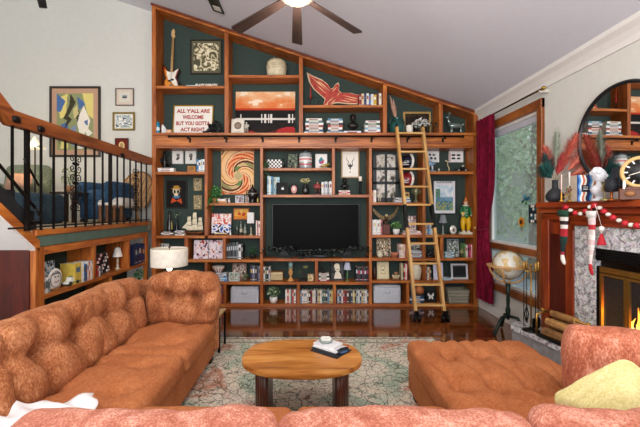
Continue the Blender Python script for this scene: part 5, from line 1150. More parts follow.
zz = stack(318.3, 329.3, 283.5, 274.3, ['#8c2c3c', '#e0ddd4', '#2c3038', '#d8d4cc'], 'under the black cat', dy=.04)
mb = MB(); BC = P('#111113', .35); mb.ell((0, 0, .03), (.03, .022, .032), BC); mb.ell((0, -.008, .075), (.02, .018, .018), BC); mb.prism([(-.016, .085), (-.008, .09), (-.014, .105)], -.012, -.004, BC); mb.prism([(.016, .085), (.008, .09), (.014, .105)], -.012, -.004, BC); mb.tube([(.02, .01, .01), (.05, 0, .012), (.055, -.01, .03)], .006, BC, 6); one(mb, 'cat_figurine', 'small black cat figurine on stacked books under the television', 'figurine', Vector((at(322.5, 283.5, .1).x, FY+.1, zz)))
picture(330.8, 344.3, 262.3, 281.8, '#1a1a1c', shape_art(art(['#3c3c3e', '#505052', '#2c2c2e'], 3, 2), [('e', '#d8d0bc', .5, .62, .22, .2), ('p', '#e0d8c4', [(.2, .05), (.32, .4), (.6, .46), (.8, .3), (.85, .05)]), ('e', '#ece4cc', .46, .76, .24, .14), ('e', '#7a6c60', .5, .56, .06, .02)]), 'black and white portrait print under the television', ys=283.5, fw=.9, dy=.12, n=40)
table_lamp(at(347.3, 283.5, .08), mm(18.5), [(.022, 0), (.024, .006), (.008, .016), (.009, .05), (.012, .08), (.006, .17)], '#5c8a5c', mm(7), mm(3.7), mm(2.2), '#b4b8cc', 'little green stemmed lamp with a lilac grey shade')
row(355.8, 368.8, 283.5, 14.8, ['#1c1c20', '#3c3c44', '#141418', '#4c2c3c', '#2c2c34', '#1c1c20'], 'film case', 'beside the lilac shaded lamp', n=6, bands=['#c8c8d0', '#b03c5c'])
# bottom row
plant(at(273.5, 305.6, .09), [(.045, 0), (.06, .04), (.064, .09), (.058, .092)], '#e4e2dc', .17, .115, 170, ['#4c7a4c', '#8cac7c', '#c8d4b4', '#2c5434'], 'green and cream leaved plant in a white pot on the bottom shelf', .042, .75, 31)
FC = ['#2c2c30', '#d8d4cc', '#8c2c2c', '#6c8cac', '#e0e0dc', '#3c4c6c', '#b8b0a0', '#1c1c20', '#c8b87c', '#a8b8c0', '#54342c', '#dcd8d4', '#40605c']
def mixd(n, sd): r_ = random.Random(sd); return [r_.choice(FC) for _ in range(n)]
row(285.2, 297.2, 305.6, 13.6, ['#e0dcd4', '#c04a3c', '#d8d4d0', '#6c6c6c', '#b83430', '#e4e0d8', '#8c3a30'], 'film case', 'next to the white potted plant', n=7, jit=.08)
row(300, 333.2, 305.6, 13.2, mixd(19, 4), 'film case', 'in the middle bottom bay', n=19, jit=.1)
row(336, 369.3, 305.6, 13.2, mixd(18, 9), 'film case', 'left of the second storage box', n=18, jit=.1)
# ================================================================ right-hand column
t = thing('arched_frame', 'tall black arched frame with six photo panes behind the ladder', 'picture', (wx(386, FY+.22), FY + .22, S(203.8))); mb = MB(); w_ = mm(25.5, .22)/2; zt3 = wz(152, FY+.22) - S(203.8)
def arch(w, z0, z1, n=12): return [(-w, z0), (w, z0)] + [(w*math.cos(PI*i/n), z1 - w*.42 + w*.42*math.sin(PI*i/n)) for i in range(n+1)]
mb.prism(arch(w_, 0, zt3), .012, .03, P('#10181c', .4)); mb.obj('frame', t)
mb = MB()
for i, (x0, x1) in enumerate(((-w_*.74, -w_*.10), (w_*.10, w_*.74))):
    for j, (z0, z1) in enumerate(((.10, .36), (.42, .64), (.70, .95))):
        f_ = [art(['#4c4a48', '#989084', '#b8b0a4', '#c8c4bc', '#d8d4cc', '#b0a8a0', '#7c7870'], 1.9, 90+i*3+j, .5)][0]
        if j < 2: mb.pic(x1-x0, (z1-z0)*zt3, f_, 14, ((x0+x1)/2, .006, z0*zt3), None, .004)
        else:
            n2 = 10
            mb.pic(x1-x0, (z1-z0-.05)*zt3, f_, 14, ((x0+x1)/2, .006, z0*zt3), None, .004)
            xs = [(x0 + (x1-x0)*k/n2) for k in range(n2+1)]; mb.prism([(xs[0], z0*zt3)] + [(x, (zt3 - w_*.42) + w_*.42*math.sqrt(max(0, 1-(x/w_)**2)) - .03) for x in xs] + [(xs[-1], z0*zt3)], .0085, .011, P('#b8b4a8', .5))
mb.obj('photo_panes', t, label='six pale photo panes')
mb = MB(); F_ = P('#10181c', .4); mb.b2(-w_*.05, w_*.05, 0, .014, 0, zt3-.02, F_); mb.b2(-w_, w_, 0, .014, .37*zt3, .41*zt3, F_); mb.b2(-w_, w_, 0, .014, .65*zt3, .69*zt3, F_); mb.b2(-w_, w_, 0, .014, 0, .09*zt3, F_); mb.b2(-w_, -w_*.74, 0, .014, 0, zt3*.86, F_); mb.b2(w_*.74, w_, 0, .014, 0, zt3*.86, F_); mb.b2(-w_*.74, w_*.74, .002, .014, zt3*.955, zt3*.965, F_); mb.obj('muntins', t)
# helmets on small ledges behind the rungs
for i, (py, c, lab) in enumerate(((169.5, '#141a30', 'navy and white striped small helmet behind the upper ladder rungs'), (187, '#8c1820', 'red and white striped small helmet hanging below the navy one'))):
    Y = FY + .13; z = wz(py, Y); t2 = MB(); t2.b2(-.11, .11, -.05, .16, 0, .012, P('#2a2019', .5)); one(t2, 'display_ledge', ('thin dark ledge carrying the navy helmet', 'thin dark ledge carrying the red helmet')[i], 'shelf', (wx(408, Y), Y, z))
    hm = thing('helmet', lab, 'helmet', (wx(407.5, Y), Y, z + .012)); mb = MB(); r_ = mm(7.3)
    mb.ell((0, 0, r_*.95), (r_*1.05, r_*1.1, r_*.95), P(c, .15, coat=.6), 20); mb.obj('shell', hm)
    mb = MB(); 
    for k in range(9): a = R(-80 + 20*k)
    mb.tube([(r_*.25+.35*r_*math.sin(R(20+k*14))*.6, -r_*1.05*math.cos(R(-75+k*15)) if False else -r_*1.04*math.sin(R(20+k*14)), r_*.95 - r_*.98*math.cos(R(20+k*14))) for k in range(11)], .02, UW, 8); mb.obj('stripe', hm, label='white stripe')
    mb = MB(); G2 = P('#d8d8d4', .3)
    for zz_ in (.45, .75): mb.tube([(-r_*.9, -r_*.5, r_*zz_), (-r_*1.0, -r_*1.15, r_*zz_*.9), (-r_*.3, -r_*1.35, r_*zz_*.9), (-r_*.1, -r_*1.0, r_*zz_)], .008, G2, 6)
    mb.tube([(-r_*.7, -r_*1.3, r_*.38), (-r_*.7, -r_*1.3, r_*.9)], .008, G2, 6); mb.obj('face_guard', hm)
row(371.9, 376.3, 203.8, 13.5, ['#b84c40', '#d8d0c8', '#e4e0dc'], 'book', 'at the foot of the arched frame', n=3)
mb = figure_mesh(mm(10), '#c8c0b0', '#a89c88', '#d8d0c0', None, None, '#5c5448'); one(mb, 'figurine', 'small ivory figurine before the arched frame', 'figurine', at(379.5, 203.8, .05))
zz = stack(394.5, 411, 203.8, 197.6, ['#88a8c0', '#e4e4e0', '#3c5878', '#dcd8d4'], 'behind the ladder below the red helmet', dy=.08)
mb = MB(); mb.box((0, 0, mm(2.8)), (mm(6), .06, mm(5.6)), P('#b89a58', .4, .3), bev=.006); mb.box((0, -.031, mm(2.8)), (mm(4), .002, mm(2.4)), P('#5c4828', .5)); one(mb, 'gold_box', 'small gold box on stacked books behind the ladder', 'box', Vector((at(406, 203.8, .13).x, FY+.13, zz)))
mb = MB(); TG = P('#7a7c5c', .3, .4); mb.lathe([(.035, 0), (.035, .03), (.018, .04), (.014, .09), (.03, .12), (.045, .17), (.04, .21), (.015, .235)], TG, n=16)
for e in (-1, 1): mb.tube([(e*.035, 0, .13), (e*.065, 0, .16), (e*.06, 0, .2), (e*.035, 0, .2)], .006, TG, 6)
one(mb, 'trophy', 'olive trophy cup beside the ladder and the upright divider', 'trophy', at(416, 203.8, .1))
# eagle shelf
row(372.4, 382.5, 236.3, 16, ['#d4dcdc', '#e4e4e0', '#c8d0cc', '#e8e8e4', '#d8d4cc', '#b8686c'], 'book', 'beside the eagle sculpture', jit=.15)
t = thing('eagle_sculpture', 'bronze eagle with raised wings and a pale head on a wooden block', 'sculpture', at(386, 236.3, .1)); u_ = mm(1, .1)
mb = MB(); mb.box((0, 0, 5*u_), (7*u_, 5*u_, 10*u_), P('#5c2c20', .4), bev=.005); mb.obj('plinth', t)
EB = P('#4c3824', .35, .5); mb = MB(); mb.tube([(0, .5*u_, 13*u_), (0, 0, 16*u_), (.3*u_, -.6*u_, 18.2*u_)], [1.0*u_, 2.0*u_, 1.5*u_], EB, 10)
for e in (-1, 1): mb.tube([(e*1.0*u_, 0, 14.5*u_), (e*1.3*u_, -.5*u_, 12*u_), (e*1.2*u_, -.8*u_, 10.2*u_)], [.8*u_, .5*u_, .35*u_], EB, 6); mb.tube([(e*1.2*u_, -.8*u_, 10.3*u_), (e*1.4*u_, -2*u_, 10*u_)], .25*u_, P('#a89048', .3, .5), 5)
mb.prism([(-1.4*u_, 13.5*u_), (1.4*u_, 13.5*u_), (1.8*u_, 10.6*u_), (-1.8*u_, 10.6*u_)], .4*u_, 1.0*u_, EB); mb.obj('body', t)
mb = MB(); mb.ell((.3*u_, -1.0*u_, 19*u_), (1.6*u_, 1.5*u_, 1.5*u_), P('#c8b890', .4, .2), 12); mb.tube([(.3*u_, -2.2*u_, 19*u_), (.3*u_, -3.2*u_, 18.7*u_), (.3*u_, -3.3*u_, 18*u_)], [.5*u_, .35*u_, .1*u_], P('#b8943c', .4), 6); mb.obj('head', t, label='pale head')
for e, (tx, tz_) in ((-1, (-13.2, 26.5)), (1, (12.4, 30))):
    mb = MB(); V = []
    base = [(1.0, 18.2), (4.5, 19.2), (8.5, 22.5), (abs(tx), tz_)]; low = [(abs(tx)-.3, tz_-2.6), (9.8, 19.2), (6.6, 16.2), (3.2, 14.2), (1.0, 14.2)]
    mb.prism([(e*x*u_, z*u_) for x, z in base+low], -.3*u_, .35*u_, P('#5c4a30', .35, .5))
    for k in range(6): f_ = k/5; x0_, z0_ = 2+f_*(abs(tx)-3), 18.5+f_*f_*(tz_-20); mb.tube([(e*x0_*u_, -.4*u_, z0_*u_), (e*(x0_+.9)*u_, -.4*u_, (z0_-3.2)*u_)], .22*u_, P('#a08c60', .35, .5), 5)
    mb.obj('wing', t)
plant(at(396.3, 236.3, .08), [(.035, 0), (.05, .035), (.055, .085), (.05, .088)], '#e2e0dc', .135, .085, 130, ['#5c9a48', '#8cc070', '#3c7034'], 'bright green plant in a white pot beside the bronze eagle', .032, .8, 35)
zz = stack(403.5, 422.5, 236.3, 231.3, ['#d8a8a0', '#e4d8d0'], 'behind the ladder near the green plant', dy=.05)
picture(408, 416.2, 215.5, 231, '#d8d0cc', art(['#c8a8a0', '#4c3834', '#e8dcd8', '#8c6860'], 4.5, 101), 'pale framed photo seen through the ladder beside the eagle shelf', ys=236.3, fw=.9, dy=.22, n=18) if False else None
Yq = FY + .12; t = thing('photo_block', 'white framed brown photo block on pink books behind the ladder', 'picture', (wx(412, Yq), Yq, zz)); mb = MB(); mb.pic(mm(8.5), mm(15), art(['#c8a8a0', '#4c3834', '#e8dcd8', '#8c6860'], 5, 101), 20, (0, 0, 0), rotm(R(-6), 0, 0), .02); mb.obj('print', t)
# row below
p = at(374, 259.5, .1); 
picture(376.5, 391.5, 239.4, 258, '#5c4838', art(['#c8b898', '#4c3828', '#e0d4bc', '#2c2018', '#a88c68'], 4.2, 103, 1.4), 'brown and cream abstract canvas below the eagle shelf', ys=259.5, fw=.5, dy=.18, n=34)
mb = MB(); mb.lathe([(.018, 0), (.038, .02), (.046, .048), (.036, .078), (.016, .092), (.02, .1)], P('#d4cfb4', .4, var=.1), n=20); one(mb, 'round_vase', 'small cream round vase before the brown abstract canvas', 'vase', at(380, 259.5, .06))
mb = MB(); mb.lathe([(.045, 0), (.058, .05), (.062, .052), (.062, .078), (.055, .08), (.0001, .07)], P('#c07a5c', .7), n=20); one(mb, 'terracotta_pot', 'wide terracotta pot next to the brown abstract canvas', 'pot', at(394.6, 259.5, .06))
row(399.2, 405.3, 259.5, 13.3, ['#d8c0b8', '#e0d0c8', '#c8a8a0'], 'book', 'beside the terracotta pot', n=3, jit=.04)
zz = stack(409, 424.5, 259.5, 252, ['#2c5c8c', '#dcdcd8', '#1c3c5c', '#a8b8c4'], 'below the ladder grips', dy=.05)
Yq = FY + .12; t = thing('framed_photo', 'silver framed dark photo on blue books behind the ladder', 'picture', (wx(416, Yq), Yq, zz)); mb = MB(); ww, hh = mm(12), mm(6.5)
mb.b2(-ww/2, ww/2, 0, .02, 0, hh, P('#c8ccd0', .3, .4), bev=.003); mb.obj('frame', t); mb = MB(); mb.pic(ww*.84, hh*.76, art(['#2c2c2c', '#6c6c68', '#a8a8a0'], 5, 106), 14, (0, -.003, hh*.12), None, .001); mb.obj('picture', t)
mb = MB(); K2 = P('#161616', .35); mb.tube([(-.06, 0, .02), (-.02, 0, .05), (.02, 0, .08), (.06, 0, .16)], [.02, .024, .02, .01], K2, 8); mb.tube([(.03, 0, .02), (.0, 0, .07), (-.05, 0, .15), (-.02, 0, .19)], [.018, .018, .012, .008], K2, 8); mb.ell((0, 0, .018), (.08, .04, .018), K2); one(mb, 'sculpture', 'black abstract sculpture between ladder rail and divider', 'sculpture', at(430.5, 259.5, .1))
stack(444.3, 454.5, 259.5, 252.5, ['#4c9cb8', '#d8e4e4', '#347c98', '#b8d4dc'], 'before the silver frame near the curtain', dy=.04)
picture(447.5, 459.5, 240.5, 258, '#9aa0a0', art(['#c8ccc8', '#3c4440', '#7c8880', '#e0e0dc'], 4, 108), 'silver framed photo behind the turquoise books', ys=259.5, fw=1.2, dy=.19, n=22)
mb = figure_mesh(mm(9), '#8c8a5c', '#4c4830', '#b8a078', None, None, '#3c3828', 1.3); one(mb, 'figurine', 'small olive figurine between silver frame and upright books', 'figurine', at(462, 259.5, .06))
row(464.6, 473, 259.5, 14, ['#5c8c4c', '#e0dcd8', '#8c2c44', '#c85c78', '#d8c8cc'], 'book', 'beside the curtain')
# column by the curtain
for i, (a, b_) in enumerate(((425.8, 439.3), (449, 463.5))):
    picture(a, b_, 151, 162.3, '#e0dfdc', shape_art('#e4e2e0', [('e', '#34343c', .3, .7, .1, .13), ('e', '#54545c', .62, .68, .12, .1), ('e', '#2c2c34', .42, .36, .12, .12), ('e', '#44444c', .74, .32, .1, .12)] if i == 0 else [('e', '#24242c', .3, .66, .16, .11), ('e', '#24242c', .7, .66, .16, .11), ('e', '#24242c', .3, .32, .16, .1), ('e', '#24242c', .7, .32, .14, .1), ('r', '#b04050', 0, .0, .08, .9)]), ('white framed insect print nearest the ladder', 'white framed insect print nearest the curtain')[i], fw=.7, n=28)
mb = figure_mesh(mm(12.5), '#7c9cb8', '#d8dce0', '#e0d8d0', '#b8c8d4', None, '#8ca8bc', 1.7); one(mb, 'figurine', 'pale blue porcelain figurine beside the ladder below the insect print', 'figurine', at(430.5, 172.6, .06))
mb = MB(); mb.lathe([(.015, 0), (.012, .02), (.018, .03), (.006, .05)], P('#c8c4b8', .3, .5), n=12); one(mb, 'small_cup', 'tiny silver cup next to the porcelain figurine', 'cup', at(439, 172.6, .05))
mb = MB(); mb.ell((0, 0, .006), (.035, .03, .006), K2); mb.tube([(0, 0, 0), (.012, 0, .05), (-.015, 0, .1), (-.01, 0, .15), (-.045, 0, .17)], [.008, .008, .007, .006, .012], P('#c8b48c', .4), 8); one(mb, 'heron_figurine', 'slender cream heron figurine in the shelf corner above the poster', 'figurine', at(448.5, 172.6, .06))
t = MB(); t.box((0, 0, .03), (.17, .06, .03), K2, bev=.01); t.box((.01, 0, .055), (.09, .05, .03), K2, top=(.7, .8)); 
for x in (-.055, .055):
    for y in (-.03, .03): t.lathe([(.018, -.006), (.018, .006)], P('#8c8c88', .4), (x, y, .018), 12, rotm(R(90), 0, 0))
t.ell((.02, 0, .085), (.02, .02, .02), P('#b8b0a0', .5)); one(t, 'toy_car', 'small black toy car above the poster', 'toy', at(461.5, 172.6, .06))
def poster(u, v):
    n_ = mn.noise(Vector((u*6, v*6, 3))); n3 = mn.noise(Vector((u*15, v*15, 8)))
    if v > .86 or v < .09 or u < .08 or u > .92: return '#dcdce0'
    if v > .5: return mixc('#a8c4d8', '#e8ecec', min(1, max(0, .5+n_*1.4))) if u > .3 or v > .75 else mixc('#3c6a54', '#7ca088', max(0, min(1, .5+n3)))
    if v > .38: return mixc('#7ca8b8', '#5c8098', max(0, min(1, .5+n_)))
    return ['#2c5c44', '#c8b44c', '#4c7c8c', '#8ca85c', '#1c4438'][int((n3*.5+.5)*4.99)]
pf = picture(433, 456.3, 180, 214.3, '#1c1f20', poster, 'black framed garden poster beside the costumed statue', fw=1.0, n=44)
mb = MB(); mb.text('CLAUDE MONET', .04, P('#5c5c6c', .6), (0, .006, mm(32, .27)), .001, None, mm(16, .27), .001); mb.obj('lettering', pf, label='grey title lettering')
row(426, 432.6, 236.3, 11.5, ['#c8b898', '#4c7cac', '#88b4d0', '#d8d4c8'], 'book', 'beside the clear shaded lamp', n=4)
table_lamp(at(443, 236.3, .08), mm(19.5), [(.028, 0), (.03, .008), (.012, .02), (.014, .05), (.009, .08), (.013, .1), (.006, .15)], '#8c9088', mm(8), mm(4), mm(2.2), '#8a8e94', 'small table lamp with a sheer grey shade below the poster')
mb = MB(); mb.ell((0, .0, mm(4.6)), (mm(3.6), .012, mm(4.6)), P('#c0bcb4', .3, .5), 18); mb.ell((0, -.008, mm(4.6)), (mm(2.5), .007, mm(3.5)), P('#e0dcd4', .5), 16); mb.ell((0, -.013, mm(4.4)), (mm(1.3), .004, mm(2)), P('#6c5850', .5), 12); mb.box((0, .02, .01), (.04, .05, .02), P('#8c8880', .4)); one(mb, 'oval_portrait', 'small silver oval portrait frame beside the costumed statue', 'picture', at(453.2, 236.3, .07))
# costumed statue: ruffled green coat, yellow trousers
t = thing('clown_statue', 'costumed statue in green coat and yellow trousers by the curtain', 'statue', at(465.8, 236.3, .09)); u_ = mm(1, .09)
mb = MB(); mb.box((0, 0, 1.3*u_), (12*u_, 7*u_, 2.6*u_), P('#d4cdb8', .5), bev=.01); mb.obj('base', t)
mb = MB(); Yw = P('#d8a818', .4)
for e in (-1, 1): mb.tube([(e*2.2*u_, 0, 3*u_), (e*2.9*u_, 0, 8*u_), (e*2.6*u_, 0, 13*u_), (e*1.6*u_, 0, 17.5*u_)], [1.4*u_, 2.1*u_, 2.6*u_, 2.5*u_], Yw, 12); mb.ell((e*2.3*u_, -1*u_, 3.3*u_), (1.5*u_, 2.2*u_, .9*u_), P('#e8e0d0', .4))
mb.obj('trousers', t, label='baggy yellow trousers')
mb = MB(); Gc = P('#1f6b3a', .4); mb.lathe([(3.6*u_, 16.5*u_), (3.9*u_, 19*u_), (3.3*u_, 23*u_), (3.6*u_, 27*u_), (1.4*u_, 29.5*u_)], Gc, n=18, sy=.75)
for e in (-1, 1): mb.tube([(e*3.2*u_, 0, 27*u_), (e*5.3*u_, -.5*u_, 22.5*u_), (e*4.2*u_, -2.4*u_, 19.5*u_)], [1.5*u_, 1.3*u_, .9*u_], Gc, 9)
for k in range(3): mb.ell((0, -2.7*u_, (19+2.8*k)*u_), .5*u_, P('#e8e0d0', .4), 6)
mb.obj('coat', t, label='dark green coat'); mb = MB()
mb.lathe([(2.0*u_, 28.2*u_), (3.6*u_, 28.9*u_), (2.0*u_, 29.6*u_)], P('#e8dcc8', .5), n=20); mb.ell((0, -.2*u_, 31.4*u_), (1.7*u_, 1.8*u_, 2.1*u_), P('#e0c8ac', .5), 14); mb.ell((0, -2*u_, 31.3*u_), .45*u_, P('#b02820', .4), 8)
for e in (-1, 1): mb.ell((e*1.7*u_, .1*u_, 32*u_), (.9*u_, 1*u_, 1.1*u_), P('#c05c24', .7)); mb.ell((e*.6*u_, -1.75*u_, 31.9*u_), (.22*u_, .1*u_, .25*u_), P('#201814'), 6); mb.ell((e*4.1*u_, -2.6*u_, 19*u_), .8*u_, P('#e0c8ac', .5), 8)
mb.obj('head', t); mb = MB(); mb.lathe([(1.7*u_, 33*u_), (1.2*u_, 35.5*u_), (.2*u_, 37.8*u_)], P('#c86a20', .4), n=14); mb.obj('hat', t); mb = MB(); mb.ell((-3.8*u_, -2.6*u_, 21*u_), (2*u_, .8*u_, 1.6*u_), P('#d8b868', .4)); mb.obj('hand_prop', t)
# lower rows
mb = MB(); mb.lathe([(.025, 0), (.03, .05), (.026, .12), (.01, .17), (.011, .2)], P('#3c1c14', .3), n=14); one(mb, 'bottle', 'dark brown bottle beside the cream square frame', 'bottle', at(374.5, 282, .12))
picture(377.3, 389.3, 263, 280.3, '#cfc39c', shape_art('#d8ceac', [('r', '#b8a878', .25, .25, .75, .8), ('r', '#e4dcc0', .32, .32, .68, .72), ('r', '#8c7c54', .42, .42, .58, .6)]), 'cream square frame with a pale yellow relief', ys=282, fw=1.4, dy=.12, n=24)
t = thing('mushroom_figurine', 'brown and cream mushroom cluster figurine above the second storage box', 'figurine', at(395.7, 282, .07)); mb = MB(); mb.ell((0, 0, .014), (.065, .035, .015), P('#8c6c4c', .6))
for (x, z, r_) in ((-.035, .06, .026), (.01, .1, .034), (.045, .06, .024), (-.005, .05, .02)): mb.tube([(x*.7, 0, .01), (x, 0, z)], [.012, .009], P('#dcd0b0', .6)); mb.ell((x, 0, z), (r_, r_, r_*.62), P('#a87850' if r_ > .03 else '#d8c49c', .5), 12)
mb.obj('mushrooms', t)
row(401.5, 408.5, 282, 17.5, ['#c8bc98', '#2c4438', '#a82c2c', '#d8d0c8', '#8c2420'], 'book', 'behind the left ladder rail', jit=.15)
mb = MB(); r_ = mm(5); mb.lathe([(r_*.7, 0), (r_*.85, r_*.6), (r_, r_*1.8), (r_*.9, r_*2.5), (r_*.65, r_*2.8), (r_*.72, r_*3.1)], P('#d8d0b8', .5, var=.1), n=22); one(mb, 'vase', 'tall cream ribbed vase behind the ladder rungs', 'vase', at(416.5, 282, .1))
row(426.5, 431.5, 282, 13.5, ['#3c5c6c', '#e0dcd0', '#b8784c', '#24303c'], 'book', 'beneath the black abstract sculpture', n=4)
t = MB(); t.box((0, .0, mm(8.2)), (mm(9.5), .012, mm(16.5)), P('#c8c8dc', .7, var=.03), rx=R(-5)); one(t, 'notebook', 'blank lilac white notebook propped beside the ladder', 'notebook', at(438, 282, .1))
stack(443.5, 452.5, 282, 278.3, ['#6ca4b8', '#c8d8dc'], 'in front of the white slanted frame', dy=.02, d=.1)
picture(451.5, 468.5, 265, 280.5, '#d0d0d4', lambda u, v: '#1c2022' if abs(u-.5) < .42 and abs(v-.5) < .38 else '#3a3e42', 'white framed dark photo leaning near the burgundy curtain', ys=282, fw=1.8, dy=.1, n=16)
zz = stack(409, 424, 305.6, 296.5, ['#1c2c44', '#2c5078', '#e0dcd8', '#345c8c', '#2c3c50'], 'on the bottom shelf behind the ladder', dy=.04)
mb = MB(); mb.lathe([(mm(1.6), 0), (mm(4.0), mm(2)), (mm(4.8), mm(4.6)), (mm(3.8), mm(7.2)), (mm(2), mm(8.3)), (mm(2.3), mm(8.9))], P('#b46c40', .5, var=.15), n=24); one(mb, 'clay_vase', 'round orange brown clay vase on the dark blue books behind the ladder', 'vase', Vector((at(419.5, 305.6, .12).x, FY+.12, zz)))
picture(426.3, 436.5, 290, 302.3, '#1a1a1a', shape_art('#202020', [('p', '#e0e0dc', [(.5, .5), (.2, .82), (.12, .6), (.3, .45), (.22, .2), (.42, .25)]), ('p', '#e0e0dc', [(.5, .5), (.8, .82), (.88, .6), (.7, .45), (.78, .2), (.58, .25)]), ('e', '#8c8c88', .5, .5, .03, .2)]), 'black framed white butterfly picture on the bottom shelf', ys=305.6, fw=.8, dy=.1, n=30)
t = thing('wicker_basket', 'grey woven rectangular basket on the bottom shelf near the curtain', 'basket', at(459, 305.6, .04)); w_, h_ = mm(20.5), mm(13.5)
mb = MB()
for k in range(9):
    z0 = h_*k/9; s_ = 1 - .14*(1-k/8)
    for (x0, y0, x1, y1) in ((-w_/2*s_, 0, w_/2*s_, 0), (w_/2*s_, 0, w_/2*s_, .2), (w_/2*s_, .2, -w_/2*s_, .2), (-w_/2*s_, .2, -w_/2*s_, 0)):
        mb.tube([(x0+(x1-x0)*i/12, y0+(y1-y0)*i/12 + .004*math.sin(i*PI+k*PI), z0+h_/18) for i in range(13)], h_/17, P(['#8a8474', '#a49e8c'][k % 2], .9), 6)
mb.b2(-w_*.4, w_*.4, .01, .19, 0, .01, P('#6a6458', .9)); mb.obj('body', t)
mb = MB(); mb.tube([(-w_/2, 0, h_), (w_/2, 0, h_), (w_/2, .2, h_), (-w_/2, .2, h_)], .008, P('#6c6656', .9), 6, closed=True); mb.obj('rim', t)
# ================================================================ ceiling fan
Yf, Zf = 2.47, 3.0; fx = wx(297, Yf)
fan = thing('ceiling_fan', 'large dark bladed ceiling fan with a glowing globe light', 'ceiling fan', (fx, Yf, Zf))
BR = P('#8d8880', .35, .7); 
mb = MB(); hz = ceil_z(fx) - Zf; mb.cyl((0, 0, .1), .016, hz - .1, BR, 10); mb.lathe([(.075, hz - .07), (.07, hz - .01), (.03, hz + .01)], BR, n=20); mb.obj('downrod', fan)
mb = MB(); mb.lathe([(.095, -.02), (.125, -.005), (.13, .05), (.09, .10), (.03, .12)], P('#a39e94', .3, .7), n=26); mb.obj('motor_housing', fan)
BL = wood('dark_fan_blade', '#241a17', '#382a26', '#4c3c36', (1.2, 12, 12), rough=.45, coat=.1)
for k in range(8):
    a = R(90 + 45*k + 2); mb = MB(); ro = rotm(0, 0, a)
    pts = [(.13, -.028), (.30, -.036), (.73, -.048), (.742, -.04), (.742, .04), (.73, .048), (.30, .036), (.13, .028)]
    V = [(x, y, .012 + y*.22) for x, y in pts] + [(x, y, .022 + y*.22) for x, y in pts]
    mb.add(V, [tuple(range(8))[::-1], tuple(range(8, 16))] + [(i, (i+1) % 8, 8+(i+1) % 8, 8+i) for i in range(8)], BL); ob = mb.obj('blade', fan); ob.rotation_euler = (0, 0, a)
mb = MB(); mb.lathe([(.0001, -.042), (.04, -.040), (.07, -.032), (.08, -.02)], glow('#fff1dc', 5), n=26, cap=False); mb.obj('globe_light', fan, label='glowing frosted globe')
# ceiling spotlights
def spot(px, py, Y, label, tilt):
    z = wz(py, Y); x = wx(px, Y); cz = ceil_z(x); t = thing('track_spotlight', label, 'ceiling light', (x, Y, z)); mb = MB(); 
    mb.cyl((0, 0, 0), .008, cz - z, M_BLK, 8); mb.obj('stem', t); mb = MB(); ro = rotm(*tilt); mb.lathe([(.04, -.1), (.045, .06), (.02, .1)], P('#2c2e2e', .4, .4), n=18, rot=ro); mb.obj('head', t); mb = MB(); mb.lathe([(.0001, -.098), (.037, -.099)], glow('#fff6e8', 3), n=18, rot=ro, cap=False); mb.obj('bulb', t)
t = thing('ceiling_vent', 'dark framed rectangular vent on the slope above the bookcase corner', 'vent', (0, 0, 0)); mb = MB()
def onceil(px, py):
    # meet the sloping ceiling: z = ceil_z(x), x = a*Y, z = H + b*Y
    a = (px-VX)/F; b_ = (VY-py)/F; Y = (ceil_z(0) - H) / (b_ + SL*a); return Vector((a*Y, Y, H + b_*Y))
c0 = onceil(217, 8); nrm_ = Vector((-SL, 0, -1)).normalized(); ex = Vector((1, 0, -SL)).normalized(); ey = Vector((0, 1, 0)); Mv = Matrix((ex, ey, -nrm_)).transposed()
VW, VL = .16, .62; vc = onceil(224.5, 13) + Vector((0, -VL/2, 0)) - ex*VW/2; t.location = vc
for (x0, x1, y0, y1) in ((-VW/2, -VW/2+.02, -VL/2, VL/2), (VW/2-.02, VW/2, -VL/2, VL/2), (-VW/2, VW/2, -VL/2, -VL/2+.02), (-VW/2, VW/2, VL/2-.02, VL/2)): mb.box(Mv @ Vector(((x0+x1)/2, (y0+y1)/2, -.012)), (x1-x0, y1-y0, .024), P('#3a3d38', .5), ry=math.atan(SL))
mb.obj('frame', t); mb = MB(); mb.box(Mv @ Vector((0, -.06, -.006)), (VW-.04, VL-.16, .01), P('#22251f', .5), ry=math.atan(SL)); mb.obj('grille', t); mb = MB(); mb.box(Mv @ Vector((0, VL/2-.07, -.006)), (VW-.04, .1, .01), P('#d8d8d0', .5), ry=math.atan(SL)); mb.obj('cover_plate', t, label='white end plate')
# hanging pendant at the top edge over the loft

spot(41, -2, 4.0, 'small chrome spotlight high over the loft at the top edge', (R(20), 0, 0))
# ================================================================ loft: deck, cabinet, stairs, railing
ZD = 1.31; DY0 = 3.12
mb = MB(); mb.b2(-6.58, XL - .02, DY0, BY + .03, ZD - .14, ZD, P('#b3a68c', .95, var=.08)); struct(mb, 'floor_loft')
mb = MB(); mb.b2(XL - .03, XL + .012, DY0 + .02, FY - .02, ZD - .055, ZD + .006, W_Y, bev=.008); struct(mb, 'trim_2')
mb = MB(); mb.b2(-2.86, XL - .005, DY0 + .02, FY - .02, 1.155, ZD - .055, P('#52665a', .7)); struct(mb, 'wall_loft_face')
cb = thing('low_bookcase', 'low built-in bookcase running under the loft beside the sofa', 'bookcase', (XL, 3.2, 0)); CY0, CY1 = F*(-XL)/(VX-35.5), FY - .02
def cbx(x0, x1, y0, y1, z0, z1, m, name, label=None, bev=.004): m_ = MB(); m_.b2(x0, x1, y0 - 3.2, y1 - 3.2, z0, z1, m, bev); return m_.obj(name, cb, label=label)
cbx(-.32, -.05, CY0 - .01, CY0 + .02, 0, 1.15, W_DK, 'end_panel', 'dark mahogany end panel'); cbx(-.34, -.32, CY0, CY1, 0, 1.15, M_GREEN, 'back_panel', 'dark green back panel')
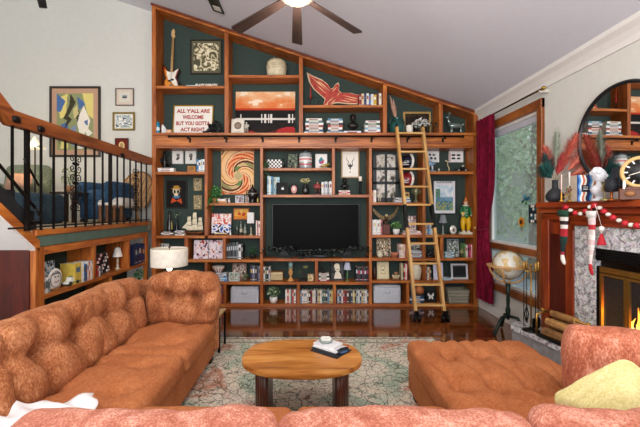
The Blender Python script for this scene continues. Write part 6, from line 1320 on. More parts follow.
cbx(-.05, 0, CY0, CY0 + .11, 0, 1.15, W_V, 'post'); cbx(-.05, 0, CY1 - .06, CY1, 0, 1.15, W_V, 'post'); cbx(-.30, 0, CY0 + .11, CY1 - .06, 1.075, 1.15, W_Y, 'top_board')
ZC = .70; ZC2 = .34
for z in (ZC, ZC2, .045): cbx(-.32, -.002, CY0 + .02, CY1 - .02, z - .042, z, W_Y, 'shelf')
for px in (95.5, 129.5):
    y = F*(-XL)/(VX-px); cbx(-.32, -.002, y - .02, y + .02, ZC, 1.075, W_V, 'divider')
for px in (112,):
    y = F*(-XL)/(VX-px); cbx(-.32, -.002, y - .02, y + .02, ZC2, ZC - .042, W_V, 'divider')
cbx(-.32, -.06, CY0 + .02, CY0 + .03, .02, 1.07, W_Y, 'lining', bev=0)
def inc(px, z=ZC, dx=.14): x = XL - dx; Y = x*F/(px-VX); return Vector((x, Y, z))
def csc(px, dx=.14): return (XL-dx)*1/(px-VX)
def q_(px, n, dx=.14): return n*inc(px, 0, dx).y/F
RZ90 = R(90)
# things in the low bookcase; local x runs away from the camera, -y faces the room after the quarter turn
def cab(name, label, cat, px, fn, z=ZC, dx=.14): p = inc(px, z, dx); mb = MB(); fn(mb, p.y/F); return one(mb, name, label, cat, p, RZ90)
cab('oval_plate', 'large white oval plate with a drawn face in the low bookcase', 'plate', 56, lambda m, k: (m.ell((0, .01, .105), (.10, .008, .105), P('#e4e0d8', .4), 22), m.tube([(.072*math.cos(a), -.001, .105+.078*math.sin(a)) for a in [i*PI/12 for i in range(24)]], .003, P('#5c5c64', .5), 5, closed=True), m.tube([(-.02, 0, .13), (-.01, 0, .12), (0, 0, .135)], .004, P('#6c5c54')), m.tube([(.02, 0, .13), (.03, 0, .12), (.04, 0, .135)], .004, P('#6c5c54')), m.tube([(-.02, 0, .08), (.01, 0, .07), (.04, 0, .085)], .004, P('#8c5c54')), m.box((0, .03, .01), (.1, .06, .02), P('#8c6a44')), m.tube([(-.05, 0, .155), (.0, 0, .165), (.05, 0, .155)], .006, P('#3c4454'))), dx=.05)
t = thing('photo_block', 'tall blue and grey photo block behind the oval plate', 'picture', inc(50, ZC, .17), RZ90); mb = MB(); mb.pic(.20, .27, art(['#3c6c9c', '#a8c0d0', '#c8ccc8', '#2c3c54', '#7c98ac'], 4, 201), 20, (0, 0, 0), rotm(R(-6), 0, 0), .015); mb.obj('print', t)
for i, (px, h_, c) in enumerate(((44.5, .14, '#c8ccc8'), (46.8, .15, '#e4e4e0'), (49.0, .13, '#8c9894'))):
    p = inc(px, ZC, .03); mb = MB(); mb.b2(-.016, .016, 0, .1, 0, h_, P(c, .5)); mb.b2(-.01, .01, -.001, 0, h_*.3, h_*.8, P('#5c6468', .5)); one(mb, 'book', ('slim grey booklet nearest the mahogany panel', 'slim white booklet between two greyish ones', 'slim grey green booklet beside the oval plate')[i], 'book', p, RZ90)
def toy(m, k):
    G = P('#6c8c5c', .5); m.box((0, 0, .03), (.17, .07, .03), P('#d8dcd0', .4), bev=.01); m.box((.01, 0, .06), (.09, .06, .04), P('#e4e4dc', .4), top=(.7, .9)); m.box((-.0, -.036, .03), (.15, .002, .012), G)
    for x in (-.055, .055): m.lathe([(.022, -.04), (.022, .04)], P('#2c2c2c', .6), (x, 0, .022), 14, rotm(R(90), 0, 0))
    m.box((.01, 0, .085), (.03, .03, .015), G)
cab('toy_car', 'white and green toy car in front of the yellow binder', 'toy', 70.5, toy, dx=.06)
def vrow(pxs, cols, h, where, z=ZC, dx=.02, kind='book', g=None):
    for i, (a, b_, c) in enumerate(zip(pxs[:-1], pxs[1:], cols)):
        pa, pb = inc(a, z, dx), inc(b_, z, dx); L = (pb.y-pa.y); mb = book_mesh(L*.95, .16, h*(1-.06*((i*7) % 3)), c); one(mb, 'book', f'{cname(c)} {kind}, {ORD[i]} from left {where}', 'book', ((pa+pb)/2).to_tuple(), RZ90, g or f'{kind}s {where}')
vrow([75, 81.5], ['#c8ac48'], .22, 'of the low bookcase beside the toy car', kind='wide binder')
vrow([82, 84, 85.6, 87.2, 88.8, 90.2, 92.0, 93.6], ['#e8e4dc', '#3c78a8', '#2c4468', '#d8d4d0', '#c86c3c', '#e0dcd4', '#8c9ca8'], .21, 'after the yellow binder')
t = thing('boxed_print', 'black and white boxed lettering print in the low bookcase', 'picture', inc(103.5, ZC, .10), RZ90); mb = MB(); mb.pic(.26, .25, lambda u, v: '#16161a' if (int(u*7) + int(v*6)*3) % 4 in (0, 3) or abs((v*6) % 1 - .5) > .38 else ('#e4e2dc' if (int(u*14)+int(v*6)) % 3 else '#a83038'), 28, (0, 0, 0), rotm(R(-5), 0, 0), .03); mb.obj('print', t)
vrow([97.5, 99, 100.4, 101.8], ['#a82c2c', '#e4e0d8', '#24242c'], .13, 'standing before the lettering print', dx=.02)
lampo = table_lamp(inc(117.6, ZC, .10), .285, [(.035, 0), (.037, .006), (.012, .02), (.016, .05), (.008, .08), (.014, .11), (.007, .15)], '#c8c0ac', .12, .062, .03, '#e0dcd4', 'tiny table lamp with a flared white shade in the low bookcase')
vrow([133.2, 135.3, 137.2, 139.1, 141.0, 142.8, 144.6, 146.4], ['#16264c', '#1c2c58', '#142040', '#1c2c58', '#182850', '#1c3060', '#142244'], .28, 'of the low bookcase far bay', kind='tall volume')
picture_ = thing('double_frame', 'tan double photo frame on the lower shelf of the low bookcase', 'picture', inc(59.5, ZC2, .03), RZ90); mb = MB(); mb.b2(-.12, .12, 0, .015, 0, .17, P('#b8a48c', .5), bev=.004); mb.obj('frame', picture_); mb = MB()
for x in (-.055, .055): mb.pic(.075, .10, art(['#3c2c24', '#8c6c58', '#d8c8b8'], 4, 210), 10, (x, -.003, .035), None, .001)
mb.obj('photos', picture_)
for i, px in enumerate((87, 95, 102.5)):
    t = thing('photo_block', ('blue photo block nearest the double frame', 'pale blue photo block between two others on the lower shelf', 'slate photo block farthest along the lower shelf')[i], 'picture', inc(px, ZC2, .06 + .03*i), RZ90); mb = MB(); mb.pic(.17, .20 - .02*(i == 1), art([['#3c6c9c', '#a8c8dc', '#e0e4e4', '#7c8ca0'], ['#a8c8dc', '#d8e4ec', '#5c88ac', '#c0a8a0'], ['#4c5c6c', '#98b0c0', '#d8dce0', '#8c9cac']][i], 4.5, 220+i), 16, (0, 0, 0), rotm(R(-6), 0, 0), .015); mb.obj('print', t)
plant(inc(139, ZC2, .1), [(.03, 0), (.04, .05), (.042, .07)], '#3c4c44', .17, .09, 130, ['#2c8a44', '#4cac5c', '#1c5c30'], 'bright green plant at the far end of the low bookcase', .035, 1, 55)
# white wall below the stairs, stringer, treads
mb = MB(); mb.b2(-3.2, -2.84, 1.6, 3.24, 0, 1.14, M_WHITE); struct(mb, 'wall_under_stairs')
SX0, SX1 = -3.5, XL
st = thing('staircase', 'stair flight rising from the loft toward the camera side with wooden stringer', 'staircase', (XL, DY0, 0)); st['kind'] = 'structure'
sl = .84
def yz(y, dz=0): return ZD - .10 + (DY0 + .08 - y)*sl + dz
y0, y1 = DY0 + .08, 1.7
mb = MB(); mb.prism([(y0 - DY0, yz(y0, -.10)), (y0 - DY0, yz(y0, .0)), (y1 - DY0, yz(y1, .0)), (y1 - DY0, yz(y1, -.10))], -.05, .0, W_Y, 'yz'); mb.obj('stringer', st)
mb = MB(); CP = P('#1d1e20', .95, var=.3)
for k in range(7):
    ya = y0 - .21*k; mb.b2(-.95, -.05, ya - DY0 - .23, ya - DY0, ZD + .176*k + .01, ZD + .176*(k+1), CP)
mb.obj('carpeted_steps', st, label='charcoal carpeted steps')
mb = MB(); mb.prism([(y0 - DY0, yz(y0, -.13)), (y0 - DY0, yz(y0, -.10)), (y1 - DY0, yz(y1, -.10)), (y1 - DY0, yz(y1, -.13))], -.97, -.003, M_WHITE, 'yz'); mb.obj('soffit', st, label='white underside')
mb = MB(); mb.prism([(y0 - DY0, yz(y0, .0)), (y0 - DY0, yz(y0, .17)), (y1 - DY0, yz(y1, .17)), (y1 - DY0, yz(y1, 0))], -.045, -.03, CP, 'yz'); mb.obj('carpet_side', st, label='charcoal carpet side')
# railing
RH = P('#1a1716', .4, .6)
rg = thing('railing', 'wrought iron loft railing with scrolls under a thick wooden handrail', 'railing', (XL + .02, DY0, ZD)); RYA, RYB = F*2.40/(VX-14.5), FY - .02
W_HR = wood('handrail_wood', '#5c2a10', '#8c4a20', '#a8622e', (10, 1.2, 10))
zt0, zt1 = wz(110, RYA) - ZD, wz(158, RYB) - ZD; zb0, zb1 = wz(125, RYA) - ZD, wz(165, RYB) - ZD
def mix(a, b_, t_): return a + (b_-a)*t_
def topz(y): t_ = (y-RYA)/(RYB-RYA); return mix(zb0, zb1, t_)
mb = MB(); mb.prism([(RYA - DY0, zb0), (RYB - DY0, zb1), (RYB - DY0, zt1), (RYA - DY0, zt0)], -.045, .045, W_HR, 'yz'); mb.obj('handrail', rg)
mb = MB(); s3 = .82; L3 = 1.4; mb.prism([(RYA - DY0, zb0), (RYA - DY0, zt0), (RYA - DY0 - L3, zt0 + L3*s3), (RYA - DY0 - L3, zb0 + L3*s3)], -.045, .045, W_HR, 'yz'); mb.obj('stair_handrail', rg, label='rising wooden stair handrail')
for (y, z) in ((RYA + .02, zb0 + .05), (RYA + .28, zb0 + .03), ((4.48), topz(4.48) + .01)): mb = MB(); mb.box((.05, y - DY0, z), (.012, .08, .05), RH, bev=.004); mb.ell((.058, y - DY0, z), (.012, .04, .03), RH, 8); mb.obj('handrail_bracket', rg)
mb = MB(); mb.tube([(0, RYA + .0 - DY0, .03), (0, RYB - DY0, .03)], .008, RH, 6); mb.obj('bottom_bar', rg)
sp_ = (5.24 - 3.03)/14
for i in range(15):
    y = 3.03 + sp_*i; r_ = .016 if i in (0, 8) else .008
    m_ = MB(); m_.box((0, y - DY0, topz(y)/2), (r_*2, r_*2, topz(y)), RH); m_.obj('newel' if i in (0, 8) else 'baluster', rg)
    if i in (4, 12):
        for zc, k in ((.26, 1), (.46, 1), (.66, 1)):
            m_ = MB()
            for e in (-1, 1):
                for v in (-1, 1): 
                    pts = []
                    for j in range(15): a = j/14*2.6*PI; rr_ = .045*(1 - j/17); pts.append((0, y - DY0 + e*(.05 - rr_*math.cos(a)*1), zc + v*(.05 + rr_*math.sin(a))))
                    m_.tube(pts, .005, RH, 5)
            m_.ell((0, y - DY0, zc), (.014, .06, .02), RH, 8); m_.obj('scroll', rg)
for i in range(1, 6):
    y = 3.03 - .15*i; z0 = (yz(y, .17) - ZD); z1 = zb0 + max(0, RYA - y)*s3; m_ = MB(); m_.box((0, y - DY0, (z0+z1)/2), (.016, .016, z1-z0), RH); m_.obj('baluster', rg)
m_ = MB(); m_.tube([(0, 3.12 - DY0, .20), (0, 3.0 - DY0, .31), (0, 1.8 - DY0, .31 + 1.2*.95)], .014, RH, 6); m_.tube([(0, 3.12 - DY0, .20), (0, 3.17 - DY0, .14), (0, 3.2 - DY0, .10), (0, 3.16 - DY0, .07), (0, 3.08 - DY0, .08)], .012, RH, 6); m_.tube([(0, 3.16 - DY0, .40), (0, 3.0 - DY0, .62)], .010, RH, 6); m_.obj('stair_bar', rg)
# ---------------------------------------------------------------- loft furniture
def lx(px, Y): return wx(px, Y)
def armchair(name, label, pos, rz, cm, cm2, w_, back_h, tuft=True):
    t = thing(name, label, 'armchair', pos, rz)
    mb = MB(); V, Fc = cushion(w_*.72, .6, .2, .07, .03, (), 0, .1, (), 0, .1, 16, .003, 3); mb.add([(x, y, z+.26) for x, y, z in V], Fc, cm2, True); mb.obj('seat_cushion', t)
    mb = MB(); mb.box((0, .02, .17), (w_*.92, .68, .26), cm, bev=.03); mb.obj('base', t)
    b_ = [(u, v) for u in (-.5, 0, .5) for v in (-.3, .3)] if tuft else []
    mb = MB(); V, Fc = cushion(w_*.9, back_h, .18, .08, .03, b_, .05, .05, (), 0, .1, 22, .002, 5); ro = rotm(R(90-10), 0, 0); mb.add([tuple(ro @ Vector((x, y+back_h/2, -z)) + Vector((0, .28, .25))) for x, y, z in V], Fc, cm, True); mb.obj('backrest', t)
    for e in (-1, 1):
        mb = MB(); V, Fc = cushion(.17, .66, .34, .08, .02, (), 0, .1, (), 0, .1, 14, .002, 6); mb.add([(x+e*w_*.44, y-.01, z+.24) for x, y, z in V], Fc, cm, True); mb.obj('armrest', t)
    for e in (-1, 1):
        for f_ in (-1, 1): mb = MB(); mb.box((e*w_*.4, f_*.27, .02), (.05, .05, .05), P('#2a1a10', .5)); mb.obj('leg', t)
    return t
GR = fabric('sage_upholstery', '#5c6656', '#7c8672', '#9aa48e', 50, bump=.2, big=3); TL = fabric('slate_blue_upholstery', '#22303c', '#33444f', '#4a5c68', 50, bump=.2, big=3); BLU = fabric('denim_blue_upholstery', '#243850', '#34506c', '#4c6c8a', 50, bump=.2, big=3)
Yc = 5.15
armchair('armchair', 'tufted sage green armchair with a slate seat behind the loft railing', (lx(9, Yc), Yc, ZD), R(8), GR, TL, .70, .66)
mb = MB(); V, Fc = cushion(.36, .24, .12, .05, .03, (), 0, .1, (), 0, .1, 16, .003, 8, both=True, pinch=.5); ro = rotm(R(72), 0, 0); mb.add([tuple(ro @ Vector(p)) for p in V], Fc, P('#b8927c', .9), True); zmn = min(v[2] for v in mb.v); mb.v = [(a, b_, c-zmn) for a, b_, c in mb.v]
one(mb, 'throw_pillow', 'dusty pink pillow on the sage green armchair', 'pillow', (lx(22, 5.0), 5.0, ZD + .45))
Yo = 4.45; ot = MB(); V, Fc = cushion(.72, .46, .38, .06, .02, (), 0, .1, [(-1, 0, 1, 0)], .01, .02, 20, .003, 9); ot.add(V, Fc, TL, True); one(ot, 'ottoman', 'dark slate upholstered ottoman before the sage armchair', 'ottoman', (lx(26, Yo), Yo, ZD))
Yc2 = 5.33
ac = armchair('armchair', 'denim blue armchair behind the loft railing', (lx(106, Yc2), Yc2, ZD), R(-12), BLU, BLU, .52, .34, False); ac.scale = (1, .8, 1)
# side table with little plant
Ys = 4.95
t = thing('side_table', 'small dark wooden side table between the two loft armchairs', 'table', (lx(70, Ys), Ys, ZD)); mb = MB(); mb.b2(-.17, .17, -.17, .17, .40, .43, P('#2e1c12', .4), bev=.006); mb.obj('tabletop', t)
for e in (-1, 1):
    for f_ in (-1, 1): mb = MB(); mb.box((e*.14, f_*.14, .2), (.03, .03, .4), P('#2e1c12', .4)); mb.obj('leg', t)
plant(Vector((lx(70, Ys), Ys, ZD + .43)), [(.04, 0), (.055, .06), (.058, .09)], '#a87850', .21, .12, 110, ['#8c9a5c', '#b8b878', '#5c7a44'], 'small yellow green plant on the loft side table', .045, 1.3, 61)
# rounded tan guitar-like chair back, trophies
Yg = 5.45
t = thing('wicker_chair', 'tan rounded wicker chair with a white cushion at the loft wall', 'chair', (lx(125, Yg), Yg, ZD)); mb = MB(); pts = [(.25*math.cos(R(a)), .36 + .36*math.sin(R(a))) for a in range(-30, 211, 12)]
mb.prism([(x, z + .1) for x, z in pts], .0, .03, P('#b89468', .7, var=.2), rot=rotm(R(-12), R(14), 0)); mb.tube([tuple(rotm(R(-12), R(14), 0) @ Vector((x, .015, z+.1))) for x, z in pts], .02, P('#8c6438', .6), 7)
for k in range(-3, 4): mb.tube([tuple(rotm(R(-12), R(14), 0) @ Vector((k*.055, -.004, .2))), tuple(rotm(R(-12), R(14), 0) @ Vector((k*.065, -.004, .72)))], .006, P('#9c7848', .6), 5)
mb.obj('backrest', t); mb = MB(); V, Fc = cushion(.4, .40, .14, .05, .02, (), 0, .1, (), 0, .1, 14, .003, 13); mb.add([(x, y-.2, z+.2) for x, y, z in V], Fc, P('#d8d4cc', .8), True); mb.obj('seat_cushion', t)
for e in (-1, 1):
    for yy in (-.36, .04): mb = MB(); mb.tube([(e*.16, yy, .22), (e*.18, yy, .0)], .02, P('#8c6438', .6)); mb.obj('leg', t)
Yt2 = 4.72
for i, px in enumerate((100.2, 107, 114.2, 121.2)):
    t = thing('wooden_post_ornament', ('first', 'second', 'third', 'fourth')[i] + ' of the four turned wooden posts with white caps along the railing', 'ornament', (lx(px, Yt2 + .09*i), Yt2 + .09*i, ZD), 0, 'turned posts with white caps'); mb = MB(); mb.lathe([(.032, 0), (.032, .02), (.021, .04), (.026, .1), (.020, .2), (.025, .235)], P('#6c4420', .4), n=14); mb.obj('post', t); mb = MB(); mb.lathe([(.016, .235), (.030, .245), (.030, .27), (.016, .28)], P('#dcd8d0', .4), n=14); mb.obj('cap', t)
# floor lamp with glass shade
Yl = 4.9
t = thing('floor_lamp', 'slim loft floor lamp with a lit clear glass shade', 'lamp', (lx(35, Yl), Yl, ZD)); mb = MB(); mb.lathe([(.13, 0), (.13, .015), (.02, .03)], RH, n=20); mb.tube([(0, 0, .02), (0, 0, 1.08)], .010, RH, 8); mb.obj('stand', t)
mb = MB(); mb.lathe([(.12, 1.04), (.09, 1.10), (.03, 1.15), (.02, 1.2)], glass('lamp_glass', '#f0f0ea', .1, .35), n=22, cap=False); mb.obj('lamp_shade', t); mb = MB(); mb.ell((0, 0, 1.10), .03, glow('#ffe6b8', 14)); mb.obj('bulb', t)
lamp('POINT', 'loft_lamp_bulb', (lx(35, Yl), Yl - .18, ZD + 1.05), 14, '#ffd9a0', .06)
# wall art on the back wall of the loft
YW = BY + .03
def wall_pic(px0, px1, py0, py1, fc, fn, label, fw, mat=None, mw=0, n=24, metal=0):
    global BY
    sv = BY; r_ = None
    Y = YW - .028; w_, h_ = (px1-px0)*Y/F, (py1-py0)*Y/F; root = thing('framed_picture', label, 'picture', (wx((px0+px1)/2, Y), Y, wz(py1, Y))); f = fw*Y/F; fm = P(fc, .4, metal); mb = MB()
    for (x0, x1, z0, z1) in ((-w_/2, -w_/2+f, 0, h_), (w_/2-f, w_/2, 0, h_), (-w_/2+f, w_/2-f, 0, f), (-w_/2+f, w_/2-f, h_-f, h_)): mb.b2(x0, x1, 0, .025, z0, z1, fm, bev=.004)
    mb.obj('frame', root); iw, ih = w_-2*f, h_-2*f
    if mat: mb = MB(); mb.box((0, .018, h_/2), (iw, .01, ih), P(mat, .8, var=.04)); mb.obj('mat_board', root); m3 = mw*Y/F; iw -= 2*m3; ih -= 2*m3
    mb = MB(); mb.pic(iw, ih, fn, n, (0, .011, (h_-ih)/2), None, .001); mb.obj('picture', root)
cub = shape_art('#8c9468', [('p', '#d8cc7c', [(0, .9), (.3, 1), (.25, .6), (.1, .55)]), ('p', '#4c6ca0', [(0, 1), (.24, .86), (.1, .66), (0, .7)]), ('p', '#4c6ca0', [(.55, .95), (.8, .82), (.62, .7)]), ('p', '#d8cc7c', [(.7, 1), (1, 1), (1, .55), (.85, .62)]), ('p', '#4c6ca0', [(.12, .45), (.3, .5), (.36, .2), (.14, .1)]),
    ('p', '#3c3828', [(.38, 1), (.52, .84), (.32, .6), (.42, .54), (.2, .36), (.28, .52), (.18, .56), (.34, .78)]), ('p', '#3c3828', [(.58, .74), (.66, .6), (.56, .5), (.52, .62)]), ('p', '#c8bc84', [(.44, .72), (.56, .8), (.6, .64), (.48, .54)]), ('p', '#e4e0d4', [(.62, .62), (.74, .78), (.92, .52), (.86, .38), (.98, .3), (.84, .22), (.78, .34), (.72, .02), (.56, .02), (.62, .3), (.56, .46)]),
    ('p', '#4c6ca0', [(.74, .5), (.86, .54), (.84, .42)]), ('p', '#7c8cb0', [(.4, .4), (.54, .44), (.52, .06), (.42, .06)]), ('p', '#d8cc7c', [(.16, .3), (.4, .36), (.3, .02), (.1, .02)]), ('p', '#2c2c2c', [(.04, .34), (.1, .3), (.08, .1), (.02, .2)])])
wall_pic(49, 100, 86, 157, '#2a2420', cub, 'large dark framed cubist picture of angular blue, yellow and white shapes', 2.2, '#b8957c', 5.0, 60)
wall_pic(115, 133.5, 88, 105.5, '#6c6058', shape_art('#d0ccc0', [('r', '#3c4448', .3, .36, .7, .52), ('r', '#7c8890', .3, .52, .7, .66)]), 'small framed picture with wide cream mat, uppermost on the loft wall', 1.0, '#cfc0b0', 2.6, 24)
wall_pic(112.3, 134.5, 112, 130.3, '#7c6a2c', art(['#c8d0cc', '#8ca0a8', '#e4e4dc', '#4c6070'], 4, 301), 'small olive gold framed seascape, middle picture on the loft wall', 1.8, '#dcd8cc', 1.2, 30, .3)
wall_pic(114.6, 128, 138, 153, '#4a150e', shape_art('#6c1c14', [('e', '#d8c48c', .5, .5, .28, .33), ('e', '#a88c5c', .5, .52, .16, .2)]), 'small dark red framed oval portrait, lowest on the loft wall', 1.4, None, 0, 26)
# ================================================================ behind the sofa end: side table and drum lamp
t = thing('side_table', 'dark side table with brass edging behind the sofa end', 'table', (-1.36, 3.745, 0)); mb = MB(); mb.b2(-.43, .43, -.13, .13, .39, .40, P('#c8a878', .4), bev=.003); mb.obj('tabletop', t)
mb = MB(); mb.tube([(-.43, -.13, .385), (.43, -.13, .385), (.43, .13, .385), (-.43, .13, .385)], .012, P('#a88448', .3, .8), 6, closed=True); mb.obj('brass_edge', t)
for e in (-1, 1):
    for f_ in (-1, 1): mb = MB(); mb.box((e*.42, f_*.12, .19), (.02, .02, .38), M_BLK); mb.obj('leg', t)
dl = thing('drum_lamp', 'table lamp with a wide linen drum shade behind the sofa', 'lamp', (wx(169.5, 3.75), 3.75, .40)); u_ = 3.75/F
mb = MB(); mb.lathe([(.09, 0), (.09, .012), (.02, .02)], P('#a89468', .3, .7), n=22)
for k in range(6): a = k*PI/3; mb.tube([(.06*math.cos(a), .06*math.sin(a), .01), (.025*math.cos(a+.8), .025*math.sin(a+.8), .19), (.07*math.cos(a+1.6), .07*math.sin(a+1.6), .38)], .007, P('#b8a890', .3, .5), 6)
mb.obj('base', dl); mb = MB(); r_ = 17.6*u_; z1 = wz(248.5, 3.75) - .4; z0 = wz(265.5, 3.75) - .4
SHD = P('#cfc8ba', .9, var=.08)
mb.lathe([(r_, z0), (r_, z1), (r_-.004, z1), (r_-.004, z0), (r_, z0)], SHD, n=40, cap=False); mb.obj('lamp_shade', dl)
mb = MB(); mb.lathe([(r_+.001, z1-.012), (r_+.001, z1+.002)], P('#e8e0cc', .8), n=40, cap=False); mb.ell((0, 0, z1+.02), (.012, .012, .02), P('#3c342c', .4)); mb.tube([(-r_+.002, 0, z1-.005), (r_-.002, 0, z1-.005)], .003, P('#8c7c5c', .4)); mb.tube([(0, 0, .36), (0, 0, z1)], .004, P('#8c7c5c', .4)); mb.obj('finial', dl)
mb = MB(); mb.ell((0, 0, .46), .028, glow('#ffe8c8', 4)); mb.obj('bulb', dl)
# ================================================================ curtain and rod
Yr0, Yr1 = 5.28, F*(XR-.1)/(541-VX)
t = thing('curtain_rod', 'thin bronze curtain rod with a gold ball end above the window', 'rod', (XR - .09, Yr1, 2.80)); mb = MB(); mb.tube([(0, 0, 0), (0, Yr0-Yr1, 0)], .011, P('#4a3820', .35, .7), 10); mb.obj('pole', t); mb = MB(); mb.ell((0, -.025, 0), (.022, .03, .022), P('#a8883c', .3, .8)); mb.obj('finial', t); mb = MB(); mb.b2(-.01, .088, .02, .035, -.03, .005, P('#c8c4b8', .4)); mb.b2(-.01, .088, Yr0-Yr1-.10, Yr0-Yr1-.085, -.03, .005, P('#c8c4b8', .4)); mb.obj('bracket', t)
CU = fabric('burgundy_velvet', '#4a0618', '#6c0c26', '#8c1c3c', 40, (1, 1, .3), .2, .5, 3)
ca, cb2 = F*(XR-.09)/(494.5-VX), 5.22
def cur_fn():
    V = []; Fc = []; nz, ny = 26, 60
    for s_ in (0, 1):
        for j in range(nz+1):
            z = mix(.19, 2.80, j/nz); g_ = 1 - .34*math.exp(-((z-1.22)/.42)**2) - .06*(z < 1.2)*(1.2-z)
            for i in range(ny+1):
                u = i/ny; y = cb2 - (cb2-ca)*u*g_ ; V.append((-.02 + (.032*g_)*math.sin(u*2*PI*5.5) + .008*math.sin(u*31+z*2) + s_*.006, y, z))
    k = (nz+1)*(ny+1)
    for j in range(nz):
        for i in range(ny): a = j*(ny+1)+i; Fc.append((a, a+1, a+ny+2, a+ny+1)); Fc.append((k+a, k+a+ny+1, k+a+ny+2, k+a+1))
    return V, Fc
t = thing('curtain', 'burgundy velvet curtain beside the bookcase and tall window', 'curtain', (XR - .09, 0, 0)); V, Fc = cur_fn(); mb = MB(); mb.add(V, Fc, CU, True); mb.obj('drape', t)
mb = MB(); mb.ell((-.07, cb2-.05, 1.22), (.02, .02, .02), P('#c8b068', .3, .7)); mb.tube([(-.06, cb2-.04, 1.22), (-.08, (ca+cb2)/2+.06, 1.20), (-.02, ca+.15, 1.22)], .008, P('#6c0c26', .7), 6); mb.obj('tieback', t, label='tieback with gold knob')
# ================================================================ globe on its stand
Yg = 4.22; t = thing('globe', 'cream world globe in a wooden ring on a black floor stand', 'globe', (wx(508, Yg), Yg, 0)); zg = wz(265, Yg); rgl = 13.4*Yg/F
def globe_mat():
    m, nt, b = new_mat('globe_map'); v = coords(nt); n = N(nt, 'ShaderNodeTexNoise', Scale=7.0, Detail=5.0); nt.links.new(v, n.inputs['Vector'])
    r = ramp(nt, [(.46, '#dcdcd0'), (.5, '#c8a868'), (.58, '#d8c08c'), (.66, '#8c9c6c')]); nt.links.new(n.outputs['Fac'], r.inputs['Fac']); nt.links.new(r.outputs['Color'], b.inputs['Base Color']); b.inputs['Roughness'].default_value = .3; return m
gb = MB(); gb.ell((0, 0, 0), rgl, globe_mat(), 30); o = gb.obj('sphere', t, (0, 0, zg))
WG = P('#c89a60', .4); mb = MB(); R1, R2 = rgl*1.06, rgl*1.42; V = []; Fc = []
for i in range(40):
    a = 2*PI*i/40
    for (rr, zz) in ((R1, -.008), (R2, -.008), (R2, .008), (R1, .008)): V.append((rr*math.cos(a), rr*math.sin(a), zg - .01 + zz))
for i in range(40):
    for j in range(4): a, b_ = i*4+j, i*4+(j+1) % 4; c_, d_ = ((i+1) % 40)*4+j, ((i+1) % 40)*4+(j+1) % 4; Fc.append((a, c_, d_, b_))
mb.add(V, Fc, WG); mb.obj('horizon_ring', t)
mb = MB(); mb.tube([(rgl*1.04*math.cos(a)*.5, rgl*1.04*math.cos(a)*.2, zg + rgl*1.04*math.sin(a)) for a in [i*2*PI/36 for i in range(36)]] if False else [(rgl*1.05*math.cos(R(25))*math.cos(a), -rgl*1.05*math.sin(R(25))*math.cos(a), zg + rgl*1.05*math.sin(a)) for a in [i*2*PI/36 for i in range(36)]], .006, P('#8c6a34', .3, .8), 6, closed=True); mb.obj('meridian', t)
for k in range(4):
    a = R(45+90*k); mb = MB(); mb.tube([(R2*.95*math.cos(a)*math.cos(s_), R2*.95*math.sin(a)*math.cos(s_), zg - R2*.95*math.sin(s_)) for s_ in [R(x) for x in (5, 25, 45, 65, 86)]], .011, WG, 7); mb.obj('cradle_arm', t)
DKG = P('#16261f', .35, .3); mb = MB(); mb.lathe([(.016, .17), (.022, .22), (.03, .28), (.018, .33), (.022, .40), (.016, .46), (.03, zg - R2*.97), (.0001, zg-R2*.93)], DKG, n=16); mb.obj('column', t)
for k in range(3): a = R(200+120*k); mb = MB(); mb.tube([(.01*math.cos(a), .01*math.sin(a), .21), (.10*math.cos(a), .10*math.sin(a), .20), (.17*math.cos(a), .17*math.sin(a), .09), (.21*math.cos(a), .21*math.sin(a), .02), (.235*math.cos(a), .235*math.sin(a), .018)], [.02, .02, .018, .017, .012], DKG, 8); mb.obj('leg', t)
# ================================================================ fireplace (local x runs along its face toward the camera, -y faces the room)
FX, FYY, TH = 2.35, 3.53, R(4); AZ = -(PI/2 - TH)
def ft(px): k = (px-VX)/F; return (FYY*k - FX)/(math.sin(TH) + k*math.cos(TH))
def fdist(px): return FYY - ft(px)*math.cos(TH)
fp = thing('fireplace', 'wood panelled fireplace with grey marble surround and brass doors', 'fireplace', (FX, FYY, 0), AZ)
HZ = .30; DP = .25; MZ0, MZ1 = 1.512, 1.565
tA, tB, tC = ft(575.5), ft(597.5), 1.62; WT = tB + 1.0 + (tB - tA) + tA
tR0, tR1 = WT - (tB) , WT
t0_, t1_ = tB, WT - tB                              # firebox opening
def fb(name, x0, x1, z0, z1, y0, y1, m, label=None, bev=.004, parent=None): mb = MB(); mb.b2(x0, x1, y0, y1, z0, z1, m, bev=bev); return mb.obj(name, parent or fp, label=label)
zg1 = wz(225, fdist(590)); zg0 = wz(248.5, fdist(600))
for (a, b_) in ((0, tA), (WT-tA, WT)):
    o = MB(); o.b2(a, b_, 0, DP, HZ-.0, MZ0 - .02, W_RED, bev=.003); lo_, hi_ = (a+.03, b_-.10) if a == 0 else (a+.10, b_-.03)
    o.b2(a + (.0 if a == 0 else 0), a+.10, -.022, 0, HZ, MZ0-.06, W_RED, bev=.004); o.b2(b_-.09, b_, -.022, 0, HZ, MZ0-.2, W_RED, bev=.004); o.b2(a+.10, b_-.09, -.008, 0, HZ+.05, MZ0-.25, W_DK)
    o.obj('side_panel', fp)
mb = MB(); mb.b2(0, WT, 0, DP, zg1, MZ0, W_REDH); mb.b2(0, WT, -.022, 0, zg1+.03, MZ0-.06, W_REDH, bev=.004); mb.b2(tA-.03, WT-tA+.03, -.035, 0, zg1-.01, zg1+.035, W_REDH, bev=.006); mb.b2(0, WT, -.05, 0, MZ0-.05, MZ0, W_REDH, bev=.006); mb.obj('frieze', fp)
mb = MB(); mb.b2(.02, WT+.04, -.10, DP, MZ0, MZ1, W_REDH, bev=.008); mb.obj('mantel_shelf', fp)
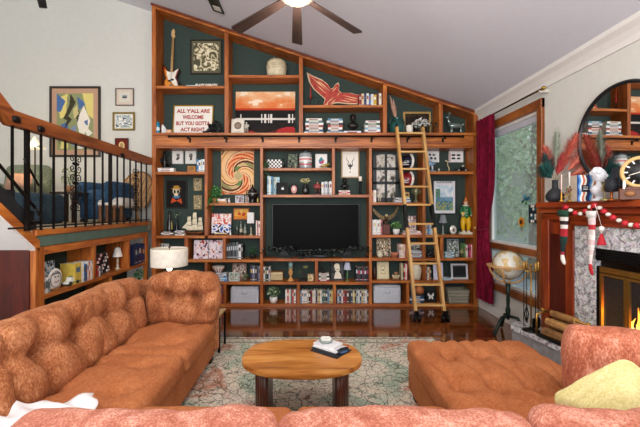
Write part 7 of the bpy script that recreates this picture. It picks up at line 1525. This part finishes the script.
def marble():
    m, nt, b = new_mat('grey_flecked_marble'); v = coords(nt); n = N(nt, 'ShaderNodeTexNoise', Scale=17.0, Detail=8.0, Roughness=.75, Distortion=1.6); nt.links.new(v, n.inputs['Vector'])
    r = ramp(nt, [(.34, '#3a3c46'), (.44, '#80828c'), (.52, '#b8b9be'), (.62, '#e6e6e6'), (.75, '#9c9ea8')]); nt.links.new(n.outputs['Fac'], r.inputs['Fac'])
    n2 = N(nt, 'ShaderNodeTexVoronoi', Scale=34.0); nt.links.new(v, n2.inputs['Vector']); mx = N(nt, 'ShaderNodeMix', data_type='RGBA', blend_type='OVERLAY'); mx.inputs['Factor'].default_value = .35
    nt.links.new(r.outputs['Color'], mx.inputs['A']); nt.links.new(n2.outputs['Color'], mx.inputs['B']); hs = N(nt, 'ShaderNodeHueSaturation', Saturation=.25); nt.links.new(mx.outputs['Result'], hs.inputs['Color'])
    nt.links.new(hs.outputs['Color'], b.inputs['Base Color']); b.inputs['Roughness'].default_value = .25; return m
MRB = marble()
fb('marble_leg', tA, tB, HZ, zg0, -.012, DP, MRB); fb('marble_leg', WT-tB, WT-tA, HZ, zg0, -.012, DP, MRB)
fb('marble_lintel', tA, WT-tA, zg0, zg1, -.012, DP, MRB)
BKM = P('#0c0c0d', .35, .4)
fb('black_hood', t0_, t1_, wz(262, fdist(610)), zg0, -.02, .06, BKM); 
mb = MB()
for k in range(4): mb.b2(t0_+.04, t1_-.04, -.03, -.018, mix(wz(262, fdist(610)), zg0, .25+.17*k), mix(wz(262, fdist(610)), zg0, .31+.17*k), P('#1c1d1f', .3, .5))
mb.obj('hood_louvres', fp)
zd1 = wz(266, fdist(600)); zd0 = HZ + .04; BRS = P('#a8803c', .3, .85)
mb = MB(); mb.b2(t0_, t0_+.045, -.01, .03, HZ, zd1, BKM); mb.b2(t1_-.045, t1_, -.01, .03, HZ, zd1, BKM); mb.b2(t0_+.045, t1_-.045, -.01, .03, HZ, zd0, BKM); mb.obj('black_frame', fp)
xa, xb = t0_+.045, t1_-.045; nd = 4; wdd = (xb-xa)/nd
GLS = glass('fire_glass', '#f4f2f0', .0, .012)
fb('brass_header', xa, xb, zd1-.045, zd1, -.03, .0, BRS)
for k in range(nd):
    x0, x1 = xa+wdd*k+.003, xa+wdd*(k+1)-.003; mb = MB(); z1 = zd1-.05
    for (a, b_, c_, d_) in ((x0, x0+.018, zd0, z1), (x1-.018, x1, zd0, z1), (x0+.018, x1-.018, zd0, zd0+.02), (x0+.018, x1-.018, z1-.02, z1)): mb.b2(a, b_, -.028, -.008, c_, d_, BRS)
    d = mb.obj('door', fp); mb = MB(); mb.b2(x0+.018, x1-.018, -.020, -.016, zd0+.02, z1-.02, GLS); mb.obj('glass_pane', d); 
    if k in (1, 2): mb = MB(); xx = x1-.009 if k == 1 else x0+.009; mb.ell((xx, -.04, (zd0+z1)/2), .012, BRS); mb.obj('knob', d)
FBK = P('#0e0a09', .95, var=.05)
mb = MB(); mb.b2(t0_, t1_, .42, .45, HZ, zg0, FBK); mb.b2(t0_, t0_+.012, .03, .45, HZ, zg0, FBK); mb.b2(t1_-.012, t1_, .03, .45, HZ, zg0, FBK); mb.b2(t0_, t1_, .06, .45, zg0-.02, zg0, FBK); mb.b2(t0_, t1_, .03, .45, HZ, HZ+.02, FBK); mb.obj('firebox', fp)
FC_ = ft(632)
lg = []
def logm(mb, p, q2, r_, bark='#3c2a1c', end='#c89a60'):
    mb.tube([p, tuple((Vector(p)+Vector(q2))/2 + Vector((0, 0, .005))), q2], [r_, r_*1.04, r_*.97], P(bark, .95, var=.35), 9)
for i, (p, q2) in enumerate((((FC_-.22, .20, HZ+.08), (FC_+.2, .26, HZ+.08)), ((FC_-.18, .32, HZ+.08), (FC_+.22, .3, HZ+.09)), ((FC_-.2, .3, HZ+.16), (FC_+.18, .22, HZ+.17)))):
    mb = MB(); logm(mb, (0, 0, 0), tuple(Vector(q2)-Vector(p)), .04, '#1c120c'); c_, s_ = math.cos(AZ), math.sin(AZ); wp = (FX + p[0]*c_ - p[1]*s_, FYY + p[0]*s_ + p[1]*c_, p[2]); one(mb, 'firewood_log', ('charred log at the front of the fire', 'charred log at the back of the fire', 'charred log lying across the two burning logs')[i], 'log', wp, AZ)
mb = MB(); mb.b2(FC_-.26, FC_+.26, .14, .38, HZ+.02, HZ+.035, BKM)
for k in range(6): mb.b2(FC_-.24+.09*k, FC_-.225+.09*k, .14, .38, HZ+.035, HZ+.045, BKM)
mb.obj('grate', fp)
def flame_mat():
    m, nt, b = new_mat('flame'); tc = nt.nodes.new('ShaderNodeTexCoord'); s_ = nt.nodes.new('ShaderNodeSeparateXYZ'); nt.links.new(tc.outputs['Generated'], s_.inputs[0]); r = ramp(nt, [(0, '#fff0a0'), (.35, '#ffb63c'), (.75, '#ff6a14'), (1, '#d83a08')]); nt.links.new(s_.outputs['Z'], r.inputs['Fac'])
    nt.links.new(r.outputs['Color'], b.inputs['Emission Color']); b.inputs['Emission Strength'].default_value = 4; b.inputs['Base Color'].default_value = (0, 0, 0, 1); return m
mb = MB(); FM = flame_mat(); rnd = random.Random(9)
for k in range(19):
    x = FC_ - .2 + .4*k/18; y = .16 + .12*rnd.random(); h_ = (.30 + .28*rnd.random())*(1 - .5*abs(k-9)/9); w_ = .016+.012*rnd.random(); z = HZ+.12; sw = rnd.uniform(-.03, .03)
    mb.tube([(x, y, z), (x+sw, y, z+h_*.3), (x-sw*.6, y, z+h_*.65), (x+sw*1.2, y, z+h_)], [w_, w_*1.25, w_*.7, .001], FM, 7)
o = mb.obj('fire', fp, label='orange flames'); o['kind'] = 'stuff'
c_, s_ = math.cos(AZ), math.sin(AZ); lamp('POINT', 'fire_glow', (FX + FC_*c_ - .12*s_, FYY + FC_*s_ + .12*c_, HZ+.3), 4, '#ff8a30', .08)
# hearth
mb = MB(); hp = [(2.08, 3.60), (2.16, 3.70), (2.29, 3.76), (XR-.02, 3.80), (XR-.02, .9), (2.42, .9), (2.34, 1.9), (2.24, 2.75)]
mb.prism(hp, 0, HZ - .04, P('#8d8f92', .7, var=.2), 'xy'); mb.prism([(x-.015 if x < 2.5 else x, y) for x, y in hp], HZ-.04, HZ, MRB, 'xy'); mb.v = [(x-2.3, y-2.7, z) for x, y, z in mb.v]
hs_ = thing('hearth', 'raised grey stone hearth slab in front of the fireplace', 'hearth', (2.3, 2.7, 0)); mb.obj('slab', hs_)
# mantel things: px along the picture, placed on the shelf
def onm(px, dy=-.06, z=MZ1):
    k = (px-VX)/F; c_, s_ = math.cos(AZ), math.sin(AZ); bx, by = FX - dy*s_, FYY + dy*c_; t_ = (bx - k*by)/(k*s_ - c_); return Vector((bx + t_*c_, by + t_*s_, z))
def mu(px, dy=-.06): return onm(px, dy).y/F
# vase with feathers
p = onm(555, -.04); u_ = p.y/F; t = thing('vase', 'matte black bottle vase holding dyed feathers on the mantel', 'vase', p); mb = MB(); mb.lathe([(5*u_, 0), (8*u_, 3*u_), (8.2*u_, 7*u_), (5.5*u_, 11.5*u_), (2.6*u_, 14*u_), (2.5*u_, 21*u_), (3.1*u_, 22*u_)], P('#22252a', .6), n=28); mb.obj('body', t)
fe = [('#2a5a56', (-13, 33), 'teal feather plume leaning toward the window', 9, ['#1c4c4c', '#2c6a64', '#163a3c', '#3c7c70']), ('#2a5a56', (-9, 44), 'dark teal feather plume rising beside the rust ones', 8, ['#1c4444', '#2c5c58', '#16343a']), ('#b04a38', (-8, 52), 'rust feather plume curving toward the window', 8, ['#a83c30', '#c8604c', '#8c2c28', '#d88068']),
      ('#b04a38', (19, 64), 'tall rust red feather plume in the middle of the vase', 8, ['#b04838', '#d07058', '#983830']), ('#8c9480', (2, 68), 'grey green feather plume standing straight up', 6, ['#8c9480', '#6c7a6c', '#b0b4a4']), ('#c86a58', (46, 62), 'coral feather plume reaching across the mirror', 10, ['#c8604c', '#e08c78', '#b04c40']), ('#c86a58', (48, 40), 'lower coral feather plume in front of the mirror edge', 8, ['#d0705c', '#e49884', '#b85040']), ('#b04a38', (7, 44), 'short crimson feather plume above the vase neck', 7, ['#b03838', '#c85450', '#8c2828'])]
for i, (c, (dx, dz), lab, wd, cols) in enumerate(fe):
    mb = MB(); b0 = Vector((0, 0, 20*u_)); tip = Vector((dx*u_, (-.02 + .02*(i % 3)), dz*u_)); mid = b0 + (tip-b0)*.45 + Vector((0, 0, 3*u_)); mb.tube([tuple(b0 - Vector((0, 0, 8*u_))), tuple(b0), tuple(mid), tuple(tip)], [.002, .002, .0018, .001], P('#8c7a58', .6), 5)
    plume(mb, tuple(b0 + (tip-b0)*.28), tuple(tip), wd*1.25*u_, cols, 620, 60+i, .07); one(mb, 'feather_plume', lab, 'feather', p)
# pink taper, brass tree, papers
mb = MB(); p2 = onm(561.5, -.12); u2 = p2.y/F; mb.lathe([(.018, 0), (.02, .008), (.006, .02), (.011, .04), (.006, .07), (.010, .085)], P('#b8883c', .3, .7), n=14); mb.tube([(0, 0, .08), (0, 0, .25)], [.006, .005], P('#e0bcb4', .5), 8); one(mb, 'candlestick', 'brass candlestick with a pale pink taper beside the vase', 'candlestick', p2)
mb = MB(); p2 = onm(570, -.10); GOb = P('#9c7c34', .3, .7); mb.lathe([(.025, 0), (.02, .01), (.005, .02)], GOb, n=14); rnd = random.Random(3)
for k in range(22): a = k*2.4; z = .02 + .10*k/22; r_ = .04*(1-.5*k/22); mb.tube([(0, 0, z), (r_*math.cos(a), r_*math.sin(a), z+.015)], .003, GOb, 5); mb.ell((r_*math.cos(a), r_*math.sin(a), z+.017), .007, P(['#8c2c28', '#c8a848', '#3c5434'][k % 3], .4), 6)
one(mb, 'brass_ornament', 'little brass sprig ornament with red berries beside the candlestick', 'ornament', p2)
mb = MB(); p2 = onm(569.5, -.02); mb.tube([(0, 0, 0), (0, 0, .27)], [.008, .007], P('#ece8e2', .5), 10); mb.lathe([(.02, 0), (.018, .012), (.01, .02)], GOb, n=12); one(mb, 'taper_candle', 'tall white taper candle behind the brass sprig', 'candle', p2)
def waves(u, v):
    x = u + .035*math.sin(v*14); k = int(x*11) % 6
    if abs(u-.42) < .2 and .36 < v < .62: return '#1c2028' if not (.42 < v < .56 and abs(u-.42) < .13 and int(v*60) % 3 == 0) else '#c8ccd0'
    return ['#1c3c78', '#5c94c8', '#e4e2dc', '#c0643c', '#dcd8d0', '#2c2c34'][k]
p2 = onm(583.5, -.03); u2 = p2.y/F; t = thing('striped_box', 'wavy blue, white and orange striped box with a black label on the mantel', 'box', p2, R(-8)); mb = MB(); mb.pic(18.5*u2, 26*u2, waves, 50, (0, -.05, 0), None, .004); mb.b2(-9.2*u2, 9.2*u2, -.045, .045, 0, 26*u2, P('#c4b8a8', .6)); mb.obj('box', t)
# white bust
p2 = onm(599, -.04); u2 = p2.y/F; mb = bust_mesh(33*u2, P('#d0d2d8', .5, var=.03)); rnd = random.Random(2)
for k in range(70): a = rnd.uniform(0, 2*PI); e = rnd.uniform(-.1, 1.4); mb.ell((6*u2*math.cos(a)*math.cos(e), 1.5*u2 + 5.6*u2*math.sin(a)*math.cos(e)*.9, 27.5*u2 + 5.4*u2*math.sin(e)), 1.4*u2, P('#d0d2d8', .5, var=.03), 7)
one(mb, 'bust', 'white classical bust with curly hair on the mantel', 'bust', p2, R(30))
mb = MB(); p2 = onm(604.5, -.12); u2 = p2.y/F; GS = P('#a89a5c', .3, .7); mb.lathe([(.03, 0), (.03, .01), (.005, .02)], GS, n=16); mb.tube([(0, 0, .01), (0, 0, .07)], .004, GS, 6)
for k in range(8): a = k*PI/4; pts = [(0, 0), (.011*math.cos(a)-.008*math.sin(a), .011*math.sin(a)+.008*math.cos(a)), (.05*math.cos(a), .05*math.sin(a)), (.011*math.cos(a)+.008*math.sin(a), .011*math.sin(a)-.008*math.cos(a))]; mb.prism([(x, z+.10) for x, z in pts], -.004, .004, GS)
mb.ell((0, 0, .10), (.012, .012, .012), P('#c87c2c', .3, .6), 8); one(mb, 'star_ornament', 'brass star flower ornament in front of the white bust', 'ornament', p2, R(20))
for i, (px, h_, r_) in enumerate(((611.5, 22, 4.9), (620, 33, 6.2))):
    p2 = onm(px, -.10 + .05*i); u2 = p2.y/F; t = thing('candle_jar_stand', ('shorter dark fluted candle cup on a copper stem', 'taller dark fluted candle cup on a copper stem')[i], 'candle holder', p2, 0, None); mb = MB(); mb.lathe([(r_*u2*.7, 0), (r_*u2*.7, .008), (.008, .015), (.007, h_*.32*u2), (.018, h_*.4*u2)], P('#a8602c', .3, .7), n=18); mb.obj('stem', t); mb = MB(); BB = P('#1c2028', .5)
    mb.lathe([(r_*u2*.9, h_*.4*u2), (r_*u2, h_*.44*u2), (r_*u2, h_*.98*u2), (r_*u2*.85, h_*u2), (.0001, h_*.96*u2)], BB, n=24)
    for k in range(20): a = k*2*PI/20; mb.tube([(r_*u2*1.0*math.cos(a), r_*u2*math.sin(a), h_*.44*u2), (r_*u2*math.cos(a), r_*u2*math.sin(a), h_*.98*u2)], .004, BB, 5)
    mb.obj('cup', t)
mb = MB(); p2 = onm(624.3, -.13); u2 = p2.y/F; mb.tube([(0, 0, 0), (0, 0, 20*u2)], [.010, .009], P('#e8e4dc', .5), 10); one(mb, 'taper_candle', 'white candle standing before the round clock', 'candle', p2)
# mantel clock
p2 = onm(641, -.06); u2 = p2.y/F; t = thing('mantel_clock', 'round black faced clock in a pale wood ring on a brown base', 'clock', p2, AZ + R(48)); rc = 14.3*u2; zc = 28.0*u2; MB1 = P('#5c3420', .5)
mb = MB(); mb.box((0, .02, .04), (.24, .09, .08), MB1, bev=.006); mb.box((0, .015, .085), (.17, .07, .02), MB1, bev=.004); mb.ell((-.06, -.03, .045), (.03, .012, .02), P('#8c5c34', .5)); mb.obj('base', t)
rx90 = rotm(R(90), 0, 0)
mb = MB(); mb.tube([(rc*math.cos(a), 0, zc + rc*math.sin(a)) for a in [i*2*PI/40 for i in range(40)]], .014, P('#c8a468', .45), 10, closed=True); mb.obj('ring', t, label='pale wooden ring')
mb = MB(); mb.lathe([(rc, -.02), (rc, .005), (.0001, .0052)], P('#101214', .4), (0, 0, zc), 36, rx90); mb.obj('dial', t)
for k in range(12): a = k*PI/6; mb = MB(); mb.box((rc*.80*math.sin(a), -.0075, zc + rc*.80*math.cos(a)), (.009, .003, .026), P('#d8dcdc', .5), ry=a); mb.obj('hour_mark', t)
mb = MB(); mb.tube([(0, -.010, zc), (rc*.5*math.sin(.9), -.010, zc + rc*.5*math.cos(.9))], .004, UW, 5); mb.tube([(0, -.011, zc), (rc*.68*math.sin(-1.9), -.011, zc + rc*.68*math.cos(-1.9))], .003, UW, 5); mb.ell((0, -.01, zc), .009, UW, 8); mb.obj('hands', t)
# mirror above the mantel
MX, MY, MZ = 2.575, 2.91, 2.125; MR = .415
mr_ = thing('round_mirror', 'round black rimmed mirror hanging above the mantel', 'mirror', (MX, MY, MZ), -(PI/2 - R(2.3))); mm2, nt, b = new_mat('mirror_silver'); b.inputs['Metallic'].default_value = 1; b.inputs['Roughness'].default_value = .01; b.inputs['Base Color'].default_value = (.86, .87, .87, 1)
mb = MB(); mb.lathe([(MR, -.02), (MR, .002), (.0001, .0021)], mm2, (0, 0, 0), 64, rx90, smooth=False); mb.obj('mirror_glass', mr_); mb = MB(); mb.tube([(MR*math.cos(a), -.004, MR*math.sin(a)) for a in [i*2*PI/64 for i in range(64)]], .016, P('#141518', .35), 8, closed=True); mb.obj('rim', mr_)
# ---- garland of beads along the mantel edge
def edge(px, py): p_ = onm(px, -.108); return Vector((p_.x, p_.y, wz(py, p_.y)))
gl_pts = [(564, 206), (568, 208.5), (573, 212), (578, 214), (583, 213.5), (588, 209), (592, 204.8), (597, 206), (602, 209.5), (606, 213), (610.5, 216), (616, 219), (622, 222), (628, 224.3), (634, 225.5), (640, 225.5), (646, 224), (652, 221)]
gd = thing('bead_garland', 'red and white bead garland swagged along the mantel edge', 'garland', edge(592, 205)); g0 = Vector(gd.location); mb = MB(); mb.tube([tuple(edge(*q2)-g0) for q2 in gl_pts], .003, P('#4c5c34', .7), 5); mb.obj('string', gd)
for i in range(len(gl_pts)-1):
    q2 = ((gl_pts[i][0]+gl_pts[i+1][0])/2, (gl_pts[i][1]+gl_pts[i+1][1])/2); a = edge(*q2)-g0; mb = MB(); red = i % 2 == 0; mb.ell(tuple(a), (.022, .024, .022) if red else (.018, .02, .016), P('#b8202c' if red else '#ddd8cc', .6), 12)
    mb.obj('bead', gd, label='red bead' if red else 'white bead')
# ---- stockings
def stocking(px, py0, py1, w_px, cols, toe, cuff, label, foot=1):
    p_ = edge(px, py0); u = p_.y/F; h_ = (py1-py0)*u; w_ = w_px*u; t = thing('stocking', label, 'stocking', p_ - Vector((.012, 0, 0)), AZ)
    n_ = len(cols); V = []; sub_ = 3; N_ = n_*sub_; nr = 14; mb = MB()
    for k in range(N_+1):
        f_ = .12 + .72*k/N_; wd = w_*(.50 - .40*f_ + .10*math.exp(-((f_-.55)/.12)**2)); V += [(wd*math.cos(2*PI*i/nr) + foot*w_*.10*math.sin(f_*5), wd*.42*math.sin(2*PI*i/nr), -h_*f_) for i in range(nr)]
    o_ = len(mb.v); mb.v = V
    for k in range(N_):
        for i in range(nr): j = (i+1) % nr; mb.f.append((k*nr+i, k*nr+j, (k+1)*nr+j, (k+1)*nr+i)); mb.fm.append(mb.mi(P(cols[k//sub_], .9))); mb.sm.append(True)
    mb.obj('leg', t); x_ = foot*w_*.10*math.sin(.84*5)
    mb = MB(); mb.tube([(x_, 0, -h_*.83), (x_ + foot*w_*.04, 0, -h_*.90), (x_ + foot*w_*.18, 0, -h_*.96), (x_ + foot*w_*.26, 0, -h_*.99)], [w_*.17, w_*.22, w_*.18, w_*.06], P(toe, .9), 12); mb.v = [(x, y*.5, z) for x, y, z in mb.v]; mb.obj('toe', t)
    mb = MB(); mb.tube([(0, 0, -h_*.07), (0, 0, -h_*.16)], [w_*.56, w_*.54], P(cuff, .9), 14); mb.v = [(x, y*.5, z) for x, y, z in mb.v]; mb.obj('cuff', t); mb = MB(); mb.tube([(0, 0, -h_*.08), (.005, 0, .01)], .005, P('#b01c28', .8), 6); mb.obj('loop', t); return t
st1 = stocking(564.5, 206, 265, 12, ['#1f4030', '#e0dcd4', '#2a1c20', '#e0dcd4', '#a82430', '#a82430', '#1c3a34', '#16302c', '#1c2c2c', '#14262a', '#a82c44'], '#e4e0d8', '#1f4434', 'dark green and red striped stocking hanging at the mantel end')
st2 = stocking(592.5, 206, 276, 10, ['#d8d4d0', '#dcc8c8', '#b83038', '#d8d0cc', '#e0dcd8', '#d4b8b8', '#e0dcd8', '#d8c4c4', '#e4e0dc', '#dccccc'], '#b0202c', '#dedad4', 'white and red stocking hanging over the marble surround')
p_ = edge(601.5, 226); t = thing('bell_ornament', 'small red pompom ornament hanging beside the white stocking', 'ornament', p_); mb = MB(); mb.tube([(0, 0, 0), (0, 0, -.09)], .002, UW, 4); mb.ell((0, 0, -.02), (.02, .02, .02), UW); mb.lathe([(.008, -.06), (.03, -.14), (.03, -.15)], P('#b01c28', .7), n=12); mb.tube([(0, 0, 0), (-.03, 0, .1), (-.05, -.0, .17)], .002, UW, 4); mb.obj('pompom', t)
# ---- log holder and tools on the hearth
def onh(px, py, z=HZ): Y = F*(H-z)/(py-VY); return Vector((wx(px, Y), Y, z))
p_ = onh(566, 352); lhx, lhy = p_.x, p_.y; LR = R(-72)
t = thing('log_holder', 'brass and black firewood holder on the hearth', 'log holder', (2.275, 3.14, HZ), R(-80)); mb = MB(); mb.b2(-.2, .2, -.10, .12, .0, .015, BKM, bev=.004); mb.tube([(-.2, -.10, .03), (.0, -.125, .03), (.2, -.10, .03)], .012, BKM, 7); mb.obj('tray', t)
for x in (-.20, .20): mb = MB(); mb.tube([(x, -.09, 0), (x, -.09, .20), (x, 0, .23), (x, .10, .20), (x, .10, 0)], .010, BRS, 7); mb.obj('end_hoop', t)
mb = MB(); mb.tube([(-.23, 0, .235), (.23, 0, .235)], .010, BRS, 8); mb.ell((-.23, 0, .235), .018, BRS); mb.ell((.23, 0, .235), .018, BRS); mb.obj('carry_bar', t)
k_ = 0
labs = ['split log at the bottom of the firewood holder nearest the window', 'split log at the bottom of the firewood holder nearest the fire', 'split log in the upper row nearest the window', 'split log in the upper row nearest the fire', 'split log lying on top of the firewood pile']
cR, sR = math.cos(R(-80)), math.sin(R(-80))
for (yy, zz, r_, ln) in ((-.055, .067, .052, .25), (.047, .064, .049, .26), (-.035, .156, .046, .24), (.055, .150, .044, .25), (.010, .228, .038, .23)):
    mb = MB(); rnd = random.Random(k_); pts = [(r_*math.cos(a)*(1+.12*rnd.uniform(-1, 1)), r_*math.sin(a)*(1+.12*rnd.uniform(-1, 1))) for a in [i*2*PI/9 for i in range(9)]]; pts[2] = (pts[2][0]*.5, pts[2][1]*.5)
    mb.prism(pts, -ln/2, ln/2, P(['#7a5630', '#8c6438', '#a87c48'][k_ % 3], .9, var=.4), 'yz'); mb.prism([(a_*.92, b_*.92) for a_, b_ in pts], ln/2, ln/2+.003, P('#d0a468', .9, var=.2), 'yz'); mb.prism([(a_*.92, b_*.92) for a_, b_ in pts], -ln/2-.003, -ln/2, P('#d0a468', .9, var=.2), 'yz'); wp = (2.275 - yy*sR, 3.14 + yy*cR, HZ + zz); one(mb, 'split_log', labs[k_], 'firewood', wp, R(-80) + rnd.uniform(-.06, .06)); k_ += 1
# tool stand
p_ = onh(531, 331); u2 = p_.y/F; t = thing('fireplace_tool_stand', 'black and brass fireplace tool stand on the hearth corner', 'tool stand', p_); mb = MB(); mb.lathe([(.075, 0), (.078, .012), (.03, .022), (.01, .04)], BKM, n=22); mb.tube([(0, 0, .02), (0, 0, 65*u2)], .007, BRS, 8); mb.obj('stand', t)
mb = MB(); mb.tube([(-.07, 0, 60*u2), (.07, 0, 60*u2)], .005, BRS, 6); mb.tube([(0, -.07, 60*u2), (0, .07, 60*u2)], .005, BRS, 6); mb.ell((0, 0, 66*u2), .014, BRS); mb.obj('hook_arms', t)
tl = (('poker', 'black poker with a brass handle on the tool stand', (-.07, 0)), ('fire_brush', 'hearth brush with a brass handle on the tool stand', (.07, 0)), ('fire_shovel', 'hearth shovel with a brass handle on the tool stand', (0, -.07)), ('fire_tongs', 'hearth tongs with a brass handle on the tool stand', (0, .07)))
for nm, lab, (dx, dy_) in tl:
    t = thing(nm, lab, 'fireplace tool', p_ + Vector((dx, dy_, .03))); mb = MB(); zt4 = 60*u2 - .03; mb.tube([(0, 0, .05), (0, 0, zt4)], .005, P('#2c2c2c', .4, .6), 6)
    if nm == 'poker': mb.tube([(0, 0, .05), (0, 0, .02), (.02, 0, .03)], .005, BKM, 6)
    if nm == 'fire_brush': mb.lathe([(.022, .02), (.02, .09), (.008, .11)], P('#1a1614', .9), n=14)
    if nm == 'fire_shovel': mb.box((0, -.005, .07), (.07, .008, .1), BKM, bev=.003)
    if nm == 'fire_tongs': mb.tube([(0, 0, .2), (.02, 0, .12), (.004, 0, .03)], .005, BKM, 6); mb.tube([(0, 0, .2), (-.02, 0, .12), (-.004, 0, .03)], .005, BKM, 6)
    mb.obj('shaft', t); mb = MB(); mb.lathe([(.006, zt4), (.013, zt4+.015), (.008, zt4+.03), (.014, zt4+.045), (.008, zt4+.06), (.013, zt4+.08), (.004, zt4+.095)], BRS, n=12); mb.obj('handle', t)
